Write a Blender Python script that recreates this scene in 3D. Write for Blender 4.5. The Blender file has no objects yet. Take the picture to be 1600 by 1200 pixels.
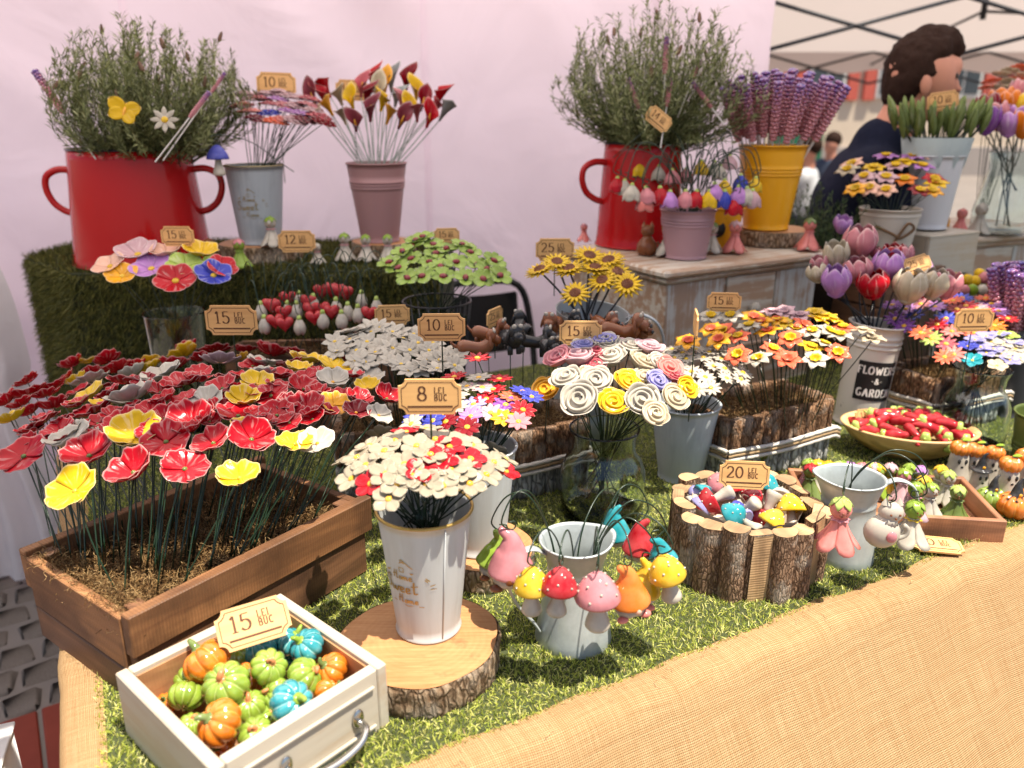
import bpy, math, random
import numpy as np
from math import sin, cos, pi, radians, sqrt
from mathutils import Vector, Matrix, noise
random.seed(7)
scene = bpy.context.scene
COL = scene.collection

# ------------------------------------------------------------ camera, sky, sun, exposure
FPX = 1250.0; PITCH = radians(18.4); CAMZ = 0.67      # heights are metres above the table top
cam_d = bpy.data.cameras.new('camera'); cam = bpy.data.objects.new('camera', cam_d); COL.objects.link(cam)
cam.location = (0, 0, CAMZ); cam.rotation_euler = (pi/2 - PITCH, 0, 0)
cam_d.sensor_width = 36; cam_d.lens = FPX/1600*36; cam_d.clip_start = .05; cam_d.clip_end = 400
cam_d.dof.use_dof = True; cam_d.dof.focus_distance = 1.18; cam_d.dof.aperture_fstop = 3.5
scene.camera = cam
SUN = Vector((0.27, -0.20, 0.94)).normalized()          # direction towards the sun
world = bpy.data.worlds.new('World'); scene.world = world; world.use_nodes = True
wn = world.node_tree; bgn = wn.nodes['Background']
sky = wn.nodes.new('ShaderNodeTexSky'); sky.sky_type = 'NISHITA'; sky.sun_disc = False
sky.sun_elevation = math.asin(SUN.z); sky.sun_rotation = math.atan2(SUN.x, SUN.y)
sky.air_density = 1.0; sky.dust_density = 1.5
wn.links.new(sky.outputs[0], bgn.inputs[0]); bgn.inputs[1].default_value = 0.068
sun_d = bpy.data.lights.new('sun', 'SUN'); sun_d.energy = 4.4; sun_d.angle = radians(.55); sun_d.color = (1, .93, .80)
sun = bpy.data.objects.new('sun', sun_d); COL.objects.link(sun)
sun.rotation_euler = (-SUN).to_track_quat('-Z', 'Y').to_euler(); sun.location = (0, 0, 4)
vs = scene.view_settings; vs.view_transform = 'Standard'; vs.look = 'None'; vs.gamma = 1; vs.use_curve_mapping = False
vs.exposure = 1.22
scene.cycles.max_bounces = 16; scene.cycles.transparent_max_bounces = 12; scene.cycles.transmission_bounces = 14
scene.cycles.caustics_reflective = False; scene.cycles.caustics_refractive = False

# ------------------------------------------------------------ where a ray of the photograph meets a height
CP, SP = cos(PITCH), sin(PITCH)
def ray(px, py):
    u = (px - 800)/FPX; v = (py - 600)/FPX
    return Vector((u, CP - v*SP, -SP - v*CP))
def P(px, py, z):
    d = ray(px, py); t = (z - CAMZ)/d.z
    return Vector((0, 0, CAMZ)) + d*t
def Q(px, py, t):
    return Vector((0, 0, CAMZ)) + ray(px, py)*t
def depth(p): return p[1]*CP + (CAMZ - p[2])*SP
def proj(p):
    t = depth(p); return 800 + FPX*p[0]/t, 600 + FPX*((CAMZ - p[2])*CP - p[1]*SP)/t
E1 = Vector((.879, .477, 0)); E2 = Vector((-.477, .879, 0)); TC = Vector((-.389, .52, 0)); TAZ = math.atan2(.477, .879)
def T(a, b, z=0): return TC + E1*a + E2*b + Vector((0, 0, z))

# zoomed crops of the photograph that positions were read from: (scale, x0, y0)
ZM = {'poppy': (2.5, 0, 480), 'mid': (3, 480, 420), 'rose': (3, 820, 360), 'tulip': (3.53, 1240, 340), 'top': (2.856, 800, 0),
      'shelf': (2.728, 300, 80), 'tray': (3.81, 1180, 620), 'pump': (3.2, 150, 900), 'jug': (3.53, 740, 720), 'front': (2.553, 500, 640),
      'log': (4, 1000, 680), 'left': (2.667, 0, 0), 'far': (2.667, 1200, 0), 'far2': (3.636, 1180, 0), 'glass': (4, 0, 380), 'dog': (4.444, 700, 380)}
def Z(k, x, y): s, a, b = ZM[k]; return a + x/s, b + y/s

# ------------------------------------------------------------ materials
MATS = {}
class NT:
    def __init__(s, name):
        s.m = bpy.data.materials.new(name); s.m.use_nodes = True; s.t = s.m.node_tree; s.t.nodes.clear()
        s.out = s.n('ShaderNodeOutputMaterial'); s.b = s.n('ShaderNodeBsdfPrincipled'); s.l(s.b.outputs[0], s.out.inputs[0])
    def n(s, ty, **kw):
        x = s.t.nodes.new(ty)
        for k, v in kw.items(): setattr(x, k, v)
        return x
    def l(s, a, b): s.t.links.new(a, b)
    def set(s, node, **kw):
        for k, v in kw.items():
            k = k.replace('_', ' ')
            if hasattr(v, 'is_linked') or hasattr(v, 'links'): s.l(v, node.inputs[k])
            else: node.inputs[k].default_value = v
        return node
    def coords(s, kind='Object', scale=(1, 1, 1), rnd=True):
        tc = s.n('ShaderNodeTexCoord'); mp = s.n('ShaderNodeMapping'); mp.inputs['Scale'].default_value = scale
        if rnd and kind == 'Object':
            oi = s.n('ShaderNodeObjectInfo'); mu = s.n('ShaderNodeVectorMath', operation='SCALE'); mu.inputs[0].default_value = (7.3, 3.1, 5.7)
            s.l(oi.outputs['Random'], mu.inputs['Scale']); ad = s.n('ShaderNodeVectorMath', operation='ADD')
            s.l(tc.outputs[kind], ad.inputs[0]); s.l(mu.outputs[0], ad.inputs[1]); s.l(ad.outputs[0], mp.inputs[0])
        else: s.l(tc.outputs[kind], mp.inputs[0])
        return mp.outputs[0]
    def noise(s, vec, scale, detail=4, rough=.55, dist=0):
        x = s.n('ShaderNodeTexNoise'); s.l(vec, x.inputs['Vector']); x.inputs['Scale'].default_value = scale
        x.inputs['Detail'].default_value = detail; x.inputs['Roughness'].default_value = rough; x.inputs['Distortion'].default_value = dist
        return x.outputs['Fac']
    def ramp(s, fac, stops):
        r = s.n('ShaderNodeValToRGB'); s.l(fac, r.inputs[0]); e = r.color_ramp.elements
        while len(e) < len(stops): e.new(.5)
        for i, (p, c) in enumerate(stops):
            e[i].position = p; e[i].color = (c[0], c[1], c[2], 1) if hasattr(c, '__len__') else (c, c, c, 1)
        return r.outputs[0]
    def mix(s, fac, a, b, mode='MIX'):
        x = s.n('ShaderNodeMix', data_type='RGBA', blend_type=mode)
        for v, k in ((fac, 0), (a, 6), (b, 7)):
            if hasattr(v, 'links'): s.l(v, x.inputs[k])
            else: x.inputs[k].default_value = (v if k == 0 else (v[0], v[1], v[2], 1))
        return x.outputs[2]
    def math(s, op, a, b=0.0):
        x = s.n('ShaderNodeMath', operation=op)
        for v, k in ((a, 0), (b, 1)):
            if hasattr(v, 'links'): s.l(v, x.inputs[k])
            else: x.inputs[k].default_value = v
        return x.outputs[0]
    def bump(s, h, strength=.3, dist=.002):
        x = s.n('ShaderNodeBump'); x.inputs['Strength'].default_value = strength; x.inputs['Distance'].default_value = dist
        s.l(h, x.inputs['Height']); s.l(x.outputs[0], s.b.inputs['Normal'])
    def base(s, c, rough=.5, metal=0, coat=0, spec=.5):
        if hasattr(c, 'links'): s.l(c, s.b.inputs['Base Color'])
        else: s.b.inputs['Base Color'].default_value = (c[0], c[1], c[2], 1)
        if hasattr(rough, 'links'): s.l(rough, s.b.inputs['Roughness'])
        else: s.b.inputs['Roughness'].default_value = rough
        s.b.inputs['Metallic'].default_value = metal
        s.b.inputs['Coat Weight'].default_value = coat; s.b.inputs['Coat Roughness'].default_value = .06
        s.b.inputs['Specular IOR Level'].default_value = spec
def memo(f):
    def g(*a):
        k = (f.__name__,) + a
        if k not in MATS: MATS[k] = f(*a)
        return MATS[k]
    return g
def dark(c, f): return tuple(x*f for x in c)
def lerp(c, d, f): return tuple(x*(1-f) + y*f for x, y in zip(c, d))

C = dict(red=(.42, .006, .014), white=(.46, .41, .335), yellow=(.68, .42, .012), orange=(.68, .17, .010), coral=(.72, .13, .06), pink=(.56, .20, .22), salmon=(.70, .20, .17),
         crimson=(.20, .004, .010), maroon=(.20, .035, .05), lilac=(.46, .21, .50), purple=(.22, .06, .30), blue=(.045, .055, .36), lavender=(.30, .28, .54), ivory=(.35, .295, .21), poda=(.10, .13, .035), podb=(.19, .24, .07), teal=(.008, .26, .30),
         green=(.22, .33, .025), palegreen=(.38, .48, .10), olive=(.12, .17, .03), cream=(.50, .41, .28), amber=(.78, .36, .02), brown=(.20, .055, .012), black=(.010, .010, .012), grey=(.25, .26, .26),
         palepink=(.54, .33, .35), peach=(.74, .42, .30), dkgreen=(.006, .022, .006), clover=(.26, .36, .07), rose=(.45, .09, .11), tan=(.45, .27, .12), centre=(.75, .38, .02))

@memo
def ceramic(c, streak=.5, pale=.8):
    """glazed ceramic: pooled glaze, pale worn edge and radial brush streaks along UV (u across, v along)"""
    n = NT('ceramic_' + c); col = C[c]
    uv = n.coords('UV', (1, 1, 1)); sep = n.n('ShaderNodeSeparateXYZ'); n.l(uv, sep.inputs[0])
    oi = n.n('ShaderNodeObjectInfo')
    cmb = n.n('ShaderNodeCombineXYZ'); n.l(n.math('MULTIPLY', sep.outputs[0], 9.0), cmb.inputs[0]); n.l(n.math('MULTIPLY', sep.outputs[1], 1.3), cmb.inputs[1]); n.l(n.math('MULTIPLY', oi.outputs['Random'], 40.0), cmb.inputs[2])
    st = n.noise(cmb.outputs[0], 1.0, 2, .5)
    stm = n.ramp(st, [(.56, 0), (.66, 1)])
    edge = n.ramp(sep.outputs[1], [(.94, 0), (1.0, 1)])
    mid = n.ramp(sep.outputs[1], [(.15, 0), (.55, 1)])
    f = n.math('MAXIMUM', n.math('MULTIPLY', n.math('MULTIPLY', stm, mid), streak*.24), n.math('MULTIPLY', edge, .42))
    ob = n.coords('Object', (1, 1, 1)); big = n.noise(ob, 2.5, 2)
    b = n.mix(n.ramp(big, [(.3, 0), (.7, 1)]), dark(col, .72), col)
    b = n.mix(n.math('MULTIPLY', n.math('ABSOLUTE', n.math('SUBTRACT', oi.outputs['Random'], .5)), .5), b, dark(col, .6))
    b = n.mix(f, b, lerp(col, (.82, .74, .66), pale))
    n.base(b, .2, 0, .03, .15); n.bump(n.noise(cmb.outputs[0], 2.0, 2), .25, .0012)
    return n.m
@memo
def glaze(c, rough=.15):
    n = NT('glaze'); col = C[c] if isinstance(c, str) else c; ob = n.coords('Object')
    big = n.noise(ob, 3, 3); b = n.mix(n.ramp(big, [(.3, 0), (.7, 1)]), dark(col, .75), lerp(col, (.8, .75, .7), .06))
    n.base(b, rough, 0, .06, .26); n.bump(n.noise(ob, 8, 2), .12, .001)
    return n.m
@memo
def matte(c, rough=.6, var=.25, scale=20, bmp=.15, spec=.3):
    n = NT('matte'); col = C[c] if isinstance(c, str) else c; ob = n.coords('Object')
    b = n.mix(n.noise(ob, scale, 5), dark(col, 1-var), lerp(dark(col, 1 + var*.5), (1, 1, 1), var*.015)); n.base(b, rough, 0, 0, spec)
    if bmp: n.bump(n.noise(ob, scale*4, 4), bmp, .002)
    return n.m
@memo
def wire(c='dkgreen'):
    n = NT('wire_' + c); n.base(C[c], .38, 0, .2); return n.m
@memo
def wood(c1, c2, saw=1.0, scale=1.0):
    """planed or sawn board, grain along local X"""
    n = NT('sawn_wood'); v = n.coords('Object', (3*scale, 34*scale, 34*scale)); v2 = n.coords('Object', (22*scale, 4*scale, 6*scale))
    g = n.noise(v, 1.6, 6, .6, .6); rings = n.noise(n.coords('Object', (1.3*scale, 10*scale, 10*scale)), 1.5, 3, .5, 1.5)
    w = n.n('ShaderNodeTexWave', wave_type='BANDS', bands_direction='X'); n.l(n.coords('Object', (1, .35, .35)), w.inputs['Vector'])
    w.inputs['Scale'].default_value = 75; w.inputs['Distortion'].default_value = 3; w.inputs['Detail'].default_value = 2
    b = n.mix(n.ramp(g, [(.32, 0), (.68, 1)]), c1, c2); b = n.mix(n.math('MULTIPLY', n.ramp(rings, [(.42, 1), (.5, 0)]), .55), b, dark(c1, .5))
    b = n.mix(n.math('MULTIPLY', n.math('MULTIPLY', w.outputs['Fac'], .22), saw), b, dark(c1, .6))
    st = n.noise(n.coords('Object', (1, 1, 1)), 9, 4); b = n.mix(n.ramp(st, [(.50, 0), (.66, .75)]), b, dark(c1, .35))
    n.base(b, .62); hh = n.math('ADD', g, n.math('MULTIPLY', w.outputs['Fac'], .35*saw)); n.bump(hh, .35, .0015)
    return n.m
@memo
def bark(c1, c2, scale=1.0, lichen=0.0):
    n = NT('bark'); v = n.coords('Object', (scale*1.6, scale*1.6, scale*.45)); vo = n.n('ShaderNodeTexVoronoi', feature='DISTANCE_TO_EDGE')
    vv = n.n('ShaderNodeVectorMath', operation='ADD'); ns = n.n('ShaderNodeTexNoise'); ns.inputs['Scale'].default_value = 40*scale/1.0; n.l(n.coords('Object'), ns.inputs['Vector'])
    sc = n.n('ShaderNodeVectorMath', operation='SCALE'); n.l(ns.outputs['Color'], sc.inputs[0]); sc.inputs['Scale'].default_value = .02; n.l(v, vv.inputs[0]); n.l(sc.outputs[0], vv.inputs[1])
    n.l(vv.outputs[0], vo.inputs['Vector']); vo.inputs['Scale'].default_value = 75
    cr = n.ramp(vo.outputs['Distance'], [(.0, 0), (.22, 1)]); no = n.noise(v, 90, 6, .65)
    b = n.mix(n.ramp(no, [(.35, 0), (.65, 1)]), c1, c2); b = n.mix(cr, dark(c1, .45), b)
    if lichen: b = n.mix(n.math('MULTIPLY', n.ramp(n.noise(n.coords('Object'), 22, 4), [(.5, 0), (.6, 1)]), lichen), b, (.55, .50, .42))
    n.base(b, .85, 0, 0, .2); n.bump(n.math('ADD', n.math('MULTIPLY', cr, .6), n.math('MULTIPLY', no, 1.3)), .9, .004)
    return n.m
@memo
def slicewood():
    n = NT('cut_log_face'); tc = n.n('ShaderNodeTexCoord'); oi = n.n('ShaderNodeObjectInfo')
    w = n.n('ShaderNodeTexWave', wave_type='RINGS', rings_direction='Z'); n.l(tc.outputs['Object'], w.inputs['Vector']); w.inputs['Scale'].default_value = 38; w.inputs['Distortion'].default_value = 3.5; w.inputs['Detail'].default_value = 3; w.inputs['Detail Scale'].default_value = .6
    v = n.coords('Object'); big = n.noise(v, 14, 5, .6)
    b = n.mix(n.ramp(big, [(.3, 0), (.7, 1)]), (.33, .135, .045), (.46, .22, .088)); b = n.mix(n.math('MULTIPLY', w.outputs['Fac'], .28), b, (.36, .15, .05))
    saw = n.noise(n.coords('Object', (3, 60, 1)), 6, 3); b = n.mix(n.math('MULTIPLY', n.ramp(saw, [(.4, 0), (.7, 1)]), .3), b, (.62, .38, .17))
    st = n.ramp(n.noise(v, 30, 5, .6), [(.60, 0), (.72, .7)]); b = n.mix(st, b, (.25, .10, .035))
    n.base(b, .6); n.bump(n.math('ADD', saw, w.outputs['Fac']), .25, .001)
    return n.m
@memo
def limewash(c=(.66, .65, .62), under=(.33, .22, .13), amt=.5, vert=True):
    """brushed white paint that lets wood or metal show through"""
    n = NT('limewash'); v = n.coords('Object', (55, 55, 3) if vert else (3, 55, 55)); st = n.noise(v, 1.2, 5, .6); bl = n.noise(n.coords('Object'), 9, 5, .6)
    m = n.math('ADD', n.math('MULTIPLY', st, .5), n.math('MULTIPLY', bl, .5)); f = n.ramp(m, [(.42 + .04*amt, 1), (.50 + .05*amt, 0)])
    b = n.mix(n.math('MULTIPLY', f, .75*min(1, amt*1.4)), n.mix(st, dark(c, .8), c), under)
    n.base(b, .55); n.bump(st, .3, .001)
    return n.m
@memo
def galv(tint=(.55, .58, .58), metal=.55, rough=.42):
    n = NT('zinc'); v = n.coords('Object'); vo = n.n('ShaderNodeTexVoronoi'); n.l(v, vo.inputs['Vector']); vo.inputs['Scale'].default_value = 120
    a = n.noise(v, 22, 5, .65); b = n.mix(n.ramp(a, [(.3, 0), (.7, 1)]), dark(tint, .72), tint); b = n.mix(n.math('MULTIPLY', vo.outputs['Color'], .18), b, dark(tint, .55))
    n.base(b, rough, metal); n.bump(a, .15, .001)
    return n.m
@memo
def enamel(c, rough=.12):
    n = NT('enamel'); v = n.coords('Object'); chip = n.ramp(n.noise(v, 38, 4, .7), [(.70, 0), (.715, 1)]); sm = n.noise(n.coords('Object', (1, 1, .3)), 12, 5, .6)
    n.base(n.mix(chip, n.mix(n.math('MULTIPLY', sm, .35), n.mix(n.noise(v, 3, 3), dark(c, .85), c), lerp(dark(c, .7), (.3, .25, .22), .12)), (.05, .03, .03)), n.math('ADD', n.math('MULTIPLY', sm, .22), rough - .06), 0, .10, .25); n.bump(n.noise(v, 9, 2), .12, .003)
    return n.m
@memo
def glassm(tint=(.92, .97, .95)):
    n = NT('clear_glass'); n.base(tint, .02); n.b.inputs['Transmission Weight'].default_value = 1; n.b.inputs['IOR'].default_value = 1.45
    return n.m
@memo
def ply(c=(.74, .39, .14)):
    n = NT('laser_cut_ply'); v = n.coords('Object', (2, 30, 30)); g = n.noise(v, 2.2, 5, .6, .4); oi = n.n('ShaderNodeObjectInfo')
    b = n.mix(n.ramp(g, [(.3, 0), (.7, 1)]), dark(c, .80), lerp(c, (.85, .6, .25), .35)); b = n.mix(n.math('MULTIPLY', oi.outputs['Random'], .3), b, (.5, .23, .07)); n.base(b, .55); n.bump(g, .12, .0006)
    return n.m
@memo
def scorch():
    n = NT('burnt_engraving'); n.base((.10, .035, .012), .8); return n.m
@memo
def burlap():
    n = NT('burlap_weave'); uv = n.coords('UV', (1, 1, 1))
    def wv(d, sc):
        w = n.n('ShaderNodeTexWave', wave_type='BANDS', bands_direction=d, wave_profile='SIN'); n.l(uv, w.inputs['Vector']); w.inputs['Scale'].default_value = sc; w.inputs['Distortion'].default_value = .7; w.inputs['Detail'].default_value = 2; w.inputs['Detail Scale'].default_value = .35
        return w.outputs['Fac']
    a = wv('X', 115); b2 = wv('Y', 115); chk = n.math('MULTIPLY', a, b2)
    slub = n.noise(n.coords('UV', (6, 160, 1)), 2, 4, .6); slub2 = n.noise(n.coords('UV', (160, 6, 1)), 2, 4, .6); lo = n.noise(n.coords('UV', (1, 1, 1)), 6, 3)
    c = n.mix(n.ramp(n.math('ADD', n.math('MULTIPLY', slub, .5), n.math('MULTIPLY', slub2, .5)), [(.38, 0), (.62, 1)]), (.40, .25, .12), (.60, .42, .23))
    c = n.mix(n.ramp(chk, [(.02, .75), (.36, 0)]), c, (.20, .095, .035)); c = n.mix(n.math('MULTIPLY', lo, .3), c, (.46, .26, .11))
    n.base(c, .9, 0, 0, .1); h = n.math('ADD', n.math('MAXIMUM', a, b2), n.math('MULTIPLY', n.math('ADD', slub, slub2), .7)); n.bump(h, .8, .0016)
    return n.m
@memo
def bladem(cols, rough=.5, trans=.25):
    n = NT('blades'); at = n.n('ShaderNodeAttribute'); at.attribute_name = 'rnd'
    st = [(i/(len(cols)-1), c) for i, c in enumerate(cols)]; b = n.ramp(at.outputs['Fac'], st); n.base(b, rough, 0, 0, .25)
    if trans:
        tr = n.n('ShaderNodeBsdfTranslucent'); n.l(b, tr.inputs[0]); mx = n.n('ShaderNodeMixShader'); mx.inputs[0].default_value = trans
        n.l(n.b.outputs[0], mx.inputs[1]); n.l(tr.outputs[0], mx.inputs[2]); n.l(mx.outputs[0], n.out.inputs[0])
    return n.m
@memo
def cloth(c, trans=.4, wr=.3, scale=3.0):
    n = NT('tent_fabric'); v = n.coords('Object', (1, 1, 1), False); w = n.noise(v, scale, 4, .5, .6); b = n.mix(n.noise(v, .8, 3), dark(c, .93), c)
    n.base(b, .8, 0, 0, .2); n.bump(w, wr, .03)
    tr = n.n('ShaderNodeBsdfTranslucent'); n.l(b, tr.inputs[0]); mx = n.n('ShaderNodeMixShader'); mx.inputs[0].default_value = trans
    n.l(n.b.outputs[0], mx.inputs[1]); n.l(tr.outputs[0], mx.inputs[2]); n.l(mx.outputs[0], n.out.inputs[0])
    return n.m
@memo
def weave2(c):
    n = NT('canvas'); v = n.coords('Object'); n.base(n.mix(n.noise(v, 60, 4), dark(c, .7), c), .85); n.bump(n.noise(v, 300, 2), .3, .001); return n.m

# ------------------------------------------------------------ mesh building
class G:
    def __init__(s): s.v = []; s.f = []; s.uv = []; s.mi = []; s.cur = 0
    def add(s, vs, fs, uvs=None, M=None):
        o = len(s.v)
        if M is not None: vs = [M @ Vector(p) for p in vs]
        s.v += [tuple(p) for p in vs]; s.uv += list(uvs) if uvs is not None else [(0, 0)]*len(vs)
        s.f += [tuple(i + o for i in f) for f in fs]; s.mi += [s.cur]*len(fs); return s
    def grid(s, pts, uvs=None, loopu=False, M=None):
        """pts: rows x cols list"""
        R = len(pts); Cn = len(pts[0]); vs = [p for r in pts for p in r]
        if uvs is None: uvs = [(j/max(1, Cn - (0 if loopu else 1)), i/max(1, R-1)) for i in range(R) for j in range(Cn)]
        fs = [(i*Cn + j, i*Cn + (j+1) % Cn, (i+1)*Cn + (j+1) % Cn, (i+1)*Cn + j) for i in range(R-1) for j in range(Cn if loopu else Cn-1)]
        return s.add(vs, fs, uvs, M)
    def lathe(s, prof, n=24, M=None, rfun=None, cap0=False, cap1=False):
        pts = []
        for i, (r, z) in enumerate(prof):
            pts.append([((r*(rfun(2*pi*j/n, i/(len(prof)-1)) if rfun else 1))*cos(2*pi*j/n), (r*(rfun(2*pi*j/n, i/(len(prof)-1)) if rfun else 1))*sin(2*pi*j/n), z) for j in range(n)])
        o = len(s.v); s.grid(pts, None, True, M)
        if cap0: s.f.append(tuple(range(o, o+n))[::-1]); s.mi.append(s.cur)
        if cap1: k = o + n*(len(prof)-1); s.f.append(tuple(range(k, k+n))); s.mi.append(s.cur)
        return s
    def tube(s, pts, r, n=6, M=None, cap=True, flat=1.0):
        pts = [Vector(p) for p in pts]; rows = []; up = None
        rr = r if hasattr(r, '__len__') else [r]*len(pts)
        for i, p in enumerate(pts):
            d = (pts[min(i+1, len(pts)-1)] - pts[max(i-1, 0)])
            d = d.normalized() if d.length > 1e-9 else Vector((0, 0, 1))
            if up is None: up = Vector((0, 0, 1)) if abs(d.z) < .9 else Vector((1, 0, 0))
            a = (up - d*up.dot(d))
            a = a.normalized() if a.length > 1e-6 else d.orthogonal().normalized()
            up = a; b = d.cross(a)
            rows.append([p + (a*cos(2*pi*j/n)*flat + b*sin(2*pi*j/n))*rr[i] for j in range(n)])
        o = len(s.v); s.grid(rows, None, True, M)
        if cap:
            s.f.append(tuple(range(o, o+n))[::-1]); s.mi.append(s.cur); k = o + n*(len(rows)-1); s.f.append(tuple(range(k, k+n))); s.mi.append(s.cur)
        return s
    def ball(s, c, r, n=10, m=7, sc=(1, 1, 1), M=None, rfun=None):
        pts = []
        for i in range(m+1):
            ph = pi*i/m; row = []
            for j in range(n):
                th = 2*pi*j/n; k = rfun(th, ph) if rfun else 1
                row.append((c[0] + r*sc[0]*sin(ph)*cos(th)*k, c[1] + r*sc[1]*sin(ph)*sin(th)*k, c[2] - r*sc[2]*cos(ph)*k))
            pts.append(row)
        return s.grid(pts, None, True, M)
    def box(s, c, d, b=0.0, M=None):
        bx, by, bz = d[0]/2, d[1]/2, d[2]/2
        if b <= 0:
            vs = [(c[0] + sx*bx, c[1] + sy*by, c[2] + sz*bz) for sx in (-1, 1) for sy in (-1, 1) for sz in (-1, 1)]
            return s.add(vs, [(0, 1, 3, 2), (4, 6, 7, 5), (0, 4, 5, 1), (2, 3, 7, 6), (0, 2, 6, 4), (1, 5, 7, 3)], None, M)
        idx = {}; vs = []
        for sx in (-1, 1):
            for sy in (-1, 1):
                for sz in (-1, 1):
                    for ax in range(3):
                        h = [bx - b, by - b, bz - b]; h[ax] += b
                        idx[(sx, sy, sz, ax)] = len(vs); vs.append((c[0] + sx*h[0], c[1] + sy*h[1], c[2] + sz*h[2]))
        fs = []
        for sg in (-1, 1):
            fs.append([idx[(sg, a, e, 0)] for a, e in ((-1, -1), (1, -1), (1, 1), (-1, 1))]); fs.append([idx[(a, sg, e, 1)] for a, e in ((-1, -1), (1, -1), (1, 1), (-1, 1))]); fs.append([idx[(a, e, sg, 2)] for a, e in ((-1, -1), (1, -1), (1, 1), (-1, 1))])
            for q in (-1, 1):
                fs.append([idx[(sg, q, -1, 0)], idx[(sg, q, 1, 0)], idx[(sg, q, 1, 1)], idx[(sg, q, -1, 1)]])
                fs.append([idx[(sg, -1, q, 0)], idx[(sg, 1, q, 0)], idx[(sg, 1, q, 2)], idx[(sg, -1, q, 2)]])
                fs.append([idx[(-1, sg, q, 1)], idx[(1, sg, q, 1)], idx[(1, sg, q, 2)], idx[(-1, sg, q, 2)]])
                for w in (-1, 1): fs.append([idx[(sg, q, w, 0)], idx[(sg, q, w, 1)], idx[(sg, q, w, 2)]])
        return s.add(vs, fs, None, M)
    def mesh(s, name, mats, smooth=True):
        me = bpy.data.meshes.new(name); me.from_pydata(s.v, [], s.f); ul = me.uv_layers.new(name='UVMap')
        li = np.empty(len(me.loops), dtype=np.int32); me.loops.foreach_get('vertex_index', li)
        ul.data.foreach_set('uv', np.asarray(s.uv, dtype=np.float32)[li].ravel())
        for m in (mats if isinstance(mats, (list, tuple)) else [mats]): me.materials.append(m)
        me.polygons.foreach_set('material_index', s.mi)
        me.polygons.foreach_set('use_smooth', [bool(smooth)]*len(me.polygons)); me.update(); 
        if smooth: me.validate()
        return me
def fix_normals(me):
    import bmesh
    b = bmesh.new(); b.from_mesh(me); bmesh.ops.recalc_face_normals(b, faces=b.faces); b.to_mesh(me); b.free(); return me
def np_mesh(name, V, F, mat, rnd=None, smooth=False):
    me = bpy.data.meshes.new(name); V = np.asarray(V, np.float32); F = np.asarray(F, np.int32)
    me.vertices.add(len(V)); me.vertices.foreach_set('co', V.ravel()); me.loops.add(F.size); me.loops.foreach_set('vertex_index', F.ravel())
    me.polygons.add(len(F)); me.polygons.foreach_set('loop_start', np.arange(0, F.size, F.shape[1], dtype=np.int32))
    if rnd is not None: a = me.attributes.new('rnd', 'FLOAT', 'POINT'); a.data.foreach_set('value', np.asarray(rnd, np.float32))
    me.materials.append(mat); me.update(calc_edges=True); me.polygons.foreach_set('use_smooth', [smooth]*len(F)); return me
def catmull(pts, k=6):
    pts = [Vector(p) for p in pts]; out = []
    for i in range(len(pts)-1):
        a = pts[max(i-1, 0)]; b = pts[i]; c = pts[i+1]; d = pts[min(i+2, len(pts)-1)]
        for j in range(k):
            t = j/k; out.append(.5*((2*b) + (c-a)*t + (2*a - 5*b + 4*c - d)*t*t + (3*b - a - 3*c + d)*t**3))
    out.append(pts[-1]); return out

# ------------------------------------------------------------ objects, parts
def part(name, me, parent=None, M=None, kind=None, label=None):
    o = bpy.data.objects.new(name, me); COL.objects.link(o)
    if parent is not None: o.parent = parent
    if M is not None: o.matrix_basis = M
    if kind: o['kind'] = kind
    if label: o['label'] = label
    return o
def thing(name, label, cat, group=None, M=None, me=None):
    o = bpy.data.objects.new(name, me); COL.objects.link(o)
    if M is not None: o.matrix_basis = M if isinstance(M, Matrix) else Matrix.Translation(M)
    if label: o['label'] = label
    o['category'] = cat
    if group: o['group'] = group
    if me is None: o.empty_display_size = .01
    return o
def copy_tree(o, M=None):
    c = o.copy(); COL.objects.link(c)
    if M is not None: c.matrix_basis = M
    for ch in list(KIDS.get(o.name, [])):
        d = ch.copy(); COL.objects.link(d); d.parent = c; d.matrix_basis = ch.matrix_basis
        for g in KIDS.get(ch.name, []): e = g.copy(); COL.objects.link(e); e.parent = d
    return c
KIDS = {}
def TR(p): return Matrix.Translation(Vector(p))
def RZ(a): return Matrix.Rotation(a, 4, 'Z')
def RX(a): return Matrix.Rotation(a, 4, 'X')
def RY(a): return Matrix.Rotation(a, 4, 'Y')
def SC(x, y=None, z=None):
    y = x if y is None else y; z = x if z is None else z
    return Matrix.Diagonal((x, y, z, 1))
def align(nrm, spin=0):
    n = Vector(nrm).normalized(); return n.to_track_quat('Z', 'Y').to_matrix().to_4x4() @ RZ(spin)

# ------------------------------------------------------------ ordinals for labels
ORD = ['first', 'second', 'third', 'fourth', 'fifth', 'sixth', 'seventh', 'eighth', 'ninth', 'tenth', 'eleventh', 'twelfth', 'thirteenth', 'fourteenth', 'fifteenth', 'sixteenth', 'seventeenth', 'eighteenth', 'nineteenth', 'twentieth']
CNAME = dict(red='red', white='white', yellow='yellow', orange='orange', coral='coral', pink='pink', salmon='salmon pink', crimson='dark crimson', maroon='dull maroon', lilac='lilac', purple='purple', blue='deep blue',
             lavender='pale lavender', teal='turquoise', green='green', palegreen='pale green', olive='olive', cream='cream', amber='amber yellow', brown='brown', black='black', grey='grey', palepink='pale pink', peach='peach', rose='dusty rose', tan='tan', ivory='white', poda='dark green', podb='mid green')
def ordword(i, n):
    if n == 1: return 'only'
    if i == 0: return 'leftmost'
    if i == n-1: return 'rightmost'
    return ORD[i]
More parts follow.
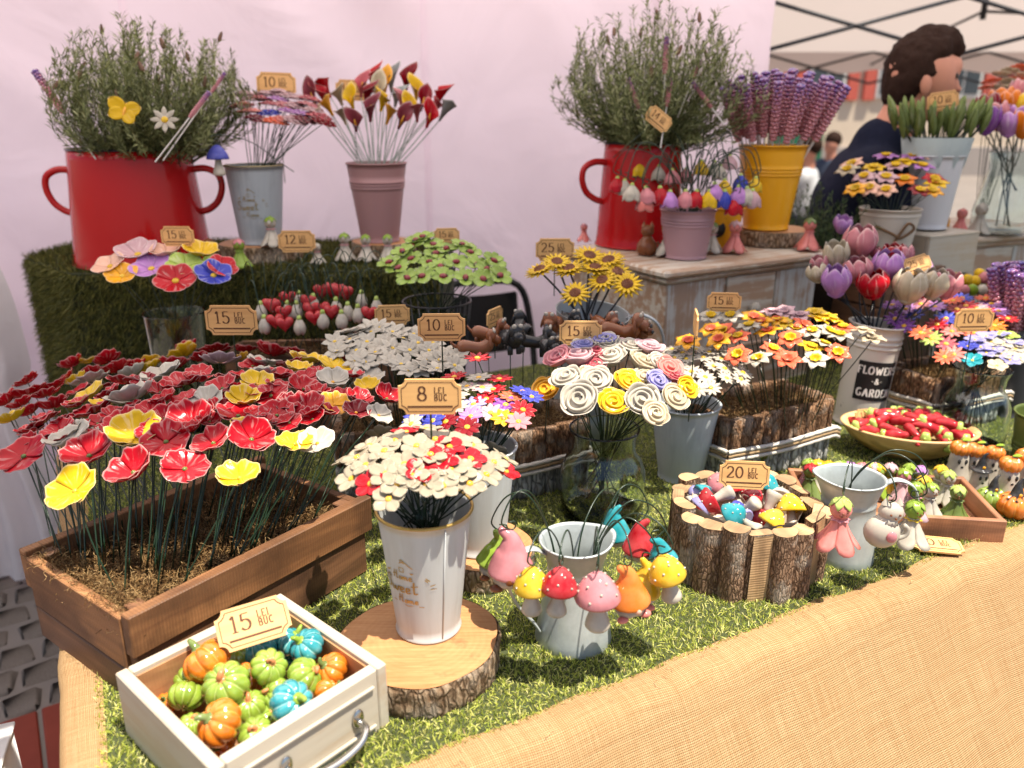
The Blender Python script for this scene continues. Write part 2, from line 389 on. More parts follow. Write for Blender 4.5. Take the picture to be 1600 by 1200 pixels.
def name_bunch(items, noun, place):
    """items: [(object, world point, colour word)]; words that single each one out by colour, row and order"""
    by = {}
    for o, p, c in items: by.setdefault(c, []).append((proj(p), o))
    for c, L in by.items():
        if len(L) <= 7:
            L.sort(key=lambda e: e[0][0])
            for i, (q, o) in enumerate(L):
                w = ordword(i, len(L))
                o['label'] = (f'the only {c} {noun} {place}' if w == 'only' else (f'{w} of the {c} {noun}s {place}' if w in ('leftmost', 'rightmost') else f'{w} {c} {noun} from the left {place}'))
        else:
            L.sort(key=lambda e: -e[0][1]); nr = max(2, round(sqrt(len(L)/2.2))); per = math.ceil(len(L)/nr); rows = [L[i:i+per] for i in range(0, len(L), per)]; R = len(rows)
            for r, row in enumerate(rows):
                row.sort(key=lambda e: e[0][0]); rw = 'front row' if r == 0 else ('back row' if r == R-1 else ORD[r] + ' row')
                for i, (q, o) in enumerate(row):
                    w = ordword(i, len(row)); o['label'] = f'{c} {noun} {place}, {rw}, ' + (w if w in ('leftmost', 'rightmost') else ('alone' if w == 'only' else w + ' from left'))

# ------------------------------------------------------------ pen lettering
def arc(cx, cy, rx, ry, a0, a1, n=14): return [(cx + rx*cos(radians(a0 + (a1-a0)*i/n)), cy + ry*sin(radians(a0 + (a1-a0)*i/n))) for i in range(n+1)]
GL = {
 '0': (.62, [arc(.3, .5, .28, .49, 90, 450, 20)]), '1': (.42, [[(.05, .82), (.22, 1), (.22, 0)], [(.05, .01), (.4, .01)]]), '2': (.6, [arc(.28, .72, .25, .27, 165, -35) + [(.03, .02), (.56, .02), (.56, .12)]]),
 '4': (.62, [[(.42, 0), (.42, 1), (.0, .3), (.6, .3)]]), '5': (.6, [[(.52, .98), (.12, .98), (.09, .56)] + arc(.28, .32, .28, .31, 125, -150)]), '8': (.6, [arc(.28, .75, .2, .24, 90, 450, 16), arc(.28, .26, .27, .26, 90, 450, 16)]),
 'L': (.5, [[(.08, 1), (.08, 0), (.45, 0), (.45, .14)], [(0, 1), (.18, 1)]]), 'E': (.52, [[(.45, .88), (.45, 1), (.08, 1), (.08, 0), (.46, 0), (.46, .14)], [(.08, .52), (.36, .52)]]), 'I': (.3, [[(.14, 1), (.14, 0)], [(.03, 1), (.25, 1)], [(.03, 0), (.25, 0)]]),
 'B': (.55, [[(.08, 0), (.08, 1)], [(.08, 1), (.25, 1)] + arc(.25, .76, .2, .24, 90, -90, 8) + [(.08, .52)], [(.25, .52)] + arc(.27, .26, .22, .26, 90, -90, 8) + [(.08, 0)]]), 'U': (.6, [[(.08, 1), (.08, .3)] + arc(.28, .28, .2, .28, 180, 360, 10) + [(.48, 1)], [(0, 1), (.16, 1)], [(.4, 1), (.56, 1)]]),
 'C': (.56, [arc(.3, .5, .26, .49, 50, 310, 16)]), 'F': (.52, [[(.45, .86), (.45, 1), (.08, 1), (.08, 0)], [(.08, .52), (.34, .52)], [(0, 0), (.2, 0)]]), 'O': (.7, [arc(.32, .5, .3, .49, 90, 450, 20)]),
 'W': (.95, [[(.05, 1), (.25, 0), (.45, .8), (.65, 0), (.85, 1)], [(0, 1), (.15, 1)], [(.76, 1), (.92, 1)]]), 'R': (.62, [[(.08, 0), (.08, 1), (.28, 1)] + arc(.28, .76, .2, .24, 90, -90, 8) + [(.08, .52)], [(.28, .52), (.52, 0), (.6, 0)], [(0, 0), (.18, 0)]]),
 'S': (.52, [arc(.26, .74, .2, .25, 40, 250, 10) + arc(.24, .26, .22, .26, 80, -140, 10)]), 'G': (.66, [arc(.32, .5, .28, .49, 50, 320, 16) + [(.54, .42), (.38, .42)]]), 'A': (.68, [[(.02, 0), (.32, 1), (.6, 0)], [(.14, .36), (.5, .36)], [(-.04, 0), (.12, 0)], [(.5, 0), (.68, 0)]]),
 'D': (.66, [[(.08, 0), (.08, 1), (.24, 1)] + arc(.24, .5, .32, .5, 90, -90, 12) + [(.08, 0)]]), 'N': (.68, [[(.08, 0), (.08, 1), (.52, 0), (.52, 1)], [(0, 1), (.1, 1)], [(0, 0), (.17, 0)], [(.44, 1), (.6, 1)]]),
 '&': (.75, [[(.66, 0), (.2, .7)] + arc(.3, .8, .13, .17, 200, -60, 8) + [(.1, .38)] + arc(.26, .24, .2, .24, 150, 330, 8) + [(.62, .46)]]), '-': (.4, [[(.05, .45), (.32, .45)]]), ' ': (.35, []),
 # cursive
 'h_H': (.8, [[(.1, .02), (.16, .5), (.25, 1.0)], [(.55, 1.02), (.5, .5), (.52, .06), (.68, .08)], [(.0, .45), (.3, .55), (.62, .5)]]), 'h_o': (.42, [arc(.2, .2, .16, .2, 60, 430, 14) + [(.44, .36)]]),
 'h_m': (.72, [[(.0, .3), (.06, .36), (.07, 0)], [(.07, .2), (.2, .4), (.28, .3), (.29, 0)], [(.29, .2), (.42, .4), (.5, .3), (.52, .04), (.66, .1)]]), 'h_e': (.44, [[(.02, .16), (.3, .26), (.26, .4), (.12, .4), (.04, .18), (.14, .0), (.38, .08)]]),
 'h_S': (.62, [[(.56, .92), (.4, 1.06), (.16, .96), (.14, .74), (.38, .52), (.46, .26), (.26, .02), (.02, .1), (-.02, .28)]]), 'h_w': (.68, [[(.0, .36), (.06, .06), (.2, .04), (.3, .34), (.34, .06), (.48, .04), (.6, .38), (.7, .34)]]),
 'h_t': (.46, [[(.2, .95), (.16, .3), (.2, .02), (.4, .1)], [(-.04, .58), (.46, .66)]]),
}
def text_strokes(keys, h, sp=.12):
    x = 0; out = []
    for k in keys:
        w, st = GL[k]
        for s in st: out.append([(x + p[0]*h, p[1]*h) for p in s])
        x += (w + sp)*h
    return out, x - sp*h
def pen(g, strokes, wv, wh, fn, dz=0.0):
    """flat ribbons laid on fn(x, y)->point; thick verticals wv and thin horizontals wh"""
    out = []
    for s in strokes:
        cur = [s[0]]
        for i in range(1, len(s)-1):
            cur.append(s[i]); a = math.atan2(s[i][1]-s[i-1][1], s[i][0]-s[i-1][0]); b = math.atan2(s[i+1][1]-s[i][1], s[i+1][0]-s[i][0])
            if abs((b-a+pi) % (2*pi) - pi) > .75: out.append(cur); cur = [s[i]]
        cur.append(s[-1]); out.append(cur)
    for s in out:
        L = []; Rr = []
        for i, p in enumerate(s):
            a = s[max(i-1, 0)]; b = s[min(i+1, len(s)-1)]; dx, dy = b[0]-a[0], b[1]-a[1]; l = math.hypot(dx, dy) or 1e-6; dx /= l; dy /= l
            w = (wv*abs(dy) + wh*abs(dx))/2; L.append(fn(p[0] - dy*w, p[1] + dx*w)); Rr.append(fn(p[0] + dy*w, p[1] - dx*w))
        n = len(s)
        g.add(L + Rr, [(i, i+1, n+i+1, n+i) for i in range(n-1)])

# ------------------------------------------------------------ ceramic petals
def solid_sheet(g, pt, nr, nc, th, M=None):
    """pt(s, w) with s 0..1 along and w -1..1 across -> closed sheet of thickness th"""
    A = np.array([[pt(i/nr, -1 + 2*j/nc) for j in range(nc+1)] for i in range(nr+1)], float)
    du = np.gradient(A, axis=0); dv = np.gradient(A, axis=1); N = np.cross(du, dv); l = np.linalg.norm(N, axis=2, keepdims=True); l[l < 1e-9] = 1; N = N/l
    s = np.linspace(0, 1, nr+1)[:, None]; w = np.linspace(-1, 1, nc+1)[None, :]
    taper = np.clip(np.minimum(1.0, 3.2*(1.02 - np.maximum(np.abs(w), s))), .28, 1)[:, :, None]
    T1 = A + N*th*.5*taper; T2 = A - N*th*.5*taper
    R, Cn = nr+1, nc+1; vs = [tuple(p) for p in T1.reshape(-1, 3)] + [tuple(p) for p in T2.reshape(-1, 3)]
    uv = [(j/nc, i/nr) for i in range(R) for j in range(Cn)]*2; K = R*Cn; fs = []
    for i in range(nr):
        for j in range(nc):
            a, b, c, d = i*Cn+j, i*Cn+j+1, (i+1)*Cn+j+1, (i+1)*Cn+j; fs += [(a, b, c, d), (K+d, K+c, K+b, K+a)]
    for i in range(nr): fs += [(i*Cn, (i+1)*Cn, K+(i+1)*Cn, K+i*Cn), (K+i*Cn+nc, K+(i+1)*Cn+nc, (i+1)*Cn+nc, i*Cn+nc)]
    for j in range(nc): fs += [(nr*Cn+j, nr*Cn+j+1, K+nr*Cn+j+1, K+nr*Cn+j)]
    return g.add(vs, fs, uv, M)
def flat_petal(L, W, p, q, lift=lambda s: 0, cross=0., wave=0., wk=6, notch=0., sq=0.):
    def pt(s, w):
        hw = W*max(0.0, sin(pi*min(1, (.04 + .955*s))**p))**q; r = L*s*(1 - notch*(1 - abs(w))*s**4 - sq*w*w*s)
        return (r, w*hw, lift(s) + cross*w*w*hw + wave*sin(wk*w + 2*s)*s*s)
    return pt
def cup_petal(rf, zf, ha, edge=lambda w: 1 - .12*w**4, ruf=0., k=8, ph=0., off=0.):
    def pt(s, w):
        S = s*edge(w); th = w*ha(S); r = rf(S) + off*(1 - abs(w)) + ruf*.6*S*S*sin(k*w + ph); return (r*cos(th), r*sin(th), zf(S) + ruf*S*S*sin(k*w + ph + 1))
    return pt
MC = {}
def cached(key, fn):
    if key not in MC: MC[key] = fn()
    return MC[key]
def sheet_mesh(name, pt, nr, nc, th, mat, copies=1, turn=0, alt=None):
    g = G()
    for i in range(copies): solid_sheet(g, (alt if (alt and i % 2) else pt), nr, nc, th, RZ(2*pi*i/copies + turn))
    return g.mesh(name, mat)
def dome(name, r, h, mat, bumps=0, n=10):
    g = G(); rnd = random.Random(3)
    g.lathe([(r*cos(a)**.8 if a < pi/2 else .0001, h*sin(a)) for a in [i*pi/2/5 for i in range(6)]], n)
    for i in range(bumps):
        a = i*2.4; rr = r*.85*sqrt((i+.5)/bumps); g.ball((rr*cos(a), rr*sin(a), h*sqrt(max(0, 1-(rr/r)**2))), r*.13, 5, 3)
    return g.mesh(name, mat)
# every flower maker returns [(part name, mesh, matrix)] at diameter 1, facing +Z, stem joining at the origin
def f_poppy(c, var):
    z = (.13, .19, .26)[var]; out = []
    for i in range(4):
        inner = i % 2
        pt = cup_petal(lambda s: .5*s**.8, lambda s: z*s**1.9 + .012*inner, lambda s: 1.0 if not inner else .9, lambda w: 1 - .16*w**4 - .03*abs(sin(5*w)), .034, 8, i*1.3 + var)
        me = cached(('poppy', c, var, i), lambda: sheet_mesh('poppy_petal', pt, 7, 10, .03, ceramic(c, .9)))
        out.append(('petal', me, RZ(i*pi/2 + .1*i) @ TR((0, 0, .012*inner)) @ RY(-.06*inner)))
    out.append(('centre', cached(('pc', c), lambda: dome('poppy_centre', .055, .05, glaze('olive' if c == 'red' else 'amber'), 9)), TR((0, 0, .02))))
    return out
def f_five(c, cc='centre', n=5, W=.205, L=.5, p=1.35, q=.55, lift=.06, cross=.35, wave=.012, cr=.09, th=.05, streak=.2, notch=0., tilt=0., name='petal'):
    pt = flat_petal(L, W, p, q, lambda s: lift*s*s + .02, cross, wave, 5, notch)
    me = cached(('f5', c, n, W, L, p, q, lift, cross, notch), lambda: sheet_mesh(name, pt, 6, 6, th, ceramic(c, streak)))
    out = [('petal', me, RZ(2*pi*i/n) @ RY(-tilt) @ TR((0, 0, .012*(i % 2)))) for i in range(n)]
    out.append(('centre', cached(('f5c', cc, cr), lambda: dome('flower_centre', cr, cr*.75, glaze(cc), 0)), TR((0, 0, .035))))
    return out
def f_ring(c, cc, n, W, L=.5, p=1.2, q=.5, lift=.05, cr=.11, th=.04, cross=.2, rows=1, bumps=0, streak=.3):
    def mk():
        g = G()
        for r in range(rows):
            pt = flat_petal(L*(1 - .14*r), W, p, q, (lambda r: lambda s: lift*s*s + .02 + r*(.05 + .05*s))(r), cross)
            for i in range(n): solid_sheet(g, pt, 4, 3, th, RZ(2*pi*(i + .5*r)/n) @ TR((0, 0, .008*(i % 2))))
        return g.mesh('petal_ring', ceramic(c, streak))
    return [('petals', cached(('ring', c, n, W, L, p, q, lift, rows), mk), Matrix()), ('centre', cached(('ringc', cc, cr, bumps), lambda: dome('flower_centre', cr, cr*.6, glaze(cc), bumps, 12)), TR((0, 0, .03 + .04*(rows-1))))]
def f_rose(c, inner=None, var=0):
    out = []
    for i in range(5):
        pt = cup_petal(lambda s: .20 + .32*s**.7 + .06*max(0, s-.8), lambda s: .34*s**1.25, lambda s: .80, lambda w: 1 - .22*abs(w)**3, .02, 4, i, 0)
        me = cached(('rose', c, i % 3), lambda: sheet_mesh('rose_petal', pt, 6, 7, .035, ceramic(c, .12, .5)))
        out.append(('petal', me, RZ(i*2*pi/5 + var) @ TR((0, 0, .01*(i % 2))) @ RY(.05*(i % 2))))
    def mk():
        g = G(); N = 62; turns = 2.6
        def row(k):
            f = k/N; a = turns*2*pi*f; r = .055 + .36*f; return a, r
        top = .40
        for side in (0,):
            A = []
            for k in range(N+1):
                a, r = row(k); f = k/N; fl = .035 + .06*f; wob = 1 + .06*sin(a*2.5 + 1)
                A.append([((r - .02)*cos(a)*wob, (r - .02)*sin(a)*wob, .06), ((r + fl*.3)*cos(a)*wob, (r + fl*.3)*sin(a)*wob, top - .10*f), ((r + fl + .012)*cos(a)*wob, (r + fl + .012)*sin(a)*wob, top - .11*f + .012), ((r + fl + .02)*cos(a)*wob, (r + fl + .02)*sin(a)*wob, top - .15*f), ((r + .02)*cos(a)*wob, (r + .02)*sin(a)*wob, .1)])
            g.grid(A)
        g.lathe([(.42, .24), (.36, .26), (.0001, .30)], 16)
        return g.mesh('rosette', ceramic(inner or c, .1, .3))
    out.append(('rosette', cached(('roset', inner or c), mk), Matrix())); return out
def f_daffodil(c, cc, var=0):
    pt = flat_petal(.5, .185, .85, .8, lambda s: .05*s + .05*sin(3*s), .3, .045, 4)
    me = cached(('daf', c), lambda: sheet_mesh('daffodil_petal', pt, 6, 6, .035, ceramic(c, .35)))
    out = [('petal', me, RZ(2*pi*i/6) @ TR((0, 0, .015*(i % 2)))) for i in range(6)]
    def mk():
        g = G(); g.lathe([(.07, .02), (.12, .08), (.15, .15), (.20, .19), (.185, .195), (.135, .16), (.10, .09), (.0001, .05)], 24, None, lambda th, t: 1 + .13*sin(7*th)*min(1, t*2)*(1 if t < .8 else .3)); return g.mesh('trumpet', ceramic(cc, .3))
    out.append(('trumpet', cached(('dafc', cc), mk), Matrix())); return out
def f_clover():
    out = f_five('clover', 'crimson', 4, .25, .5, 1.5, .55, .07, .4, .01, .095, .04, .5, .18)
    out[-1] = ('ladybird', cached(('ladyb',), lambda: G().ball((0, 0, 0), .1, 10, 6, (1.15, .9, .7)).mesh('ladybird', glaze('crimson'))), TR((0, 0, .09)) @ SC(1.35))
    out.append(('ladybird_head', cached(('ladyh',), lambda: G().ball((0, 0, 0), .045, 6, 4).mesh('ladybird_head', glaze('black'))), TR((.145, 0, .09)) @ SC(1.2))); return out
def f_calla(c, inner=None):
    def mk():
        g = G()
        def pt(s, w):
            th = w*2.9*(1 - .25*s); r = .05 + .30*s**1.7; tip = 1 + .22*(1 - abs(w))**1.5*s; z = .95*s*tip*(1 - .28*abs(w)**1.5*s)
            return (r*cos(th) + .10*s*s*(1-abs(w)), r*sin(th)*.85, z)
        return solid_sheet(g, pt, 9, 14, .02).mesh('spathe', ceramic(c, .25, .6))
    return [('spathe', cached(('calla', c), mk), Matrix()), ('spadix', cached(('spx',), lambda: G().tube([(0, 0, .1), (.02, 0, .4), (.05, 0, .66)], [.035, .045, .015], 7).mesh('spadix', glaze('amber'))), Matrix())]
def f_tulip(c, var=0):
    out = []
    for i in range(6):
        inn = i % 2; op = (.72, .42)[var]
        pt = cup_petal(lambda s: (.11 + .40*sin(min(1, s*1.25)*pi/2)) - op*max(0, s-.55)**1.5 - .03*inn, lambda s: .98*s**1.15, lambda s: .66, lambda w: 1 - .22*abs(w)**2.2, .008, 6, i)
        me = cached(('tul', c, inn, var), lambda: sheet_mesh('tulip_petal', pt, 8, 7, .035, ceramic(c, 1.0, .85)))
        out.append(('petal', me, RZ(2*pi*i/6)))
    out.append(('base', cached(('tulb', c), lambda: G().lathe([(.03, -.06), (.14, .0), (.26, .10), (.0001, .16)], 14).mesh('tulip_base', ceramic(c, .2))), Matrix())); return out
def f_carnation(c):
    def mk():
        g = G()
        for r in range(3):
            for i in range(7):
                pt = flat_petal(.5*(1 - .24*r), .24*(1 - .2*r), 1.6, .45, (lambda r: lambda s: .03*s + .055*r + .03)(r), .2, .035, 9); solid_sheet(g, pt, 4, 8, .022, RZ(2*pi*(i + .4*r)/7))
        return g.mesh('ruffled_petals', ceramic(c, .7))
    return [('petals', cached(('carn', c), mk), Matrix()), ('centre', cached(('carnc',), lambda: dome('flower_centre', .06, .05, glaze('crimson'), 7)), TR((0, 0, .15)))]
def f_bowl5(c, cc, var=0):
    """wide open five-lobed dish flower with a thick underside"""
    out = []; z = (.16, .24)[var % 2]
    for i in range(5):
        pt = cup_petal(lambda s: .5*s**.85, lambda s: z*s**1.5, lambda s: .70*(.85 + .15*s), lambda w: 1 - .17*w*w, .018, 5, i)
        me = cached(('bowl', c, var % 2, i % 3), lambda: sheet_mesh('dish_petal', pt, 7, 7, .035, ceramic(c, 1.0)))
        out.append(('petal', me, RZ(2*pi*i/5)))
    out.append(('centre', cached(('bowlc', cc), lambda: dome('flower_centre', .085, .05, glaze(cc), 14)), TR((0, 0, .015))))
    return out

STEM = None
def stem_mesh(mat):
    return cached(('stem', mat.name), lambda: G().tube([(0, 0, 0), (0, 0, .33), (0, 0, .66), (0, 0, 1)], 1, 6).mesh('stem_rod', mat))
def bent_stem(seed, mat):
    r = random.Random(seed); a = r.uniform(0, 6.28); k = .018
    return cached(('bstem', seed, mat.name), lambda: G().tube([(k*sin(pi*t/5)*cos(a)*.3, k*sin(pi*t/5)*sin(a)*.3, t/5) for t in range(6)], .001, 5).mesh('stem_rod', mat))
def plant_flower(name, cat, group, base, head, nrm, size, parts, spin=0, stemr=.0011, smat=None):
    """a flower on its wire: an Empty at the stem's foot, stem, petals and centre its parts"""
    base = Vector(base); head = Vector(head); d = head - base; L = d.length; smat = smat or wire()
    A = TR(base) @ align(d); root = thing(name, None, cat, group, A)
    part('stem', bent_stem(random.randint(0, 5), smat), root, SC(stemr/.001, stemr/.001, L))
    H = TR(head) @ align(nrm, spin) @ SC(size*random.uniform(.93, 1.07), size*random.uniform(.93, 1.07), size*random.uniform(.85, 1.15)); inv = A.inverted()
    for nm, me, M in parts: part(nm, me, root, inv @ H @ M)
    return root
def at_depth(px, py, tc, ymid, tilt): return Q(px, py, tc - (py - ymid)/FPX*tc*tilt)
def on_dome(px, py, cx, cy, zc, k, zmin=0):
    z = zc; p = None
    for i in range(14):
        p = P(px, py, z); zz = max(zmin, zc - k*((p.x-cx)**2 + (p.y-cy)**2)); z = z*.5 + zz*.5
    return P(px, py, z)
def through_mouth(p, mouth, footz):
    mx, my, mz, mr = mouth; d = Vector((p.x-mx, p.y-my)); l = d.length or 1e-6; k = min(mr*random.uniform(.45, .85), l*.45)/l; m = Vector((mx + d.x*k, my + d.y*k, mz)); s = (mz-footz)/max(.02, p.z-mz)
    for _ in range(20):
        f = m + (m-p)*s
        if Vector((f.x-mx, f.y-my)).length < mr*.72: break
        s *= .8
    return f
def bunch(rows, key, dome_c, k, zmin, foot, spread, size, maker, name, cat, group, noun, place, q=4.0, up=1.0, cam_pull=.0, stemr=.0011, smat=None, jit=.12, footz=0, wpx=None, mouth=None, flat=None, keep=None):
    """rows: [(x, y, colour key[, width])] read off crop `key`; heads sit on a dome, wires gather at the foot"""
    cx, cy, zc = dome_c; out = []
    for rr in rows:
        x, y, c = rr[:3]; px, py = Z(key, x, y) if key else (x, y)
        p = on_dome(px, py, cx, cy, zc, k, zmin) if flat is None else at_depth(px, py, *flat); s = size
        if len(rr) > 3: s = rr[3]/(ZM[key][0] if key else 1)*depth(p)/FPX*1.02
        n = Vector(((p.x-cx)*q + random.uniform(-jit, jit), (p.y-cy)*q + random.uniform(-jit, jit), up)).normalized()
        if cam_pull: n = (n + (Vector((0, 0, CAMZ)) - p).normalized()*cam_pull).normalized()
        fx, fy, fr = foot; dx, dy = p.x-cx, p.y-cy; b = Vector((fx + dx*spread, fy + dy*spread, footz)) if mouth is None else through_mouth(p, mouth, footz)
        if keep: b = keep(b)
        o = plant_flower(name, cat, group, b, p - n*.0, n, s, maker(c), random.uniform(0, 6.28), stemr, smat)
        out.append((o, p, CNAME.get(c if isinstance(c, str) else c[0], c if isinstance(c, str) else c[0])))
    name_bunch(out, noun, place); return out

# ------------------------------------------------------------ price tags
def tag_mesh(num, small=True, w=.078, h=.046, barlen=.72):
    def mk():
        g = G(); t = .003; c = h*.19; out = []
        for sx, sy, a0 in ((1, 1, 270), (-1, 1, 360), (-1, -1, 90), (1, -1, 180)):
            cx, cy = sx*w/2, sy*h/2; out += [(cx + c*cos(radians(a)), cy + c*sin(radians(a))) for a in ([a0 - 90*i/5 for i in range(6)])]
        n = len(out); vs = [(x, -t/2, y) for x, y in out] + [(x, t/2, y) for x, y in out]
        g.add(vs, [tuple(range(n)), tuple(range(n, 2*n))[::-1]] + [(i, n+i, n+(i+1) % n, (i+1) % n) for i in range(n)])
        return fix_normals(g.mesh('tag_plate', ply(), False))
    def mk2():
        g = G(); t = .003; c = h*.19; fn = lambda x, y: (x, -t/2 - .0003, y)
        m = h*.085; fr = []
        for sx, sy, a0 in ((1, 1, 270), (-1, 1, 360), (-1, -1, 90), (1, -1, 180)):
            cx, cy = sx*(w/2), sy*(h/2); rr = c + m; fr += [(max(-w/2+m, min(w/2-m, cx + rr*cos(radians(a)))), max(-h/2+m, min(h/2-m, cy + rr*sin(radians(a))))) for a in ([a0 - 90*i/5 for i in range(6)])]
        fr.append(fr[0]); pen(g, [fr], h*.018, h*.018, fn)
        st, wd = text_strokes(list(num), h*.40, .16); x0 = -w*.05 - wd if small else -wd/2
        if len(num) == 2: x0 += w*.02
        pen(g, [[(x0 + x, y - h*.10) for x, y in s] for s in st], h*.052, h*.024, fn)
        if small:
            for wrd, yy in (('LEI', h*.10), ('BUC', -h*.10)):
                st, wd = text_strokes(list(wrd), h*.17, .16); pen(g, [[(w*.07 + x, y + yy) for x, y in s] for s in st], h*.028, h*.018, fn)
        g.add([fn(-w*barlen/2, -h*.30), fn(w*barlen/2, -h*.30), fn(w*barlen/2, -h*.25), fn(-w*barlen/2, -h*.25)], [(0, 1, 2, 3)])
        return g.mesh('tag_engraving', scorch(), False)
    return cached(('tag', w, h), mk), cached(('tage', num, w, h, small), mk2)
def price_tag(px, py, wpx, num, t, foot_z, where, yaw=0, tilt=0, roll=0, small=True, hfrac=.58, stick=True, w=None):
    c = Q(px, py, t); w = w or wpx*t/FPX; pl, en = tag_mesh(num, small); s = w/.078
    Rm = RZ(yaw) @ RX(tilt) @ RY(roll)
    if stick:
        foot = Vector((c.x, c.y, foot_z)); root = thing('price_tag', f'wooden price tag reading {num} LEI BUC {where}' if small else f'small wooden price tag {num} {where}', 'price tag', 'engraved wooden price tags', foot)
        d = c - foot; part('stem', stem_mesh(wire()), root, SC(.0012, .0012, max(.01, d.length)) )
        Mx = TR((0, -.0016, d.z)) @ Rm @ SC(s, 1, s)
    else:
        root = thing('price_tag', f'wooden price tag reading {num} LEI BUC {where}', 'price tag', 'engraved wooden price tags', c); Mx = Rm @ SC(s, 1, s)
    part('plate', pl, root, Mx); part('engraving', en, root, Mx @ TR((0, 0, 0))); return root

# ------------------------------------------------------------ pots and buckets
def bucket_profile(r0, r1, h, wall=.002, bands=(), lip=.003, foot=.002):
    pr = [(.0001, .003), (r0*.93, .003), (r0*.97, .0), (r0 + foot*.6, .0), (r0 + foot, foot), (r0, foot*2)]; n = 14
    for i in range(1, n+1):
        f = i/n; r = r0 + (r1-r0)*f; pr.append((r, foot*2 + (h - foot*2)*f))
    def rad(z): return r0 + (r1-r0)*max(0, (z-foot*2)/(h-foot*2))
    for b in bands:
        z = h*b; pr += [(rad(z-.004), z-.004), (rad(z) + .0022, z-.0015), (rad(z) + .0022, z+.0015), (rad(z+.004), z+.004)]
    head = pr[:6]; body = sorted(pr[6:], key=lambda p: p[1]); pr = head + body
    pr += [(r1 + lip*.8, h - .001), (r1 + lip, h + .0015), (r1 + lip*.3, h + .003), (r1 - wall, h + .001), (r1 - wall, h - .004)]
    pr += [(r0 - wall, foot*2 + .004), (.0001, foot*2 + .004)]
    return pr
def pail(name, label, cat, loc, r0, r1, h, mat, rimmat=None, bands=(), tilt=None, group=None, lip=.003):
    M = TR(loc) @ (tilt or Matrix()); root = thing(name, label, cat, group, M)
    part('body', G().lathe(bucket_profile(r0, r1, h, .002, bands, lip), 48).mesh('pail_body', mat), root)
    if rimmat: part('rim', G().tube([((r1+.001)*cos(a), (r1+.001)*sin(a), h+.002) for a in [2*pi*i/48 for i in range(49)]], .0023, 6, None, False).mesh('pail_rim', rimmat), root)
    return root
def script_print(root, r0, r1, h, ang, zc, size, mat):
    """HOME SWEET HOME under a little roof, laid on the cone"""
    g = G()
    def fn(x, y):
        z = zc + y; r = r0 + (r1-r0)*(z/h) + .0007; a = ang + x/r; return (r*cos(a), r*sin(a), z)
    S = size
    def put(word, x, y, hh, wv, wh):
        st, wd = text_strokes(word, hh, .02); st = [[tuple(q)[:2] for q in catmull([(p[0], p[1], 0) for p in s], 4)] if len(s) < 12 else s for s in st]
        pen(g, [[(x + px_, y + py_) for px_, py_ in s] for s in st], wv, wh, fn)
    put(['h_H', 'h_o', 'h_m', 'h_e'], -.30*S, .15*S, .19*S, .022*S, .014*S)
    put(['h_S', 'h_w', 'h_e', 'h_e', 'h_t'], -.56*S, -.16*S, .30*S, .034*S, .016*S)
    put(['h_H', 'h_o', 'h_m', 'h_e'], -.22*S, -.40*S, .19*S, .022*S, .014*S)
    pen(g, [[(-.52*S, .22*S), (-.05*S, .62*S), (.1*S, .50*S), (.50*S, .16*S)], [(-.46*S, .24*S), (-.05*S, .57*S), (.46*S, .14*S)], [(-.42*S, .2*S), (-.42*S, .02*S)], [(-.38*S, -.42*S), (.0, -.47*S), (.34*S, -.46*S)],
            [(.50*S, .04*S), (.60*S, .07*S)], [(.50*S, -.03*S), (.62*S, -.03*S)], [(-.12*S, .33*S), (-.02*S, .33*S), (-.02*S, .43*S), (-.12*S, .43*S), (-.12*S, .33*S)], [(.12*S, .34*S), (.15*S, .31*S), (.18*S, .34*S)]], .016*S, .016*S, fn)
    part('printed_motto', g.mesh('motto', mat, False), root, label='gold script reading Home Sweet Home under a roof outline')
def handle_loop(pts, r, mat, flat=1.0, name='handle_loop'): return G().tube(catmull(pts, 7), r, 8, None, True, flat).mesh(name, mat)
def log_slice(name, label, loc, r, h, seed, rot=0, mats=None, group='cut log slices used as stands'):
    rd = random.Random(seed); ph = [rd.uniform(0, 6.28) for _ in range(6)]; bk = mats or bark((.20, .115, .06), (.44, .33, .22), 1.0, .25)
    def R(a): return r*(1 + .035*sin(2*a + ph[0]) + .022*sin(3*a + ph[1]) + .012*sin(7*a + ph[2]))
    root = thing(name, label, 'log slice', group, TR(loc) @ RZ(rot)); N = 120; rows = []
    for i in range(9):
        z = h*i/8; row = []
        for j in range(N):
            a = 2*pi*j/N; q = R(a)*(1 + .02*noise.noise(Vector((a*8*cos(0), z*40, seed))) + .018*noise.noise(Vector((cos(a)*22, sin(a)*22, z*60 + seed)))); q *= (.975 if i in (0, 8) else 1)
            row.append((q*cos(a), q*sin(a), z))
        rows.append(row)
    part('bark', G().grid(rows, None, True).mesh('slice_bark', bk), root)
    g = G(); g.grid([[(R(2*pi*j/N)*f*cos(2*pi*j/N), R(2*pi*j/N)*f*sin(2*pi*j/N), h + .0006*(1-f)) for j in range(N)] for f in (.966, .6, .3, .001)], None, True)
    g.grid([[(R(2*pi*j/N)*f*cos(2*pi*j/N), R(2*pi*j/N)*f*sin(2*pi*j/N), .0005) for j in range(N)] for f in (.966, .001)], None, True)
    part('cut_face', g.mesh('slice_face', slicewood()), root); return root
def board(name, root, M, d, mat, b=.0015, label=None, kind=None):
    return part(name, cached(('board', tuple(round(x, 4) for x in d), mat.name, b), lambda: G().box((0, 0, 0), d, b).mesh('board', mat, False)), root, M, kind, label)

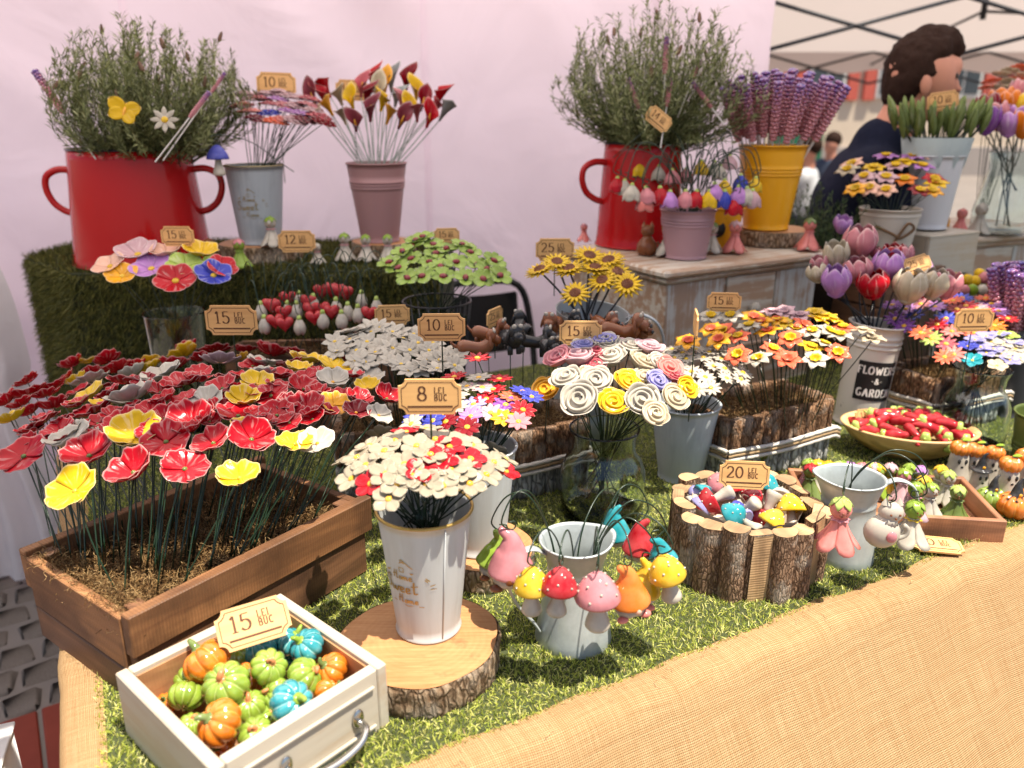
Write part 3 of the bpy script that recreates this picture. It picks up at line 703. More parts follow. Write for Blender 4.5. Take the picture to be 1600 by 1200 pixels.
# moss and other strands
def strands(name, root, n, sampler, length, width, mat, seed, segs=6, curl=1.0):
    rg = np.random.default_rng(seed); p0 = sampler(rg, n); S = segs; d = rg.normal(size=(n, 3)); d[:, 2] = np.abs(d[:, 2])*.5; d /= np.linalg.norm(d, axis=1)[:, None]
    V = np.zeros((n, S+1, 2, 3)); p = p0.copy()
    for s in range(S+1):
        side = np.cross(d, rg.normal(size=(n, 3))); side /= np.linalg.norm(side, axis=1)[:, None] + 1e-9
        V[:, s, 0] = p - side*width*.5; V[:, s, 1] = p + side*width*.5
        d = d + rg.normal(size=(n, 3))*.55*curl; d[:, 2] -= .12; d /= np.linalg.norm(d, axis=1)[:, None]; p = p + d*(length/S)
    base = (np.arange(n)*(S+1)*2)[:, None, None]; s = (np.arange(S)*2)[None, :, None]
    F = (base + s + np.array([0, 1, 3, 2])[None, None, :]).reshape(-1, 4)
    return part(name, np_mesh(name, V.reshape(-1, 3), F, mat, np.repeat(rg.random(n), (S+1)*2)), root, None, 'stuff')
def blades(name, n, sampler, nfun, h, w, mat, seed, lean=.55, parent=None, cat=None, label=None):
    rg = np.random.default_rng(seed); p = sampler(rg, n); nn = nfun(p); d = nn + rg.normal(size=(n, 3))*lean; d /= np.linalg.norm(d, axis=1)[:, None]
    hh = h*rg.uniform(.55, 1.2, n)[:, None]; side = np.cross(d, rg.normal(size=(n, 3))); side /= np.linalg.norm(side, axis=1)[:, None] + 1e-9; bend = np.cross(side, d)*rg.uniform(-.5, .5, n)[:, None]
    V = np.zeros((n, 5, 3)); V[:, 0] = p - side*w*.5; V[:, 1] = p + side*w*.5; m = p + d*hh*.55 + bend*hh*.15; V[:, 2] = m - side*w*.4; V[:, 3] = m + side*w*.4; V[:, 4] = p + d*hh + bend*hh*.6 - np.array([0, 0, 1])*hh*.1
    b = (np.arange(n)*5)[:, None]; F = np.concatenate([b + np.array([0, 1, 3]), b + np.array([0, 3, 2]), b + np.array([2, 3, 4])])
    return part(name, np_mesh(name, V.reshape(-1, 3), F, mat, np.repeat(rg.random(n), 5)), parent, None, 'stuff', label)

# ============================================================ THE SETTING
def struct(name, me, M=None, kind='structure'):
    o = bpy.data.objects.new(name, me); COL.objects.link(o); o['kind'] = kind
    if M is not None: o.matrix_basis = M
    return o
GZ = -.78
g = G(); g.grid([[(x, y, GZ - .010) for x in (-60, -8, 0, 8, 60)] for y in (-30, -4, 4, 12, 120)])
ground = struct('ground', g.mesh('ground', matte((.20, .17, .15), .9, .3, 3), False))
# red paving tiles and rounded cobbles beside the stall, each stone its own piece
cobm = matte((.20, .165, .14), .8, .5, 24, .8); tilem = matte((.22, .035, .018), .75, .3, 10, .3)
rg = random.Random(4); pave = struct('pavement', None); pave.empty_display_size = .1
A0 = radians(33); tile_me = G().box((0, 0, 0), (.29, .29, .04), .004).mesh('paving_tile', tilem, False)
def cob_me(i):
    r = random.Random(i); g = G(); g.box((0, 0, 0), (.98, .98, .5), .13); g.v = [(x*(1 + .12*sin(i*2 + y*4)), y*(1 + .12*cos(i*3 + x*4)), z + .05*sin(x*5 + i)) for x, y, z in g.v]; return g.mesh('cobblestone', cobm)
cobs = [cob_me(i) for i in range(4)]
for i in range(-9, 9):
    for j in range(-7, 12):
        u, v = i*.30, j*.30; c = Vector((-1.6, 2.0, 0)) + Vector((cos(A0), sin(A0), 0))*u + Vector((-sin(A0), cos(A0), 0))*v
        if j in (-1, 0, 1):
            continue
        q = c - TC; a_, b_ = q.dot(E1), q.dot(E2)
        if a_ > .35 or c.y > 4.5 or c.y < .4 or c.x < -3.6: continue
        part('tile', tile_me, pave, TR((c.x, c.y, GZ - .02 + rg.uniform(-.003, .003))) @ RZ(A0 + rg.uniform(-.01, .01)))
for i in range(-22, 24):
    for j in range(8):
        u = i*.112 + (.055 if j % 2 else 0); v = -.40 + j*.116; c = Vector((-1.6, 2.0, 0)) + Vector((cos(A0), sin(A0), 0))*u + Vector((-sin(A0), cos(A0), 0))*v; q = c - TC
        if q.dot(E1) > .3 or c.x < -3: continue
        part('cobblestone', cobs[rg.randint(0, 3)], pave, TR((c.x, c.y, GZ - .022)) @ RZ(A0 + rg.uniform(-.1, .1)) @ SC(.104*rg.uniform(.92, 1.06), .104*rg.uniform(.92, 1.06), .085))

# the stall's table: trestle board, hessian cloth, turf
TBD = 1.25; TBW = 3.0
table = thing('stall_table', 'long market stall table draped in brown hessian with a turf top', 'table', None, TR(TC) @ RZ(TAZ))
part('tabletop', G().box((TBW/2, TBD/2, -.022), (TBW-.02, TBD-.02, .03), .002).mesh('tabletop', wood((.30, .18, .09), (.42, .27, .14)), False), table)
lg = G().tube([(0, 0, 0), (0, 0, 1)], .02, 8).mesh('table_leg', wire('grey'))
for x in (.15, 1.4, TBW-.15):
    for y in (.12, TBD-.12): part('leg', lg, table, TR((x, y, GZ)) @ SC(1, 1, -GZ-.03))
def wavy(x, s=0): return .006*noise.noise(Vector((x*5, s, 0))) + .003*noise.noise(Vector((x*19, s, 3)))
rows = []; prof = [(.030, .0015), (.012, .004), (-.010, .0035), (-.024, -.004), (-.036, -.022)] + [(-.036 - .46*f, -.022 - .74*f) for f in [i/16 for i in range(1, 17)]]
NX = 150
for k, (b_, z_) in enumerate(prof):
    row = []
    for i in range(NX+1):
        a_ = -.03 + (TBW+.05)*i/NX; f = max(0, (k-4)/16); fold = .022*f*sin(a_*9 + 1.3*sin(a_*3.1)) + .05*f*noise.noise(Vector((a_*2.2, f*1.5, 5))) + .006*noise.noise(Vector((a_*11 + f*4, f*6, 8)))
        wz = (wavy(a_, 1)*.6 if k in (0, 1, 2) else 0); row.append((a_, b_ + wavy(a_, 2)*(1.4 if k < 3 else .8) - fold, z_ + wz*.5 + (.0035*noise.noise(Vector((a_*14, k*.5, 9))) if k < 5 else 0)))
    rows.append(row)
cum = [0]
for i in range(1, len(prof)): cum.append(cum[-1] + math.hypot(prof[i][0]-prof[i-1][0], prof[i][1]-prof[i-1][1]))
part('front_drape', G().grid(rows, [(-.03 + (TBW+.05)*i/NX, cum[k]) for k in range(len(prof)) for i in range(NX+1)]).mesh('hessian_cloth', burlap()), table, label='hessian cloth hanging in a slope from the front edge')
strands('frayed_threads', table, 150, lambda rg, n: np.stack([rg.uniform(0, 2.4, n), rg.uniform(-.015, .035, n), np.full(n, .005)], 1), .022, .0008, matte((.50, .33, .16), .9), 77, 5)
prof2 = [(.040, .003), (.018, .0045), (.0, .004), (-.008, -.004), (-.010, -.02), (-.012, -.2), (-.014, -.75)]; rows = []
for k, (a_, z_) in enumerate(prof2): rows.append([(a_ + wavy(b_, 7)*.8, b_, z_) for b_ in [-.028 + (TBD+.03)*i/60 for i in range(61)]])
part('side_drape', G().grid(rows, [(-.028 + (TBD+.03)*i/60, k*.03) for k in range(len(prof2)) for i in range(61)]).mesh('hessian_side', burlap()), table)
TURF = [(.14, .18, .03), (.27, .33, .045), (.46, .49, .08), (.60, .59, .15), (.72, .66, .30)]
turfm = bladem(tuple(TURF), .5, .25)
tb = part('turf_backing', G().box((TBW/2 + .01, TBD/2 + .010, -.002), (TBW-.04, TBD-.03, .008)).mesh('turf_backing', matte((.05, .06, .02), .95, .5, 60), False), table)
def turf_sampler(rg, n):
    out = np.zeros((0, 3))
    while len(out) < n:
        m = n*2; a = rg.uniform(.032, 2.3, m); b = rg.uniform(.020, TBD-.01, m); x = TC.x + E1.x*a + E2.x*b; y = TC.y + E1.y*a + E2.y*b
        t = y*CP + CAMZ*SP; u = np.abs(x/t)*FPX; keep = (u < 900) & (rg.random(m) < np.clip((1.0/t)**1.7, .15, 1)); out = np.concatenate([out, np.stack([a[keep], b[keep], np.full(keep.sum(), .002)], 1)])
    return out[:n]
blades('turf_blades', 170000, turf_sampler, lambda p: np.tile([0, 0, 1.0], (len(p), 1)),   .0088, .0013, turfm, 1, .8, table)

# the turf-covered step at the back left
SH = [(-1.06, 1.90), (-.18, 1.95), (-.18, 2.45), (-1.32, 2.45), (-1.29, 2.12)]; SHZ = .315
step = thing('turf_step', 'tall display step covered in dark artificial turf behind the poppies', 'display step')
g = G(); n = len(SH); g.add([(x, y, GZ) for x, y in SH] + [(x, y, SHZ) for x, y in SH], [tuple(range(n, 2*n))] + [(i, (i+1) % n, n+(i+1) % n, n+i) for i in range(n)])
part('step_body', g.mesh('step_body', matte((.03, .035, .012), .95, .4, 50), False), step)
def step_sampler(rg, n):
    P_ = []; N_ = []
    for _ in range(1):
        # top
        m = int(n*.40); x = rg.uniform(-1.30, -.18, m); y = rg.uniform(1.91, 2.43, m); keep = (y - 1.90 > (x + 1.06)*-.95) & (y > 1.90 + (x + 1.06)*.057); q = np.stack([x, y, np.full(m, SHZ)], 1)[keep]; P_.append(q); N_.append(np.tile([0, -.25, 1.], (len(q), 1)))
        for (a, b), m, nz in (((SH[0], SH[1]), int(n*.42), None), ((SH[4], SH[0]), int(n*.18), None)):
            f = rg.random(m); zz = SHZ - rg.random(m)**1.3*.55; q = np.stack([a[0] + (b[0]-a[0])*f, a[1] + (b[1]-a[1])*f, zz], 1); nx, ny = (b[1]-a[1]), -(b[0]-a[0]); l = math.hypot(nx, ny); P_.append(q); N_.append(np.tile([nx/l, ny/l, -.55], (m, 1)))
    P2 = np.concatenate(P_); step_sampler.N = np.concatenate(N_); return P2
rgx = np.random.default_rng(5); pp = step_sampler(rgx, 75000); NN = step_sampler.N
blades('turf_blades', len(pp), lambda rg, n: pp, lambda p: NN/np.linalg.norm(NN, axis=1)[:, None], .022, .0016, bladem(((.025, .03, .007), (.055, .06, .010), (.11, .105, .018), (.18, .16, .04)), .6, .1), 6, .5, step)

# the stall tent: back wall, canopy overhead, poles
tentm = cloth((.90, .75, .84), .30, .7, 2.6); canm = cloth((.92, .87, .88), .78, .2, 2)
tent = thing('stall_tent', 'white market tent whose back wall hangs behind the flower stall', 'market tent')
WA, WB = Vector((-2.6, 2.62, 0)), Vector((1.02, 3.42, 0)); wd = (WB-WA).normalized(); wn_ = Vector((wd.y, -wd.x, 0)); rows = []
for i in range(46):
    z = GZ + .02 + 2.35*i/45; row = []
    for j in range(90):
        s = j/89; p = WA + (WB-WA)*s; d = .045*noise.noise(Vector((s*5 + z*.6, z*.5, 1))) + .030*(1 - abs(noise.noise(Vector((s*7 + z*1.6, z*.9, 2)))))**3 + .006*noise.noise(Vector((s*40, z*5, 3))) + .05*math.exp(-((s-.05)/.08)**2)*sin(s*60)*.4
        p = p + wn_*(-.02 + d*1.0); row.append((p.x, p.y, z))
    rows.append(row)
part('back_wall', G().grid(rows).mesh('tent_wall', tentm), tent)
for s_ in (.36, .63, .87):
    pts = []
    for i in range(46):
        z = GZ + .02 + 2.35*i/45; p = WA + (WB-WA)*s_; d = .045*noise.noise(Vector((s_*5 + z*.6, z*.5, 1))) + .030*(1 - abs(noise.noise(Vector((s_*7 + z*1.6, z*.9, 2)))))**3 + .006*noise.noise(Vector((s_*40, z*5, 3)))
        p = p + wn_*(-.02 + d + .004); pts.append([(p.x + wd.x*q - wn_.x*abs(q)*.2, p.y + wd.y*q - wn_.y*abs(q)*.2, z) for q in (-.011, 0, .011)])
    part('seam', G().grid(pts).mesh('wall_seam', tentm), tent)
EDGE = Vector((.096, .816, 0)) + E2*.065; CZ0, CZ1 = 1.50, 1.95
rows = []
for i in range(9):
    f = i/8; row = []
    for j in range(41):
        a = -2.6 + 5.4*j/40; b = f*2.7; z = CZ0 + (CZ1-CZ0)*(1 - abs(f-.5)*2) - .02*sin(pi*j/10)**2; p = EDGE + E1*a + E2*b; row.append((p.x, p.y, z))
    rows.append(row)
part('canopy', G().grid(rows).mesh('tent_canopy', canm), tent)
rows = []
for i in range(3):
    row = []
    for j in range(161):
        a = -2.6 + 5.4*j/160; p = EDGE + E1*a; row.append((p.x + .01, p.y - .015, CZ0 - .10*i*(.7 + .3*abs(sin(a*9)))))
    rows.append(row)
part('valance', G().grid(rows).mesh('tent_valance', canm), tent)
pole = G().tube([(0, 0, 0), (0, 0, 1)], .017, 8).mesh('tent_pole', matte((.55, .55, .57), .4, .2))
for a, b in ((-2.55, .05), (2.6, .05), (-2.5, 2.6), (2.75, 2.62)):
    p = EDGE + E1*a + E2*b
    if a > 2 and b > 1: continue
    part('pole', pole, tent, TR((p.x, p.y, GZ)) @ SC(1, 1, CZ0-GZ))
cl = thing('wall_clip', 'small black clip high on the tent wall above the right lavender', 'clip', None, Q(1003, 2, 3.2)); part('jaw', G().box((0, 0, 0), (.07, .03, .05), .008).mesh('clip_jaw', matte((.02, .02, .02))), cl); part('strap', G().box((.03, 0, .06), (.02, .01, .1), .004).mesh('clip_strap', matte((.02, .02, .02))), cl)
ns = thing('notice_sheet', 'white paper notice pinned high on the tent wall', 'notice', None, TR(Q(593, -14, 2.86)) @ RZ(.21))
part('sheet', G().box((0, 0, 0), (.245, .006, .17), .001).mesh('notice_paper', matte((.80, .78, .80), .6, .05)), ns); part('print', G().box((0, -.004, .01), (.20, .001, .125)).mesh('notice_print', matte((.52, .50, .52), .6, .3, 60)), ns)
# white drape at the far left
dr = thing('side_drape_cloth', 'white cloth hanging in soft folds at the left edge beside the turf step', 'cloth'); rows = []
for i in range(30):
    z = .50 - 1.26*i/29; w = .30 + .17*min(1, (i/12))**.8 + .03*sin(i*.3)
    rows.append([(-1.90 + w*j/24, 2.28 + .03*sin(j*1.1 + i*.05) + .02*sin(j*.5), z) for j in range(25)])
part('cloth_fold', G().grid(rows).mesh('drape_cloth', cloth((.70, .66, .66), .25, .4, 6)), dr)
wbx = thing('white_carton', 'corner of a white carton low at the bottom left', 'carton', None, TR(Q(-4, 1212, 1.2)) @ RZ(.35)); part('carton_wall', G().box((-.09, 0, -.10), (.18, .22, .2), .004).mesh('carton', matte((.75, .75, .76), .6, .1)), wbx); part('lid', G().box((-.09, 0, .004), (.186, .226, .006), .001).mesh('carton_lid', matte((.78, .78, .78), .6, .1)), wbx)

# folding chair behind the table
def tube_mesh(pts, r, mat, n=8, k=0): return G().tube(catmull(pts, k) if k else pts, r, n).mesh('tube_part', mat)
blk = matte((.012, .012, .013), .4, .2); chair = thing('folding_chair', 'black folding chair standing behind the stall table', 'chair', None, TR((-.08, 2.78, GZ)) @ RZ(radians(200)))
part('back_frame', tube_mesh([(-.20, .12, .02), (-.19, -.0, .40), (-.19, -.08, .70), (-.15, -.11, .86), (0, -.12, .88), (.15, -.11, .86), (.19, -.08, .70), (.19, 0, .40), (.20, .12, .02)], .013, blk, 8, 5), chair)
part('backrest', G().grid([[(x*.155, -.09 - .03*z/.2 - .03*(x*x), .62 + z) for x in [-1 + i/5 for i in range(11)]] for z in [i*.03 for i in range(8)]]).grid([[(x*.155, -.075 - .03*z/.2 - .03*(x*x), .62 + z) for x in [-1 + i/5 for i in range(11)]] for z in [i*.03 for i in range(8)]]).mesh('backrest', blk), chair)
part('seat', G().box((0, .13, .44), (.37, .36, .025), .008).mesh('seat', blk), chair)
for s in (-1, 1): part('leg', tube_mesh([(s*.2, -.20, .01), (s*.19, .05, .40), (s*.19, .28, .44)], .012, blk, 8), chair)

# ============================================================ THE SQUARE BEHIND
# another stall's canopy on a dark truss
st2 = thing('far_canopy', 'white market canopy on a black scissor truss across the square', 'market canopy'); blkm = matte((.03, .03, .035), .5, .2)
c2 = cloth((.74, .64, .60), .32, .15, 1)
def tri_sheet(a, b, c, d, n=6): return [[tuple(Vector(a).lerp(Vector(b), i/n).lerp(Vector(d).lerp(Vector(c), i/n), j/n)) for i in range(n+1)] for j in range(n+1)]
Y0, Y1, X0, X1, EZ, AZ = 4.2, 7.6, 1.15, 5.2, 1.22, 2.05; ax = ((X0+X1)/2, (Y0+Y1)/2, AZ)
g = G()
for a, b in (((X0, Y0), (X1, Y0)), ((X1, Y0), (X1, Y1)), ((X1, Y1), (X0, Y1)), ((X0, Y1), (X0, Y0))): g.grid(tri_sheet((a[0], a[1], EZ), (b[0], b[1], EZ), ax, ax))
part('roof', g.mesh('canopy_roof', c2), st2)
for a, b in (((X0, Y1), (X1, Y1)), ((X0, Y0), (X0, Y1))):
    part('valance', G().grid([[(a[0] + (b[0]-a[0])*i/30, a[1] + (b[1]-a[1])*i/30, EZ - z + (.02*sin(i*1.3) if z else 0)) for i in range(31)] for z in (0, .16)]).mesh('canopy_valance', c2), st2)
def bar(p, q, r=.010): return G().tube([p, q], r, 6).mesh('truss_bar', blkm)
corn = [(X0, Y0), (X1, Y0), (X1, Y1), (X0, Y1)]
for k in range(4):
    a, b = corn[k], corn[(k+1) % 4]
    for m in range(4):
        p = [a[i] + (b[i]-a[i])*m/4 for i in (0, 1)]; q = [a[i] + (b[i]-a[i])*(m+1)/4 for i in (0, 1)]; za, zb = (EZ, EZ-.26) if m % 2 == 0 else (EZ-.26, EZ)
        part('truss_bar', bar((*p, za), (*q, zb)), st2); part('truss_bar', bar((*p, EZ-.26 if za == EZ else EZ), (*q, EZ-.26 if zb == EZ else EZ)), st2)
for a in corn: part('pole', bar((*a, GZ), (*a, EZ), .028), st2)
part('truss_bar', bar(((X0+X1)/2, Y0, EZ-.1), (ax[0], ax[1], 1.35)), st2); part('truss_bar', bar(((X0+X1)/2, Y1, EZ-.1), (ax[0], ax[1], 1.35)), st2); part('truss_bar', bar((ax[0], ax[1], 1.30), ax, .022), st2)
pm = thing('near_canopy', 'edge of a nearer white canopy with a black rail at the top right', 'market canopy'); 
part('roof', G().grid([[(x, y, 1.06 + .30*(y-2.6) + .02*sin(x*2)) for x in (1.5, 2, 2.5, 3, 3.6)] for y in (2.6, 2.9, 3.3)]).mesh('canopy_roof', c2), pm); part('rail', bar((1.3, 3.05, 1.165), (3.6, 2.9, 1.12), .02), pm); part('pole', bar((2.05, 3.0, GZ), (2.05, 3.0, 1.15), .022), pm)

# town house facade
fac = thing('town_house', 'cream town house with red window surrounds behind the market', 'building', None, TR((0, 22, 0)))
part('wall', G().box((6, 4, 3.4), (34, 8, 9), .02).mesh('house_wall', matte((.62, .50, .38), .8, .12, 2), False), fac)
part('plinth', G().box((6, -.02, -.5), (34.1, .1, .9), .01).mesh('house_plinth', matte((.35, .30, .27), .8, .12, 2), False), fac)
redm = matte((.50, .10, .07), .7, .15, 3); winm = matte((.06, .07, .08), .15, .3, 2); frm = matte((.65, .62, .58), .6, .1)
k = 0
for zz in (1.0, 4.2):
    for i in range(9):
        x = 4.6 + i*1.75
        w = part('window', G().box((x, -.03, zz + .9), (.95, .09, 1.5), .01).mesh('window_frame', frm, False), fac)
        for sx in (-1, 1): part('pane', G().box((x + sx*.21, -.085, zz + .9), (.36, .03, 1.3)).mesh('window_pane', winm, False), w)
        for sx in (-1, 1): part('shutter', G().box((x + sx*.66, -.05, zz + .9), (.28, .12, 1.6), .01).mesh('red_surround', redm, False), fac)
part('cornice', G().box((6, -.15, 3.5), (34, .4, .22), .03).mesh('cornice', matte((.66, .58, .48), .8, .1), False), fac)
part('door', G().box((7.5, -.06, -.15), (1.3, .1, 1.6), .01).mesh('door', matte((.02, .12, .06), .5), False), fac)


# people: one blended body each
def meta(name, elems, res=.02, th=.6):
    mb = bpy.data.metaballs.new(name); mb.resolution = res; mb.render_resolution = res; mb.threshold = th
    for e in elems:
        x = mb.elements.new(); x.type = 'ELLIPSOID' if len(e) > 4 else 'BALL'; x.co = e[:3]; x.radius = e[3]*1.0
        if len(e) > 4: x.size_x, x.size_y, x.size_z = e[4:7]
    ob = bpy.data.objects.new(name, mb); COL.objects.link(ob); bpy.context.view_layer.update()
    me = bpy.data.meshes.new_from_object(ob.evaluated_get(bpy.context.evaluated_depsgraph_get())); bpy.data.objects.remove(ob); bpy.data.metaballs.remove(mb)
    me.polygons.foreach_set('use_smooth', [True]*len(me.polygons)); return me
def limb(a, b, ra, rb, n=7): return [tuple(Vector(a).lerp(Vector(b), i/(n-1))) + (ra + (rb-ra)*i/(n-1),) for i in range(n)]
def put_mat(me, m): me.materials.clear(); me.materials.append(m); return me
skin = matte((.52, .23, .15), .5, .12, 30, .08); hairm = matte((.028, .011, .006), .75, .6, 160, .9, .08); navy = matte((.006, .008, .022), .85, .3, 40, .5, .08)
# head centre at the origin, face towards +X; standing man, chin down to the work in front of him
K = 1.55  # ball influence radius against visible radius
def S_(x, y, z, r): return (x, y, z, r*K)
def HR(l): return [(x, y, z, r*K) for x, y, z, r in l]
body = [S_(-.005, 0, .035, .082), S_(-.035, 0, .03, .08), S_(.03, 0, .03, .070), S_(.035, 0, -.015, .062), S_(.05, 0, -.055, .045), S_(.062, 0, -.088, .030), S_(.085, 0, .045, .030), S_(.104, 0, -.002, .010), S_(.113, 0, -.018, .011), S_(.10, 0, -.048, .018), S_(.10, 0, -.062, .016)]
TX = -.12
body += HR(limb((-.02, 0, -.04), (TX + .03, 0, -.21), .058, .066)) + HR(limb((TX, -.18, -.30), (TX + .06, -.20, -.55), .05, .042)) + HR(limb((TX + .06, -.20, -.55), (.20, -.14, -.66), .038, .028)) + HR(limb((TX, .18, -.30), (TX + .06, .20, -.55), .05, .042)) + HR(limb((TX + .06, .20, -.55), (.22, .12, -.66), .038, .028))
for sgn in (-1, 1):
    y0 = -.14 if sgn < 0 else .12; body += [S_(.245, y0, -.67, .034), S_(.27, y0, -.675, .034)]
    for q in range(4): body += HR(limb((.29, y0 + (q-1.5)*.021, -.678), (.345 + (.008, .014, .012, 0)[q], y0 + (q-1.5)*.024, -.695), .0105, .009, 5))
    body += HR(limb((.255, y0 + .035, -.67), (.30, y0 + .055, -.675), .012, .010, 5))
shirt = HR(limb((TX + .03, -.02, -.185), (TX + .03, .02, -.185), .082, .082, 3)) + HR(limb((TX, -.16, -.27), (TX, .16, -.27), .088, .088, 9)) + [S_(TX - .02, y, z, .13) for z in (-.34, -.42, -.50, -.60, -.72, -.80) for y in (-.09, 0, .09)] + HR(limb((TX, -.19, -.28), (TX + .05, -.205, -.50), .080, .072)) + HR(limb((TX, .19, -.28), (TX + .05, .205, -.50), .080, .072))
man = thing('person', 'young man in a dark navy shirt looking right behind the right-hand display', 'person', None, TR(Q(1438, 130, 2.36)) @ RZ(radians(-12)) @ SC(.94, .94, 1.0))
part('body', put_mat(meta('skinball', body, .011), skin), man); part('shirt', put_mat(meta('clothball', shirt, .02), navy), man)
trou = HR(limb((TX, -.08, -.82), (TX, -.09, -1.52), .11, .06, 12)) + HR(limb((TX, .08, -.82), (TX, .09, -1.52), .11, .06, 12)); part('trousers', put_mat(meta('trouserball', trou, .03), matte((.03, .03, .04))), man)
hair = [S_(-.025, 0, .075, .094), S_(-.045, 0, .03, .088), S_(-.060, 0, -.02, .066), S_(-.058, 0, -.055, .048), S_(-.03, -.052, .02, .06), S_(-.03, .052, .02, .06), S_(-.05, -.03, -.03, .055), S_(.025, 0, .105, .072), S_(.065, 0, .105, .052), S_(.088, 0, .088, .032), S_(-.02, .05, .06, .056), S_(-.02, -.05, .06, .056), S_(.03, -.045, .085, .042), S_(.03, .045, .085, .042), S_(-.045, -.045, .0, .046), S_(-.045, .045, .0, .046), S_(.012, -.072, .028, .018)]
hair = [(x, y, z, r*.81) for x, y, z, r in hair]
hm = put_mat(meta('hairball', hair, .010), hairm)
for v in hm.vertices:
    q = noise.noise(Vector((v.co.x*30, v.co.y*55, v.co.z*55)))*.007 + noise.noise(Vector((v.co.x*70, v.co.y*140, v.co.z*140)))*.005; v.co += v.co.normalized()*q
part('hair', hm, man)
part('ear', G().ball((0, 0, 0), .03, 12, 8, (.62, .35, 1), None, lambda th, ph: 1 - .12*cos(th)).mesh('ear', skin), man, TR((-.002, -.083, -.005)) @ RZ(.25) @ RY(-.15))
for s in (-1, 1): part('eye', G().ball((0, 0, 0), .011, 8, 6).mesh('eye', matte((.05, .03, .02), .2)), man, TR((.088, s*.030, .018)))
def seated(px, py, t, cl, lab, yaw):
    r = thing('person', lab, 'person', None, TR(Q(px, py, t)) @ RZ(yaw))
    b = [S_(0, 0, .03, .09), S_(.02, 0, -.03, .075)] + HR(limb((0, 0, -.08), (0, 0, -.18), .055, .06, 4)) + HR(limb((.05, -.19, -.40), (.26, -.1, -.46), .04, .03, 6)) + HR(limb((.05, .19, -.40), (.26, .1, -.46), .04, .03, 6))
    part('body', put_mat(meta('farskin', b, .03), skin), r)
    s = HR(limb((0, -.15, -.24), (0, .15, -.24), .08, .08, 6)) + [S_(0, y, z, .13) for z in (-.34, -.46, -.58) for y in (-.07, .07)] + HR(limb((0, -.19, -.26), (.05, -.2, -.42), .06, .05, 5)) + HR(limb((0, .19, -.26), (.05, .2, -.42), .06, .05, 5))
    part('shirt', put_mat(meta('farshirt', s, .035), cl), r)
    tr_ = HR(limb((0, -.1, -.68), (.38, -.1, -.70), .09, .07, 6)) + HR(limb((0, .1, -.68), (.38, .1, -.70), .09, .07, 6)) + HR(limb((.38, -.1, -.72), (.40, -.1, -1.15), .065, .05, 7)) + HR(limb((.38, .1, -.72), (.40, .1, -1.15), .065, .05, 7))
    part('trousers', put_mat(meta('fartrouser', tr_, .035), matte((.05, .05, .07))), r)
    part('hair', G().ball((-.015, 0, .055), .105, 12, 8, (1, .92, .95)).mesh('hair', hairm), r)
seated(1266, 236, 8.2, matte((.45, .45, .46)), 'far person in a pale grey shirt sitting beyond the yellow bucket', 2.6)
seated(1300, 226, 9.5, matte((.05, .06, .09)), 'far person in a dark top sitting farther back beyond the yellow bucket', 3.6)


# ============================================================ WOODEN CRATE OF POPPIES
crw = wood((.17, .068, .024), (.36, .165, .062), 1.5); crw2 = wood((.10, .042, .018), (.22, .10, .045), .8)
mossm = bladem(((.055, .028, .010), (.13, .065, .022), (.22, .125, .045), (.36, .24, .11)), .8, .15)
CC_ = Vector((-.436, 1.012, 0)); CA = radians(54); CL, CW, CH = .365, .250, .128
crate = thing('wooden_crate', 'rough brown wooden crate filled with dry moss and ceramic poppies', 'crate', None, TR(CC_) @ RZ(CA))
for sy in (-1, 1):
    board('board', crate, TR((.004, sy*(CW/2), CH-.028)) @ RX(-.03*sy), (CL+.02, .017, .056), crw)
    board('board', crate, TR((0, sy*(CW/2-.004), .038)), (CL+.004, .015, .068), crw2)
for sx in (-1, 1):
    board('board', crate, TR((sx*(CL/2), 0, .085)) @ RZ(pi/2), (CW-.02, .014, .072), crw); board('board', crate, TR((sx*(CL/2), 0, .024)) @ RZ(pi/2), (CW-.02, .014, .046), crw2)
    for sy in (-1, 1): board('corner_post', crate, TR((sx*(CL/2-.020), sy*(CW/2-.020), .062)) @ RY(pi/2), (.122, .022, .020), crw2)
board('bottom_board', crate, TR((0, 0, .006)), (CL-.01, CW-.02, .008), crw2)
mz = .098
part('moss_bed', G().grid([[(x*(CL/2-.01), y*(CW/2-.012), mz - .008 + .009*noise.noise(Vector((x*4, y*4, 0)))) for x in [-1 + i/12 for i in range(25)]] for y in [-1 + i/10 for i in range(21)]]).mesh('moss_bed', matte((.05, .028, .012), .95, .5, 60)), crate, None, 'stuff')
strands('moss', crate, 7500, lambda rg, n: np.stack([rg.uniform(-CL/2+.012, CL/2-.012, n), rg.uniform(-CW/2+.014, CW/2-.014, n), np.full(n, mz - .004) + rg.normal(size=n)*.004], 1), .030, .0011, mossm, 2, 6)
strands('moss', crate, 500, lambda rg, n: np.stack([rg.uniform(-CL/2-.004, -CL/2+.03, n), rg.uniform(-CW/2+.01, CW/2-.01, n), np.full(n, .122)], 1), .022, .0009, mossm, 3, 6)

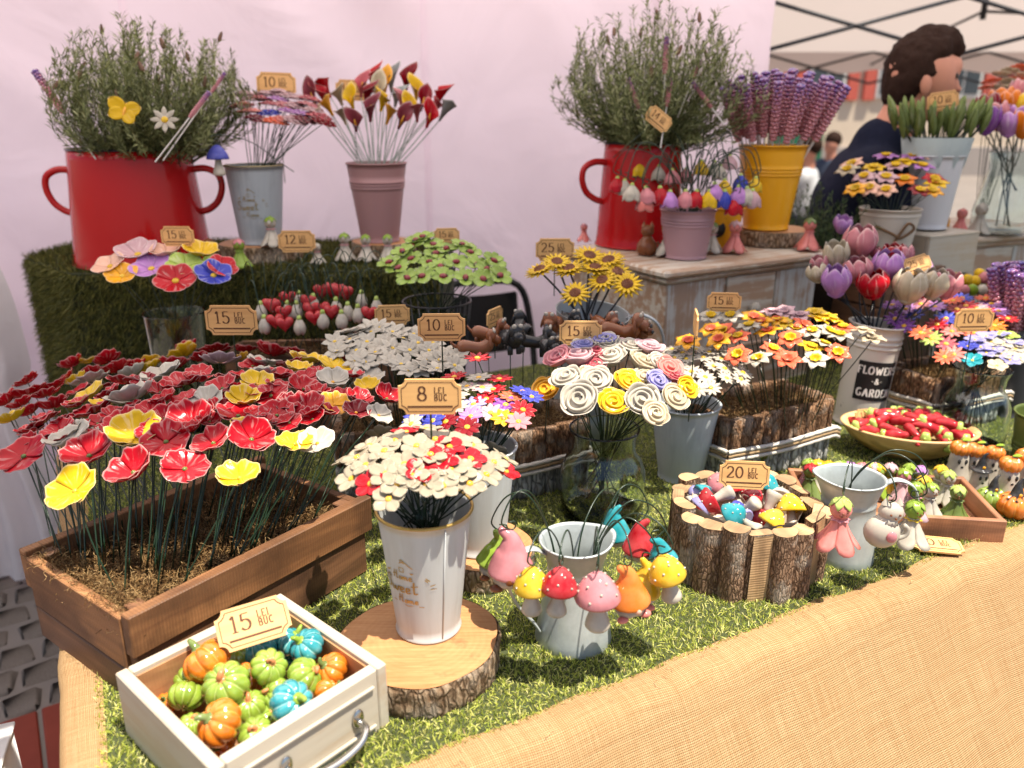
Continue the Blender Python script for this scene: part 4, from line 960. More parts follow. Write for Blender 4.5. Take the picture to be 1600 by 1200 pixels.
PO = [(295,720,'yellow',205),(525,650,'red',200),(722,635,'red',195),(937,672,'yellow',175),(350,585,'red',205),(95,585,'red',190),(280,525,'white',185),(530,505,'yellow',195),(650,530,'red',190),(835,535,'red',170),(982,520,'red',175),(1150,540,'yellow',160),(1240,535,'white',140),(45,445,'yellow',120),(155,465,'red',165),(235,490,'red',140),(480,455,'red',140),(395,490,'red',100),(645,440,'red',130),(750,455,'red',175),(930,430,'red',165),(1082,425,'red',135),(1198,405,'red',150),(1305,385,'amber',130),(370,415,'red',160),(520,365,'white',190),(805,380,'white',155),(345,360,'yellow',165),(210,395,'red',130),(100,350,'red',160),(215,320,'red',120),(30,375,'red',110),(355,295,'white',150),(500,300,'red',160),(640,370,'red',120),(725,360,'red',110),(715,305,'red',160),(950,370,'yellow',125),(1060,350,'red',145),(1185,325,'red',145),(1300,295,'white',130),(1195,280,'red',110),(870,320,'red',135),(1005,305,'yellow',130),(905,280,'red',130),(640,270,'white',160),(590,245,'yellow',100),(460,250,'red',130),(370,262,'red',100),(305,290,'yellow',90),(260,280,'red',90),(585,222,'yellow',110),(680,235,'red',110),(780,260,'red',110),(860,220,'palepink',150),(940,205,'amber',70),(1045,225,'white',150),(1090,275,'red',120),(1190,220,'yellow',140),(1310,240,'yellow',140),(720,190,'yellow',120),(730,175,'red',100),(840,175,'red',130),(960,172,'red',90),(1060,185,'red',130),(1160,190,'red',110),(1250,210,'red',70),(530,235,'red',90),(790,205,'red',90),(1380,272,'red',95),(1400,365,'red',120),(1440,275,'white',130),(1390,415,'crimson',120),(1510,360,'red',120),(1478,425,'white',110),(590,410,'red',120),(860,400,'red',110),(300,335,'red',110),(430,345,'red',110),(1130,390,'crimson',110),(560,330,'red',120),(1010,340,'red',110),(120,415,'red',100),(1240,250,'red',90)]
rp = random.Random(21)
for _ in range(400):
    x, y = rp.uniform(60, 1480), rp.uniform(175, 540)
    if y < 330 - x*.36 or y > 560 - x*.09 or x > 1480: continue
    if min(math.hypot(x - q[0], (y - q[1])*1.8) for q in PO) > 54: PO.append((x, y, 'red' if rp.random() < .8 else rp.choice(('crimson', 'white', 'yellow')), 105))
def crate_clamp(b):
    q = RZ(-CA) @ (b - CC_); q.x = max(-CL/2 + .03, min(CL/2 - .03, q.x)); q.y = max(-CW/2 + .03, min(CW/2 - .03, q.y)); q.x += random.uniform(-.012, .012); q.y += random.uniform(-.012, .012); r = CC_ + RZ(CA) @ q; r.z = b.z; return r
cnt = [0]
def mk_poppy(c): cnt[0] += 1; return f_poppy(c, (cnt[0]*7) % 3)
bunch(PO, 'poppy', (-.42, 1.17, .285), .65, .2, (-.436, 1.012, 0), .66, .06, mk_poppy, 'ceramic_poppy', 'ceramic flower', 'ceramic poppies in the wooden crate', 'poppy', 'in the wooden crate', q=1.35, cam_pull=.05, jit=.30, footz=.09, stemr=.00105, keep=crate_clamp)

# ============================================================ WHITE DRAWER OF PUMPKINS
whw = limewash((.50, .44, .35), (.42, .28, .16), .36, False); inw = wood((.42, .20, .085), (.56, .30, .14), .3)
BL, BB, BR, BF = Vector((-.447, .737, 0)), Vector((-.307, .894, 0)), Vector((-.1375, .764, 0)), Vector((-.275, .607, 0))
BC = (BL + BB + BR + BF)/4; BA = math.atan2(.157, .14); BS = .212; BH = .085
dw = thing('white_box', 'whitewashed wooden box with a metal pull holding glazed pumpkins in the near left corner', 'drawer', None, TR(BC) @ RZ(BA)); w_ = .0135
board('side_panel', dw, TR((0, BS/2 - w_/2, BH/2)), (BS - 2*w_ - .001, w_, BH), whw, .0015); board('front_panel', dw, TR((0, -BS/2 + w_/2, BH/2)), (BS - 2*w_ - .001, w_, BH), whw, .0015)
board('side_panel', dw, TR((BS/2 - w_/2, 0, BH/2)) @ RZ(pi/2), (BS, w_, BH), whw, .0015); board('side_panel', dw, TR((-BS/2 + w_/2, 0, BH/2)) @ RZ(pi/2), (BS, w_, BH), whw, .0015)
board('bottom_panel', dw, TR((0, 0, .009)), (BS - .028, BS - .028, .006), inw)
for sx, sy in ((0, 1), (0, -1), (1, 0), (-1, 0)):
    M = TR((sx*(BS/2 - w_ - .0012), sy*(BS/2 - w_ - .0012), BH/2 + .002)) @ (RZ(pi/2) if sx else Matrix()); board('lining', dw, M, (BS - 2*w_ - .006, .002, BH - .016), inw, .0004)
board('moulding', dw, TR((.004, -BS/2 - .0022, .066)), (BS-.05, .004, .004), whw, .001); board('moulding', dw, TR((.004, -BS/2 - .0022, .014)), (BS-.05, .004, .004), whw, .001)
chrome = galv((.62, .60, .56), 1.0, .22)
hx = .015; hd = part('handle', handle_loop([(hx-.046, -BS/2-.002, .036), (hx-.045, -BS/2-.016, .034), (hx-.030, -BS/2-.026, .030), (hx, -BS/2-.029, .028), (hx+.030, -BS/2-.026, .030), (hx+.045, -BS/2-.016, .034), (hx+.046, -BS/2-.002, .036)], .0045, chrome, .55, 'drawer_handle'), dw)
for s in (-1, 1): part('handle_foot', G().ball((hx + s*.046, -BS/2-.002, .038), .010, 12, 6, (.8, .35, 1.25)).mesh('handle_foot', chrome), hd)
GCOL = {'teal': ('teal', (.45, .72, .66)), 'green': ('green', (.62, .70, .25)), 'orange': ('orange', (.85, .42, .08))}
@memo
def pumpkin_glaze(c):
    n = NT('pumpkin_glaze'); col, pale = C[GCOL[c][0]], GCOL[c][1]; uv = n.coords('UV'); sep = n.n('ShaderNodeSeparateXYZ'); n.l(uv, sep.inputs[0])
    ab = n.math('ABSOLUTE', n.math('SINE', n.math('MULTIPLY', sep.outputs[0], pi*9))); gr = n.ramp(ab, [(.0, 1), (.22, 0)]); ns_ = n.noise(n.coords('Object'), 3, 4)
    b = n.mix(n.ramp(ns_, [(.3, 0), (.7, 1)]), dark(col, .62), lerp(col, pale, .12)); b = n.mix(n.math('MULTIPLY', gr, .75 if c == 'teal' else .5), b, pale); n.base(b, .09, 0, .8); n.bump(n.noise(n.coords('Object'), 6, 3), .15, .002); return n.m
def pumpkin_me(c): return cached(('pk', c), lambda: G().ball((0, 0, 0), .5, 54, 14, (1, 1, .80), None, lambda th, ph: (.87 + .13*abs(sin(th*4.5))**.55)*(1 - .22*math.exp(-((ph-pi)/.45)**2) - .15*math.exp(-(ph/.45)**2))).mesh('pumpkin_body', pumpkin_glaze(c)))
def stalk_me(c): return cached(('stalk', c), lambda: G().tube(catmull([(0, 0, .22), (0, 0, .38), (.06, 0, .46), (.14, .03, .47), (.17, .08, .42), (.12, .10, .39)] if c == 'orange' else [(0, 0, .2), (.01, 0, .40), (.05, 0, .50), (.12, 0, .55)], 4), [.085]*2 + [.06]*30 if 0 else [.10 - .055*i/ (20 if c == 'orange' else 12) for i in range(21 if c == 'orange' else 13)], 8).ball((0, 0, .30), .15, 10, 5, (1, 1, .45)).mesh('pumpkin_stalk', glaze({'orange': 'salmon', 'dk': 'olive'}.get(c, 'green') if c != 'orange' else (.62, .22, .08))))
PK = [(810,352,'teal',215,.3,-.2),(985,330,'teal',165,-.2,.5),(1122,312,'teal',175,.4,-.5),(985,640,'teal',215,.5,.7),(985,428,'teal',120,0,0),(610,325,'green',200,.3,.3),(380,445,'green',160,1.2,.2),(450,600,'green',180,-1.1,0),(650,545,'green',230,.5,-.1),(865,455,'green',180,.5,.5),(1048,503,'green',190,-.1,.9),(890,590,'green',165,.7,-.6),(765,650,'green',170,.3,.1),(800,790,'green',175,.4,.1),(955,208,'green',120,0,1.2),(480,745,'green',130,0,.2),(555,425,'orange',230,-.3,-.7),(618,735,'orange',225,.5,-.6),(762,510,'orange',170,.2,.5),(1210,450,'orange',165,.4,-.6),(1165,590,'orange',150,0,.8),(620,850,'orange',150,.9,0),(300,600,'orange',120,.3,0),(700,620,'green',130,.2,.2),(1020,560,'green',130,0,0),(860,700,'green',150,.1,.6)]
itemz = []
for i, (x, y, c, wz, tx, ty) in enumerate(PK):
    px, py = Z('pump', x, y); z = .062 if i in (0, 1, 2, 3, 5, 8, 9, 10, 16, 17, 19) else (.050 if i in (6, 7, 11, 12, 13, 14, 18, 20) else .034); z += (.012 if i in (2, 3, 8, 16, 17, 9) else 0)
    p = P(px, py, z); d = wz/3.2*depth(p)/FPX*1.05; q = (Matrix.Rotation(-BA, 4, 'Z') @ (p - BC)); lim = BS/2 - w_ - d*.46; q.x = max(-lim, min(lim, q.x)); q.y = max(-lim, min(lim, q.y)); p = BC + RZ(BA) @ q
    o = thing('ceramic_pumpkin', None, 'ceramic pumpkin', 'glazed pumpkins in the white box', TR(p) @ RX(tx) @ RY(ty) @ RZ(i*1.7) @ SC(d*random.uniform(.97, 1.03)))
    part('pumpkin_body', pumpkin_me(c), o); part('stalk', stalk_me('dk' if (c == 'orange') else ('orange' if c == 'green' else 'g')), o, SC(.8 if c == 'green' else 1) @ TR((0, 0, .06 if c == 'green' else 0))); itemz.append((o, p, {'teal': 'turquoise', 'green': 'lime green', 'orange': 'orange'}[c]))
name_bunch(itemz, 'ceramic pumpkin', 'in the white box')
price_tag(396, 974, 110, '15', .935, .05, 'standing among the pumpkins in the white box', yaw=radians(24), tilt=radians(-42), roll=radians(-4), stick=False)

# ============================================================ FRONT BUCKET OF BLOSSOMS ON A LOG SLICE
log_slice('log_slice', 'large round log slice under the front white bucket', (-.117, .862, 0), .101, .044, 1, 0)
gold = galv((.55, .36, .10), .75, .35); wbk = limewash((.54, .55, .54), (.42, .40, .36), .30, True)
fb = pail('flower_bucket', 'white gold rimmed Home Sweet Home bucket on the front log slice', 'bucket', (-.108, .887, .0455), .0405, .058, .168, wbk, gold, (), None, 'painted metal flower buckets')
script_print(fb, .0405, .058, .168, radians(-90) - .42, .086, .062, gold)
part('seam', G().tube([(.0405*cos(-1.05)+.001, .0405*sin(-1.05), .004), (.058*cos(-1.05)+.001, .058*sin(-1.05), .165)], .0008, 5).mesh('seam', wbk), fb)
B1 = [(240,100,'ivory'),(343,95,'red'),(425,85,'ivory'),(530,90,'ivory'),(385,150,'ivory'),(460,125,'ivory'),(515,155,'red'),(605,145,'ivory'),(645,105,'ivory'),(700,165,'ivory'),(258,168,'ivory'),(150,195,'ivory'),(185,225,'ivory'),(130,280,'ivory'),(205,300,'red'),(338,222,'ivory'),(265,262,'ivory'),(312,300,'ivory'),(405,248,'red'),(485,205,'red'),(600,200,'red'),(440,185,'ivory'),(425,300,'ivory'),(490,308,'ivory'),(275,360,'ivory'),(558,250,'ivory'),(660,265,'ivory'),(690,215,'ivory'),(735,205,'ivory'),(738,252,'red'),(595,300,'ivory'),(580,108,'ivory'),(620,98,'red'),(300,128,'ivory'),(110,200,'ivory'),(480,60,'ivory'),(390,60,'ivory'),(200,150,'ivory'),(550,130,'ivory'),(370,270,'ivory'),(520,240,'ivory')]
bunch(B1, 'front', (-.112, .905, .298), 4.2, .2, (-.108, .887, 0), .16, .042, lambda c: f_five(c, 'centre', cr=.11, th=.06, wave=.004, cross=.22, lift=.10), 'ceramic_blossom', 'ceramic flower', 'five-petalled blossoms in the front bucket', 'blossom', 'in the front Home Sweet Home bucket', q=6.5, cam_pull=.12, jit=.10, footz=.06, mouth=(-.108, .887, .214, .052))
price_tag(672, 619, 98, '8', .955, .10, 'rising above the white blossoms of the front bucket', yaw=radians(1))

# ============================================================ SECOND BUCKET, MIXED DAISIES
log_slice('log_slice', 'smaller log slice half hidden behind the front bucket', (-.045, 1.105, 0), .082, .040, 2, 1)
pail('flower_bucket', 'plain white bucket behind the front bucket holding mixed daisies', 'bucket', (-.052, 1.10, .0415), .042, .058, .165, wbk, None, (), None, 'painted metal flower buckets')
B2 = [(750,555,'white'),(805,515,'white'),(900,520,'red'),(840,615,'red'),(955,605,'coral'),(1010,578,'blue'),(765,695,'lilac'),(920,705,'yellow'),(1010,665,'red'),(930,640,'purple'),(990,720,'pink'),(505,700,'blue'),(630,690,'pink'),(650,720,'crimson'),(490,730,'white'),(750,745,'crimson'),(690,510,'red'),(780,640,'lavender'),(860,680,'palepink'),(590,715,'blue'),(1050,605,'blue'),(820,560,'palepink'),(870,570,'red'),(700,650,'white'),(700,600,'white'),(640,640,'red')]
bunch(B2, 'mid', (-.03, 1.13, .29), 2.6, .2, (-.052, 1.10, 0), .12, .042, lambda c: f_ring(c, 'centre' if c != 'yellow' else 'orange', 9, .115, streak=.8), 'ceramic_daisy', 'ceramic flower', 'mixed daisies in the plain white bucket', 'daisy', 'in the mixed bucket behind the 8 LEI tag', q=4.5, cam_pull=.22, footz=.06, mouth=(-.052, 1.10, .206, .052), flat=(1.21, 620, 1.5))
rd = Q(*Z('mid', 797, 423), 1.30); rd_o = plant_flower('ceramic_daisy', 'ceramic flower', 'mixed daisies in the plain white bucket', (-.01, 1.36, .1), rd, (0, -.1, 1), .045, f_ring('red', 'centre', 9, .085, streak=.8)); rd_o['label'] = 'lone red daisy lifted on its wire below the brown dachshund'

# ============================================================ GALVANISED JUGS WITH HANGING CHARMS
def jug(label, loc, r0, rn, rr, h, rot, mat, spout=.25, tilt=None, hl=1.0):
    root = thing('metal_jug', label, 'jug', 'galvanised metal jugs', TR(loc) @ RZ(rot) @ (tilt or Matrix())); N = 48; zs = [(r0*.96, 0), (r0, .004)]; hn = h*.70
    prof = [(.0001, .002), (r0*.96, .002), (r0*.98, 0), (r0, .003)] + [(r0 + (rn-r0)*(i/8), .003 + (hn-.003)*i/8) for i in range(1, 9)] + [(rn + .0015, hn+.002), (rn, hn+.004)] + [(rn + (rr-rn)*(i/5)**1.2, hn+.004 + (h-hn-.004)*i/5) for i in range(1, 6)]
    prof += [(rr+.0018, h+.0008), (rr - .001, h+.002), (rr-.003, h-.002)] + [(rn + (rr-rn)*f**1.2 - .002, hn + (h-hn)*f) for f in (.7, .4, 0)] + [(r0-.003, .006), (.0001, .006)]
    pts = []
    for r, z in prof:
        f = max(0, (z-hn)/(h-hn)) if r > .001 else 0; pts.append([(r*(1 + spout*f**1.5*max(0, cos(2*pi*j/N))**6)*cos(2*pi*j/N), r*sin(2*pi*j/N), z + .10*h*f**2*max(0, cos(2*pi*j/N))**5*spout*2) for j in range(N)])
    part('body', G().grid(pts, None, True).mesh('jug_body', mat), root)
    part('handle', handle_loop([(-rr*.92, 0, h*.93), (-rr*1.35, 0, h*1.0), (-rr*1.85, 0, h*.92), (-rr*2.0, 0, h*.72), (-rr*1.75, 0, h*.48), (-r0*1.12, 0, h*.25), (-r0*.97, 0, h*.16)], .0075*hl, mat, .28), root); return root
zinc = galv((.52, .56, .55), .35, .40)
J1 = Vector((.083, .925, 0)); jug('galvanised jug in the foreground ringed with hanging mushrooms and gnomes', J1, .052, .034, .048, .148, radians(150)+pi*0, zinc, .12) if 0 else jug('galvanised jug in the foreground ringed with hanging mushrooms and gnomes', J1, .052, .035, .047, .148, radians(20), zinc, .14)
def hang_wire(root, inv, mouth, top, lift, r=.0011, side=0.0, low=-.09):
    m = Vector(mouth); t = Vector(top); mid = m.lerp(t, .45) + Vector((0, 0, lift)); far = m.lerp(t, .88) + Vector((side, 0, lift*.92)); d = (t-m); d.z = 0; d = d.normalized() if d.length else Vector((1, 0, 0)); s = Vector((-d.y, d.x, 0))
    out = t + d*.012 + Vector((0, 0, .018)); foot = m + (m-t)*.18; foot.z = m.z + low
    pts = [foot, m, mid, far, out, t + Vector((0, 0, .003)), t - d*.008 + Vector((0, 0, .004)), t - d*.007 + Vector((0, 0, .012)), t + d*.002 + Vector((0, 0, .013))]
    g = G().tube([inv @ p for p in catmull(pts, 6)], r, 6); part('hanging_wire', g.mesh('hanging_wire', wire()), root)
def mushroom_parts(c, stemc='white', dots=True):
    cap = cached(('mcap', c), lambda: G().lathe([(.0001, 0), (.10, -.02), (.22, -.13), (.32, -.29), (.37, -.42), (.355, -.465), (.30, -.46), (.18, -.43), (.0001, -.42)], 24).mesh('mushroom_cap', glaze(c, .1)))
    stem = cached(('mstem', stemc), lambda: G().lathe([(.0001, -.40), (.10, -.42), (.105, -.55), (.13, -.70), (.19, -.86), (.205, -.94), (.17, -.99), (.0001, -1.0)], 18).mesh('mushroom_stem', glaze(stemc, .35)))
    out = [('cap', cap, Matrix()), ('stem', stem, Matrix())]
    if dots:
        def mk():
            g = G(); r = random.Random(5)
            for i in range(15):
                a = i*2.4; f = .15 + .8*(i/15); k = [(.10, -.02), (.22, -.13), (.32, -.29), (.37, -.42)]; q = f*2.99; j = int(q); q -= j; rr = k[j][0] + (k[min(3, j+1)][0]-k[j][0])*q; zz = k[j][1] + (k[min(3, j+1)][1]-k[j][1])*q; g.ball((rr*cos(a), rr*sin(a), zz), .026, 6, 4)
            return g.mesh('cap_dots', glaze('white'))
        out.append(('dots', cached(('mdots',), mk), Matrix()))
    return out
def gnome_parts(c, face='peach'):
    hat = cached(('ghat', c), lambda: G().tube(catmull([(-.16, 0, .06), (-.10, 0, -.01), (.0, 0, -.10), (.03, 0, -.28), (.02, 0, -.46), (.02, 0, -.66), (.02, 0, -.74)], 4), [.045, .055, .065, .075, .08, .09, .10, .115, .13, .15, .17, .19, .21, .235, .26, .28, .30, .325, .35, .37, .385, .39, .38, .36, .30], 18).mesh('gnome_hat', glaze(c, .1)))
    return [('hat', hat, Matrix()), ('nose', cached(('gnose', face), lambda: G().ball((.03, -.33, -.72), .075, 10, 7).mesh('gnome_nose', glaze(face))), Matrix()),
            ('beard', cached(('gbeard',), lambda: G().ball((.02, -.02, -.84), .30, 16, 8, (1, .85, .5), None, lambda th, ph: 1 + .06*sin(9*th)).mesh('gnome_beard', glaze('white', .4))), Matrix()), 
            ('boots', cached(('gboots', face), lambda: G().ball((.25, -.16, -.96), .09, 10, 6, (1.3, 1, .7)).ball((-.2, -.16, -.96), .09, 10, 6, (1.3, 1, .7)).mesh('gnome_boots', glaze(face if face != 'peach' else 'salmon'))), Matrix())]
def charm(name, label, group, key, x, y, t, size, parts, mouth, lift, yaw=0, tilt=0, side=0, low=-.09, r=.0011, cat='hanging ornament'):
    top = Q(*Z(key, x, y), t) if key else Q(x, y, t); M = TR(top) @ RZ(yaw) @ RY(tilt); root = thing(name, label, cat, group, M)
    for nm, me, Mm in parts: part(nm, me, root, SC(size) @ Mm)
    if mouth is not None: hang_wire(root, M.inverted(), mouth, top, lift, r, side, low)
    return root
gr = 'mushroom and gnome charms hanging round the foreground jug'; m1 = J1 + Vector((0, 0, .140))
charm('mushroom_charm', 'yellow spotted ceramic mushroom hanging at the left of the foreground jug', gr, 'jug', 322, 590, .945, .062, mushroom_parts('yellow'), m1 + Vector((-.02, -.02, 0)), .042)
charm('mushroom_charm', 'red mushroom with white dots hanging in front of the foreground jug', gr, 'jug', 482, 590, .935, .062, mushroom_parts('red'), m1 + Vector((-.005, -.03, 0)), .042, .3, .08)
charm('mushroom_charm', 'pink spotted mushroom with long stem hanging at the front right of the foreground jug', gr, 'jug', 682, 620, .935, .076, mushroom_parts('pink'), m1 + Vector((.02, -.03, 0)), .05, .6, -.05)
charm('mushroom_charm', 'yellow spotted mushroom hanging right of the orange gnome', gr, 'jug', 1045, 525, .99, .066, mushroom_parts('yellow'), m1 + Vector((.03, 0, 0)), .05, .2, -.25)
charm('gnome_charm', 'orange gnome with a bent pointed hat beside the pink mushroom', gr, 'jug', 845, 590, .955, .066, gnome_parts('orange'), m1 + Vector((.03, -.01, 0)), .05, .3, -.1)
charm('gnome_charm', 'yellow hatted gnome tucked behind the yellow mushroom', gr, 'jug', 965, 560, 1.02, .060, gnome_parts('yellow'), m1 + Vector((.03, .0, 0)), .05, -.3, .15)
charm('gnome_charm', 'turquoise gnome hanging highest behind the foreground jug', gr, 'jug', 775, 262, 1.16, .062, gnome_parts('teal'), m1 + Vector((.01, .03, 0)), .04, 3.0, .1)
charm('gnome_charm', 'red gnome with a curled hat hanging behind at the right of the foreground jug', gr, 'jug', 925, 335, 1.11, .062, gnome_parts('red'), m1 + Vector((.03, .02, 0)), .06, 2.9, 0)
charm('gnome_charm', 'small turquoise gnome hanging above the yellow mushroom', gr, 'jug', 1010, 430, 1.08, .054, gnome_parts('teal'), m1 + Vector((.03, .01, 0)), .055, .3, -.3)
charm('gnome_charm', 'pale pink gnome with a tall hat hanging at the far left of the foreground jug', gr, 'jug', 200, 390, 1.0, .078, gnome_parts('pink', 'brown'), m1 + Vector((-.03, 0, 0)), .06, -.1, .0)
charm('gnome_charm', 'green hatted gnome behind the pale pink gnome', gr, 'jug', 150, 400, 1.05, .062, gnome_parts('green', 'brown'), m1 + Vector((-.03, 0.01, 0)), .06, .5, .3)

# ============================================================ SPLIT LOG BASKET OF MUSHROOMS
LB = Vector((.362, 1.115, 0)); RB = .103; bkm = bark((.21, .115, .065), (.46, .29, .18), 2.0, .4)
splitm = wood((.42, .25, .12), (.58, .38, .20), 1.4)
lb = thing('log_basket', 'round basket of upright split logs filled with mushrooms', 'basket', None, TR(LB))
rb = random.Random(9); NL = 19
for i in range(NL):
    a = 2*pi*i/NL + rb.uniform(-.03, .03); rr = .0185*rb.uniform(.88, 1.12); hh = .112*rb.uniform(.94, 1.06); split = i in (1, 14, 17, 5, 9); M = TR((RB*cos(a), RB*sin(a), 0)) @ RZ(a + rb.uniform(-.3, .3)) @ RY(rb.uniform(-.03, .05))
    ph = rb.uniform(0, 9); N = 26; rows = []
    for k in range(9):
        z = hh*k/8; row = []
        for j in range(N):
            th = 2*pi*j/N; q = rr*(1 + .10*sin(2*th + ph) + .07*noise.noise(Vector((cos(th)*2, sin(th)*2, z*35 + i*5)))); x, y = q*cos(th), q*sin(th)*1.12
            if split and x > rr*.25: x = rr*.25 + (x - rr*.25)*.12
            if x < -rr*.55: x = -rr*.55
            row.append((x, y, z))
        rows.append(row)
    lo = part('split_log', G().grid(rows, None, True).mesh('split_log', bkm), lb, M)
    part('cut_end', G().add([(x*.985, y*.985, hh + .0004) for x, y, z in rows[-1]], [tuple(range(N))]).mesh('cut_end', splitm, False), lo)
    if split: part('split_face', G().grid([[(z, y, -(rr*.39 + .0006 + .0006*noise.noise(Vector((z*200, y*200, i))))) for y in (-rr*.85, -rr*.4, 0, rr*.4, rr*.8)] for z in [.001 + (hh-.002)*q/10 for q in range(11)]]).mesh('split_face', splitm, False), lo, RY(-pi/2))
part('paper_liner', G().grid([[((RB - .020)*f*cos(t_)*(1 + .05*noise.noise(Vector((cos(t_)*3, sin(t_)*3, f*4)))), (RB - .020)*f*sin(t_)*(1 + .05*noise.noise(Vector((cos(t_)*3, sin(t_)*3, f*4)))), .050 + .058*f**6 + .006*noise.noise(Vector((cos(t_)*5*f, sin(t_)*5*f, 0)))) for t_ in [2*pi*j/60 for j in range(60)]] for f in (0, .3, .6, .85, .95, 1.0)], None, True).mesh('paper_liner', matte((.62, .50, .38), .7, .25, 30, .4)), lb)
MU = [(285,375,'lavender',.9,2.6,.05),(480,330,'pink',.5,-.6,.06),(450,450,'red',-2.0,.2,.055),(590,360,'red',.6,1.9,.05),(690,430,'red',.9,.6,.045),(790,370,'teal',.3,.8,.045),(790,480,'red',-2.6,.6,.055),(940,500,'yellow',.6,1.6,.055),(560,555,'teal',.8,-.4,.05),(640,480,'blue',-2.4,-.5,.05),(810,580,'yellow',.7,.4,.05),(350,410,'teal',1.2,.4,.04),(890,400,'white',1.3,1.2,.05),(650,560,'lavender',1.4,2.2,.045),(720,350,'white',1.5,.2,.05),(260,450,'lavender',.8,.3,.045)]
itemz = []
for i, (x, y, c, a, b, s) in enumerate(MU):
    s *= 1.15; p = P(*Z('log', x, y), .094); d = (p-LB); d.z = 0
    if d.length > .07: p = LB + d*(.07/d.length) + Vector((0, 0, .094))
    o = thing('ceramic_mushroom', None, 'ceramic mushroom', 'loose ceramic mushrooms in the log basket', TR(p + Vector((0, 0, .006*(i % 3)))) @ RZ(b) @ RY(a) @ TR((0, 0, s*.45)))
    for nm, me, Mm in mushroom_parts(c): part(nm, me, o, SC(s) @ Mm)
    itemz.append((o, p, CNAME[c]))
name_bunch(itemz, 'mushroom', 'in the log basket')
price_tag(1163, 742, 76, '20', 1.235, .08, 'propped at the back of the log basket', yaw=radians(-6), tilt=radians(-8), stick=False)

# ============================================================ GLASS JAR OF ROSES
def glass_jar(label, loc, prof, group='clear glass vases', tint=(.90, .96, .93)):
    root = thing('glass_vase', label, 'vase', group, TR(loc)); t = .003; out = [(.0001, 0)] + prof + [(max(.001, r-t), z + (t if i == 0 else 0)) for i, (r, z) in reversed(list(enumerate(prof)))] + [(.0001, t*1.6)]
    me = fix_normals(G().lathe(out, 40).mesh('vase_glass', glassm(tint))); part('glass', me, root); return root
glass_jar('wide shouldered glass jar holding the ceramic roses', (.16, 1.29, 0), [(.066, 0), (.073, .006), (.076, .05), (.074, .085), (.066, .105), (.056, .118), (.055, .128), (.056, .150), (.061, .158), (.0615, .162)])
RO = [(200,715,'white',145),(335,720,'white',145),(480,725,'yellow',132),(265,810,'white',173),(408,828,'yellow',151),(545,815,'white',162),(690,795,'cream',140),(608,725,'lavender',123),(545,642,'cream',151),(400,620,'white',151),(245,622,'palepink',145),(165,615,'pink',134),(275,568,'lavender',117),(370,535,'lavender',128),(490,570,'white',123),(580,570,'palepink',128),(668,665,'salmon',134),(742,752,'yellow',112),(325,655,'rose',123),(600,875,'cream',123),(440,560,'palepink',112),(330,595,'rose',112),(390,560,'white',115),(620,640,'white',110),(560,700,'cream',105),(300,690,'cream',100),(470,830,'white',90),(700,700,'rose',100)]
bunch(RO, 'rose', (.158, 1.25, .285), 4.0, .18, (.16, 1.29, 0), .14, .045, lambda c: (f_rose('white', 'lavender') if c == 'lavender' and random.random() < .4 else f_rose(c)), 'ceramic_rose', 'ceramic flower', 'ceramic roses in the glass jar', 'rose', 'in the glass jar', q=5.0, cam_pull=.30, footz=.02, jit=.25, mouth=(.16, 1.29, .150, .048), flat=(1.27, 600, 1.4))
price_tag(907, 520, 66, '15', 1.36, .12, 'above the lavender roses of the glass jar', yaw=radians(-3))

# ============================================================ DAISY BUCKET
zk = limewash((.50, .54, .56), (.34, .36, .38), .4, True)
pail('flower_bucket', 'pale grey metal bucket of white daisies right of the rose jar', 'bucket', (.332, 1.44, 0), .043, .065, .152, zk, None, (), None, 'painted metal flower buckets')
DA = [(755,605),(835,598),(885,640),(780,665),(845,690),(945,695),(810,745),(1020,670),(690,560),(935,650),(700,600),(650,590),(670,630),(740,575),(720,640),(865,575),(900,560),(965,600),(990,640),(735,715),(920,605),(800,560),(640,640),(1010,700),(870,740)]
bunch([(x, y, 'white') for x, y in DA], 'rose', (.33, 1.41, .238), 2.2, .15, (.332, 1.44, 0), .25, .040, lambda c: f_ring(c, 'yellow', 11, .085, q=.45, streak=.2, cr=.12), 'ceramic_daisy', 'ceramic flower', 'white daisies in the grey bucket', 'daisy', 'in the grey bucket beside the roses', q=5, cam_pull=.2, footz=.02, mouth=(.332, 1.44, .15, .058), flat=(1.42, 595, 1.4))
price_tag(1087, 505, 9, '15', 1.36, .16, 'seen edge on above the white daisies', yaw=radians(82), w=.07)

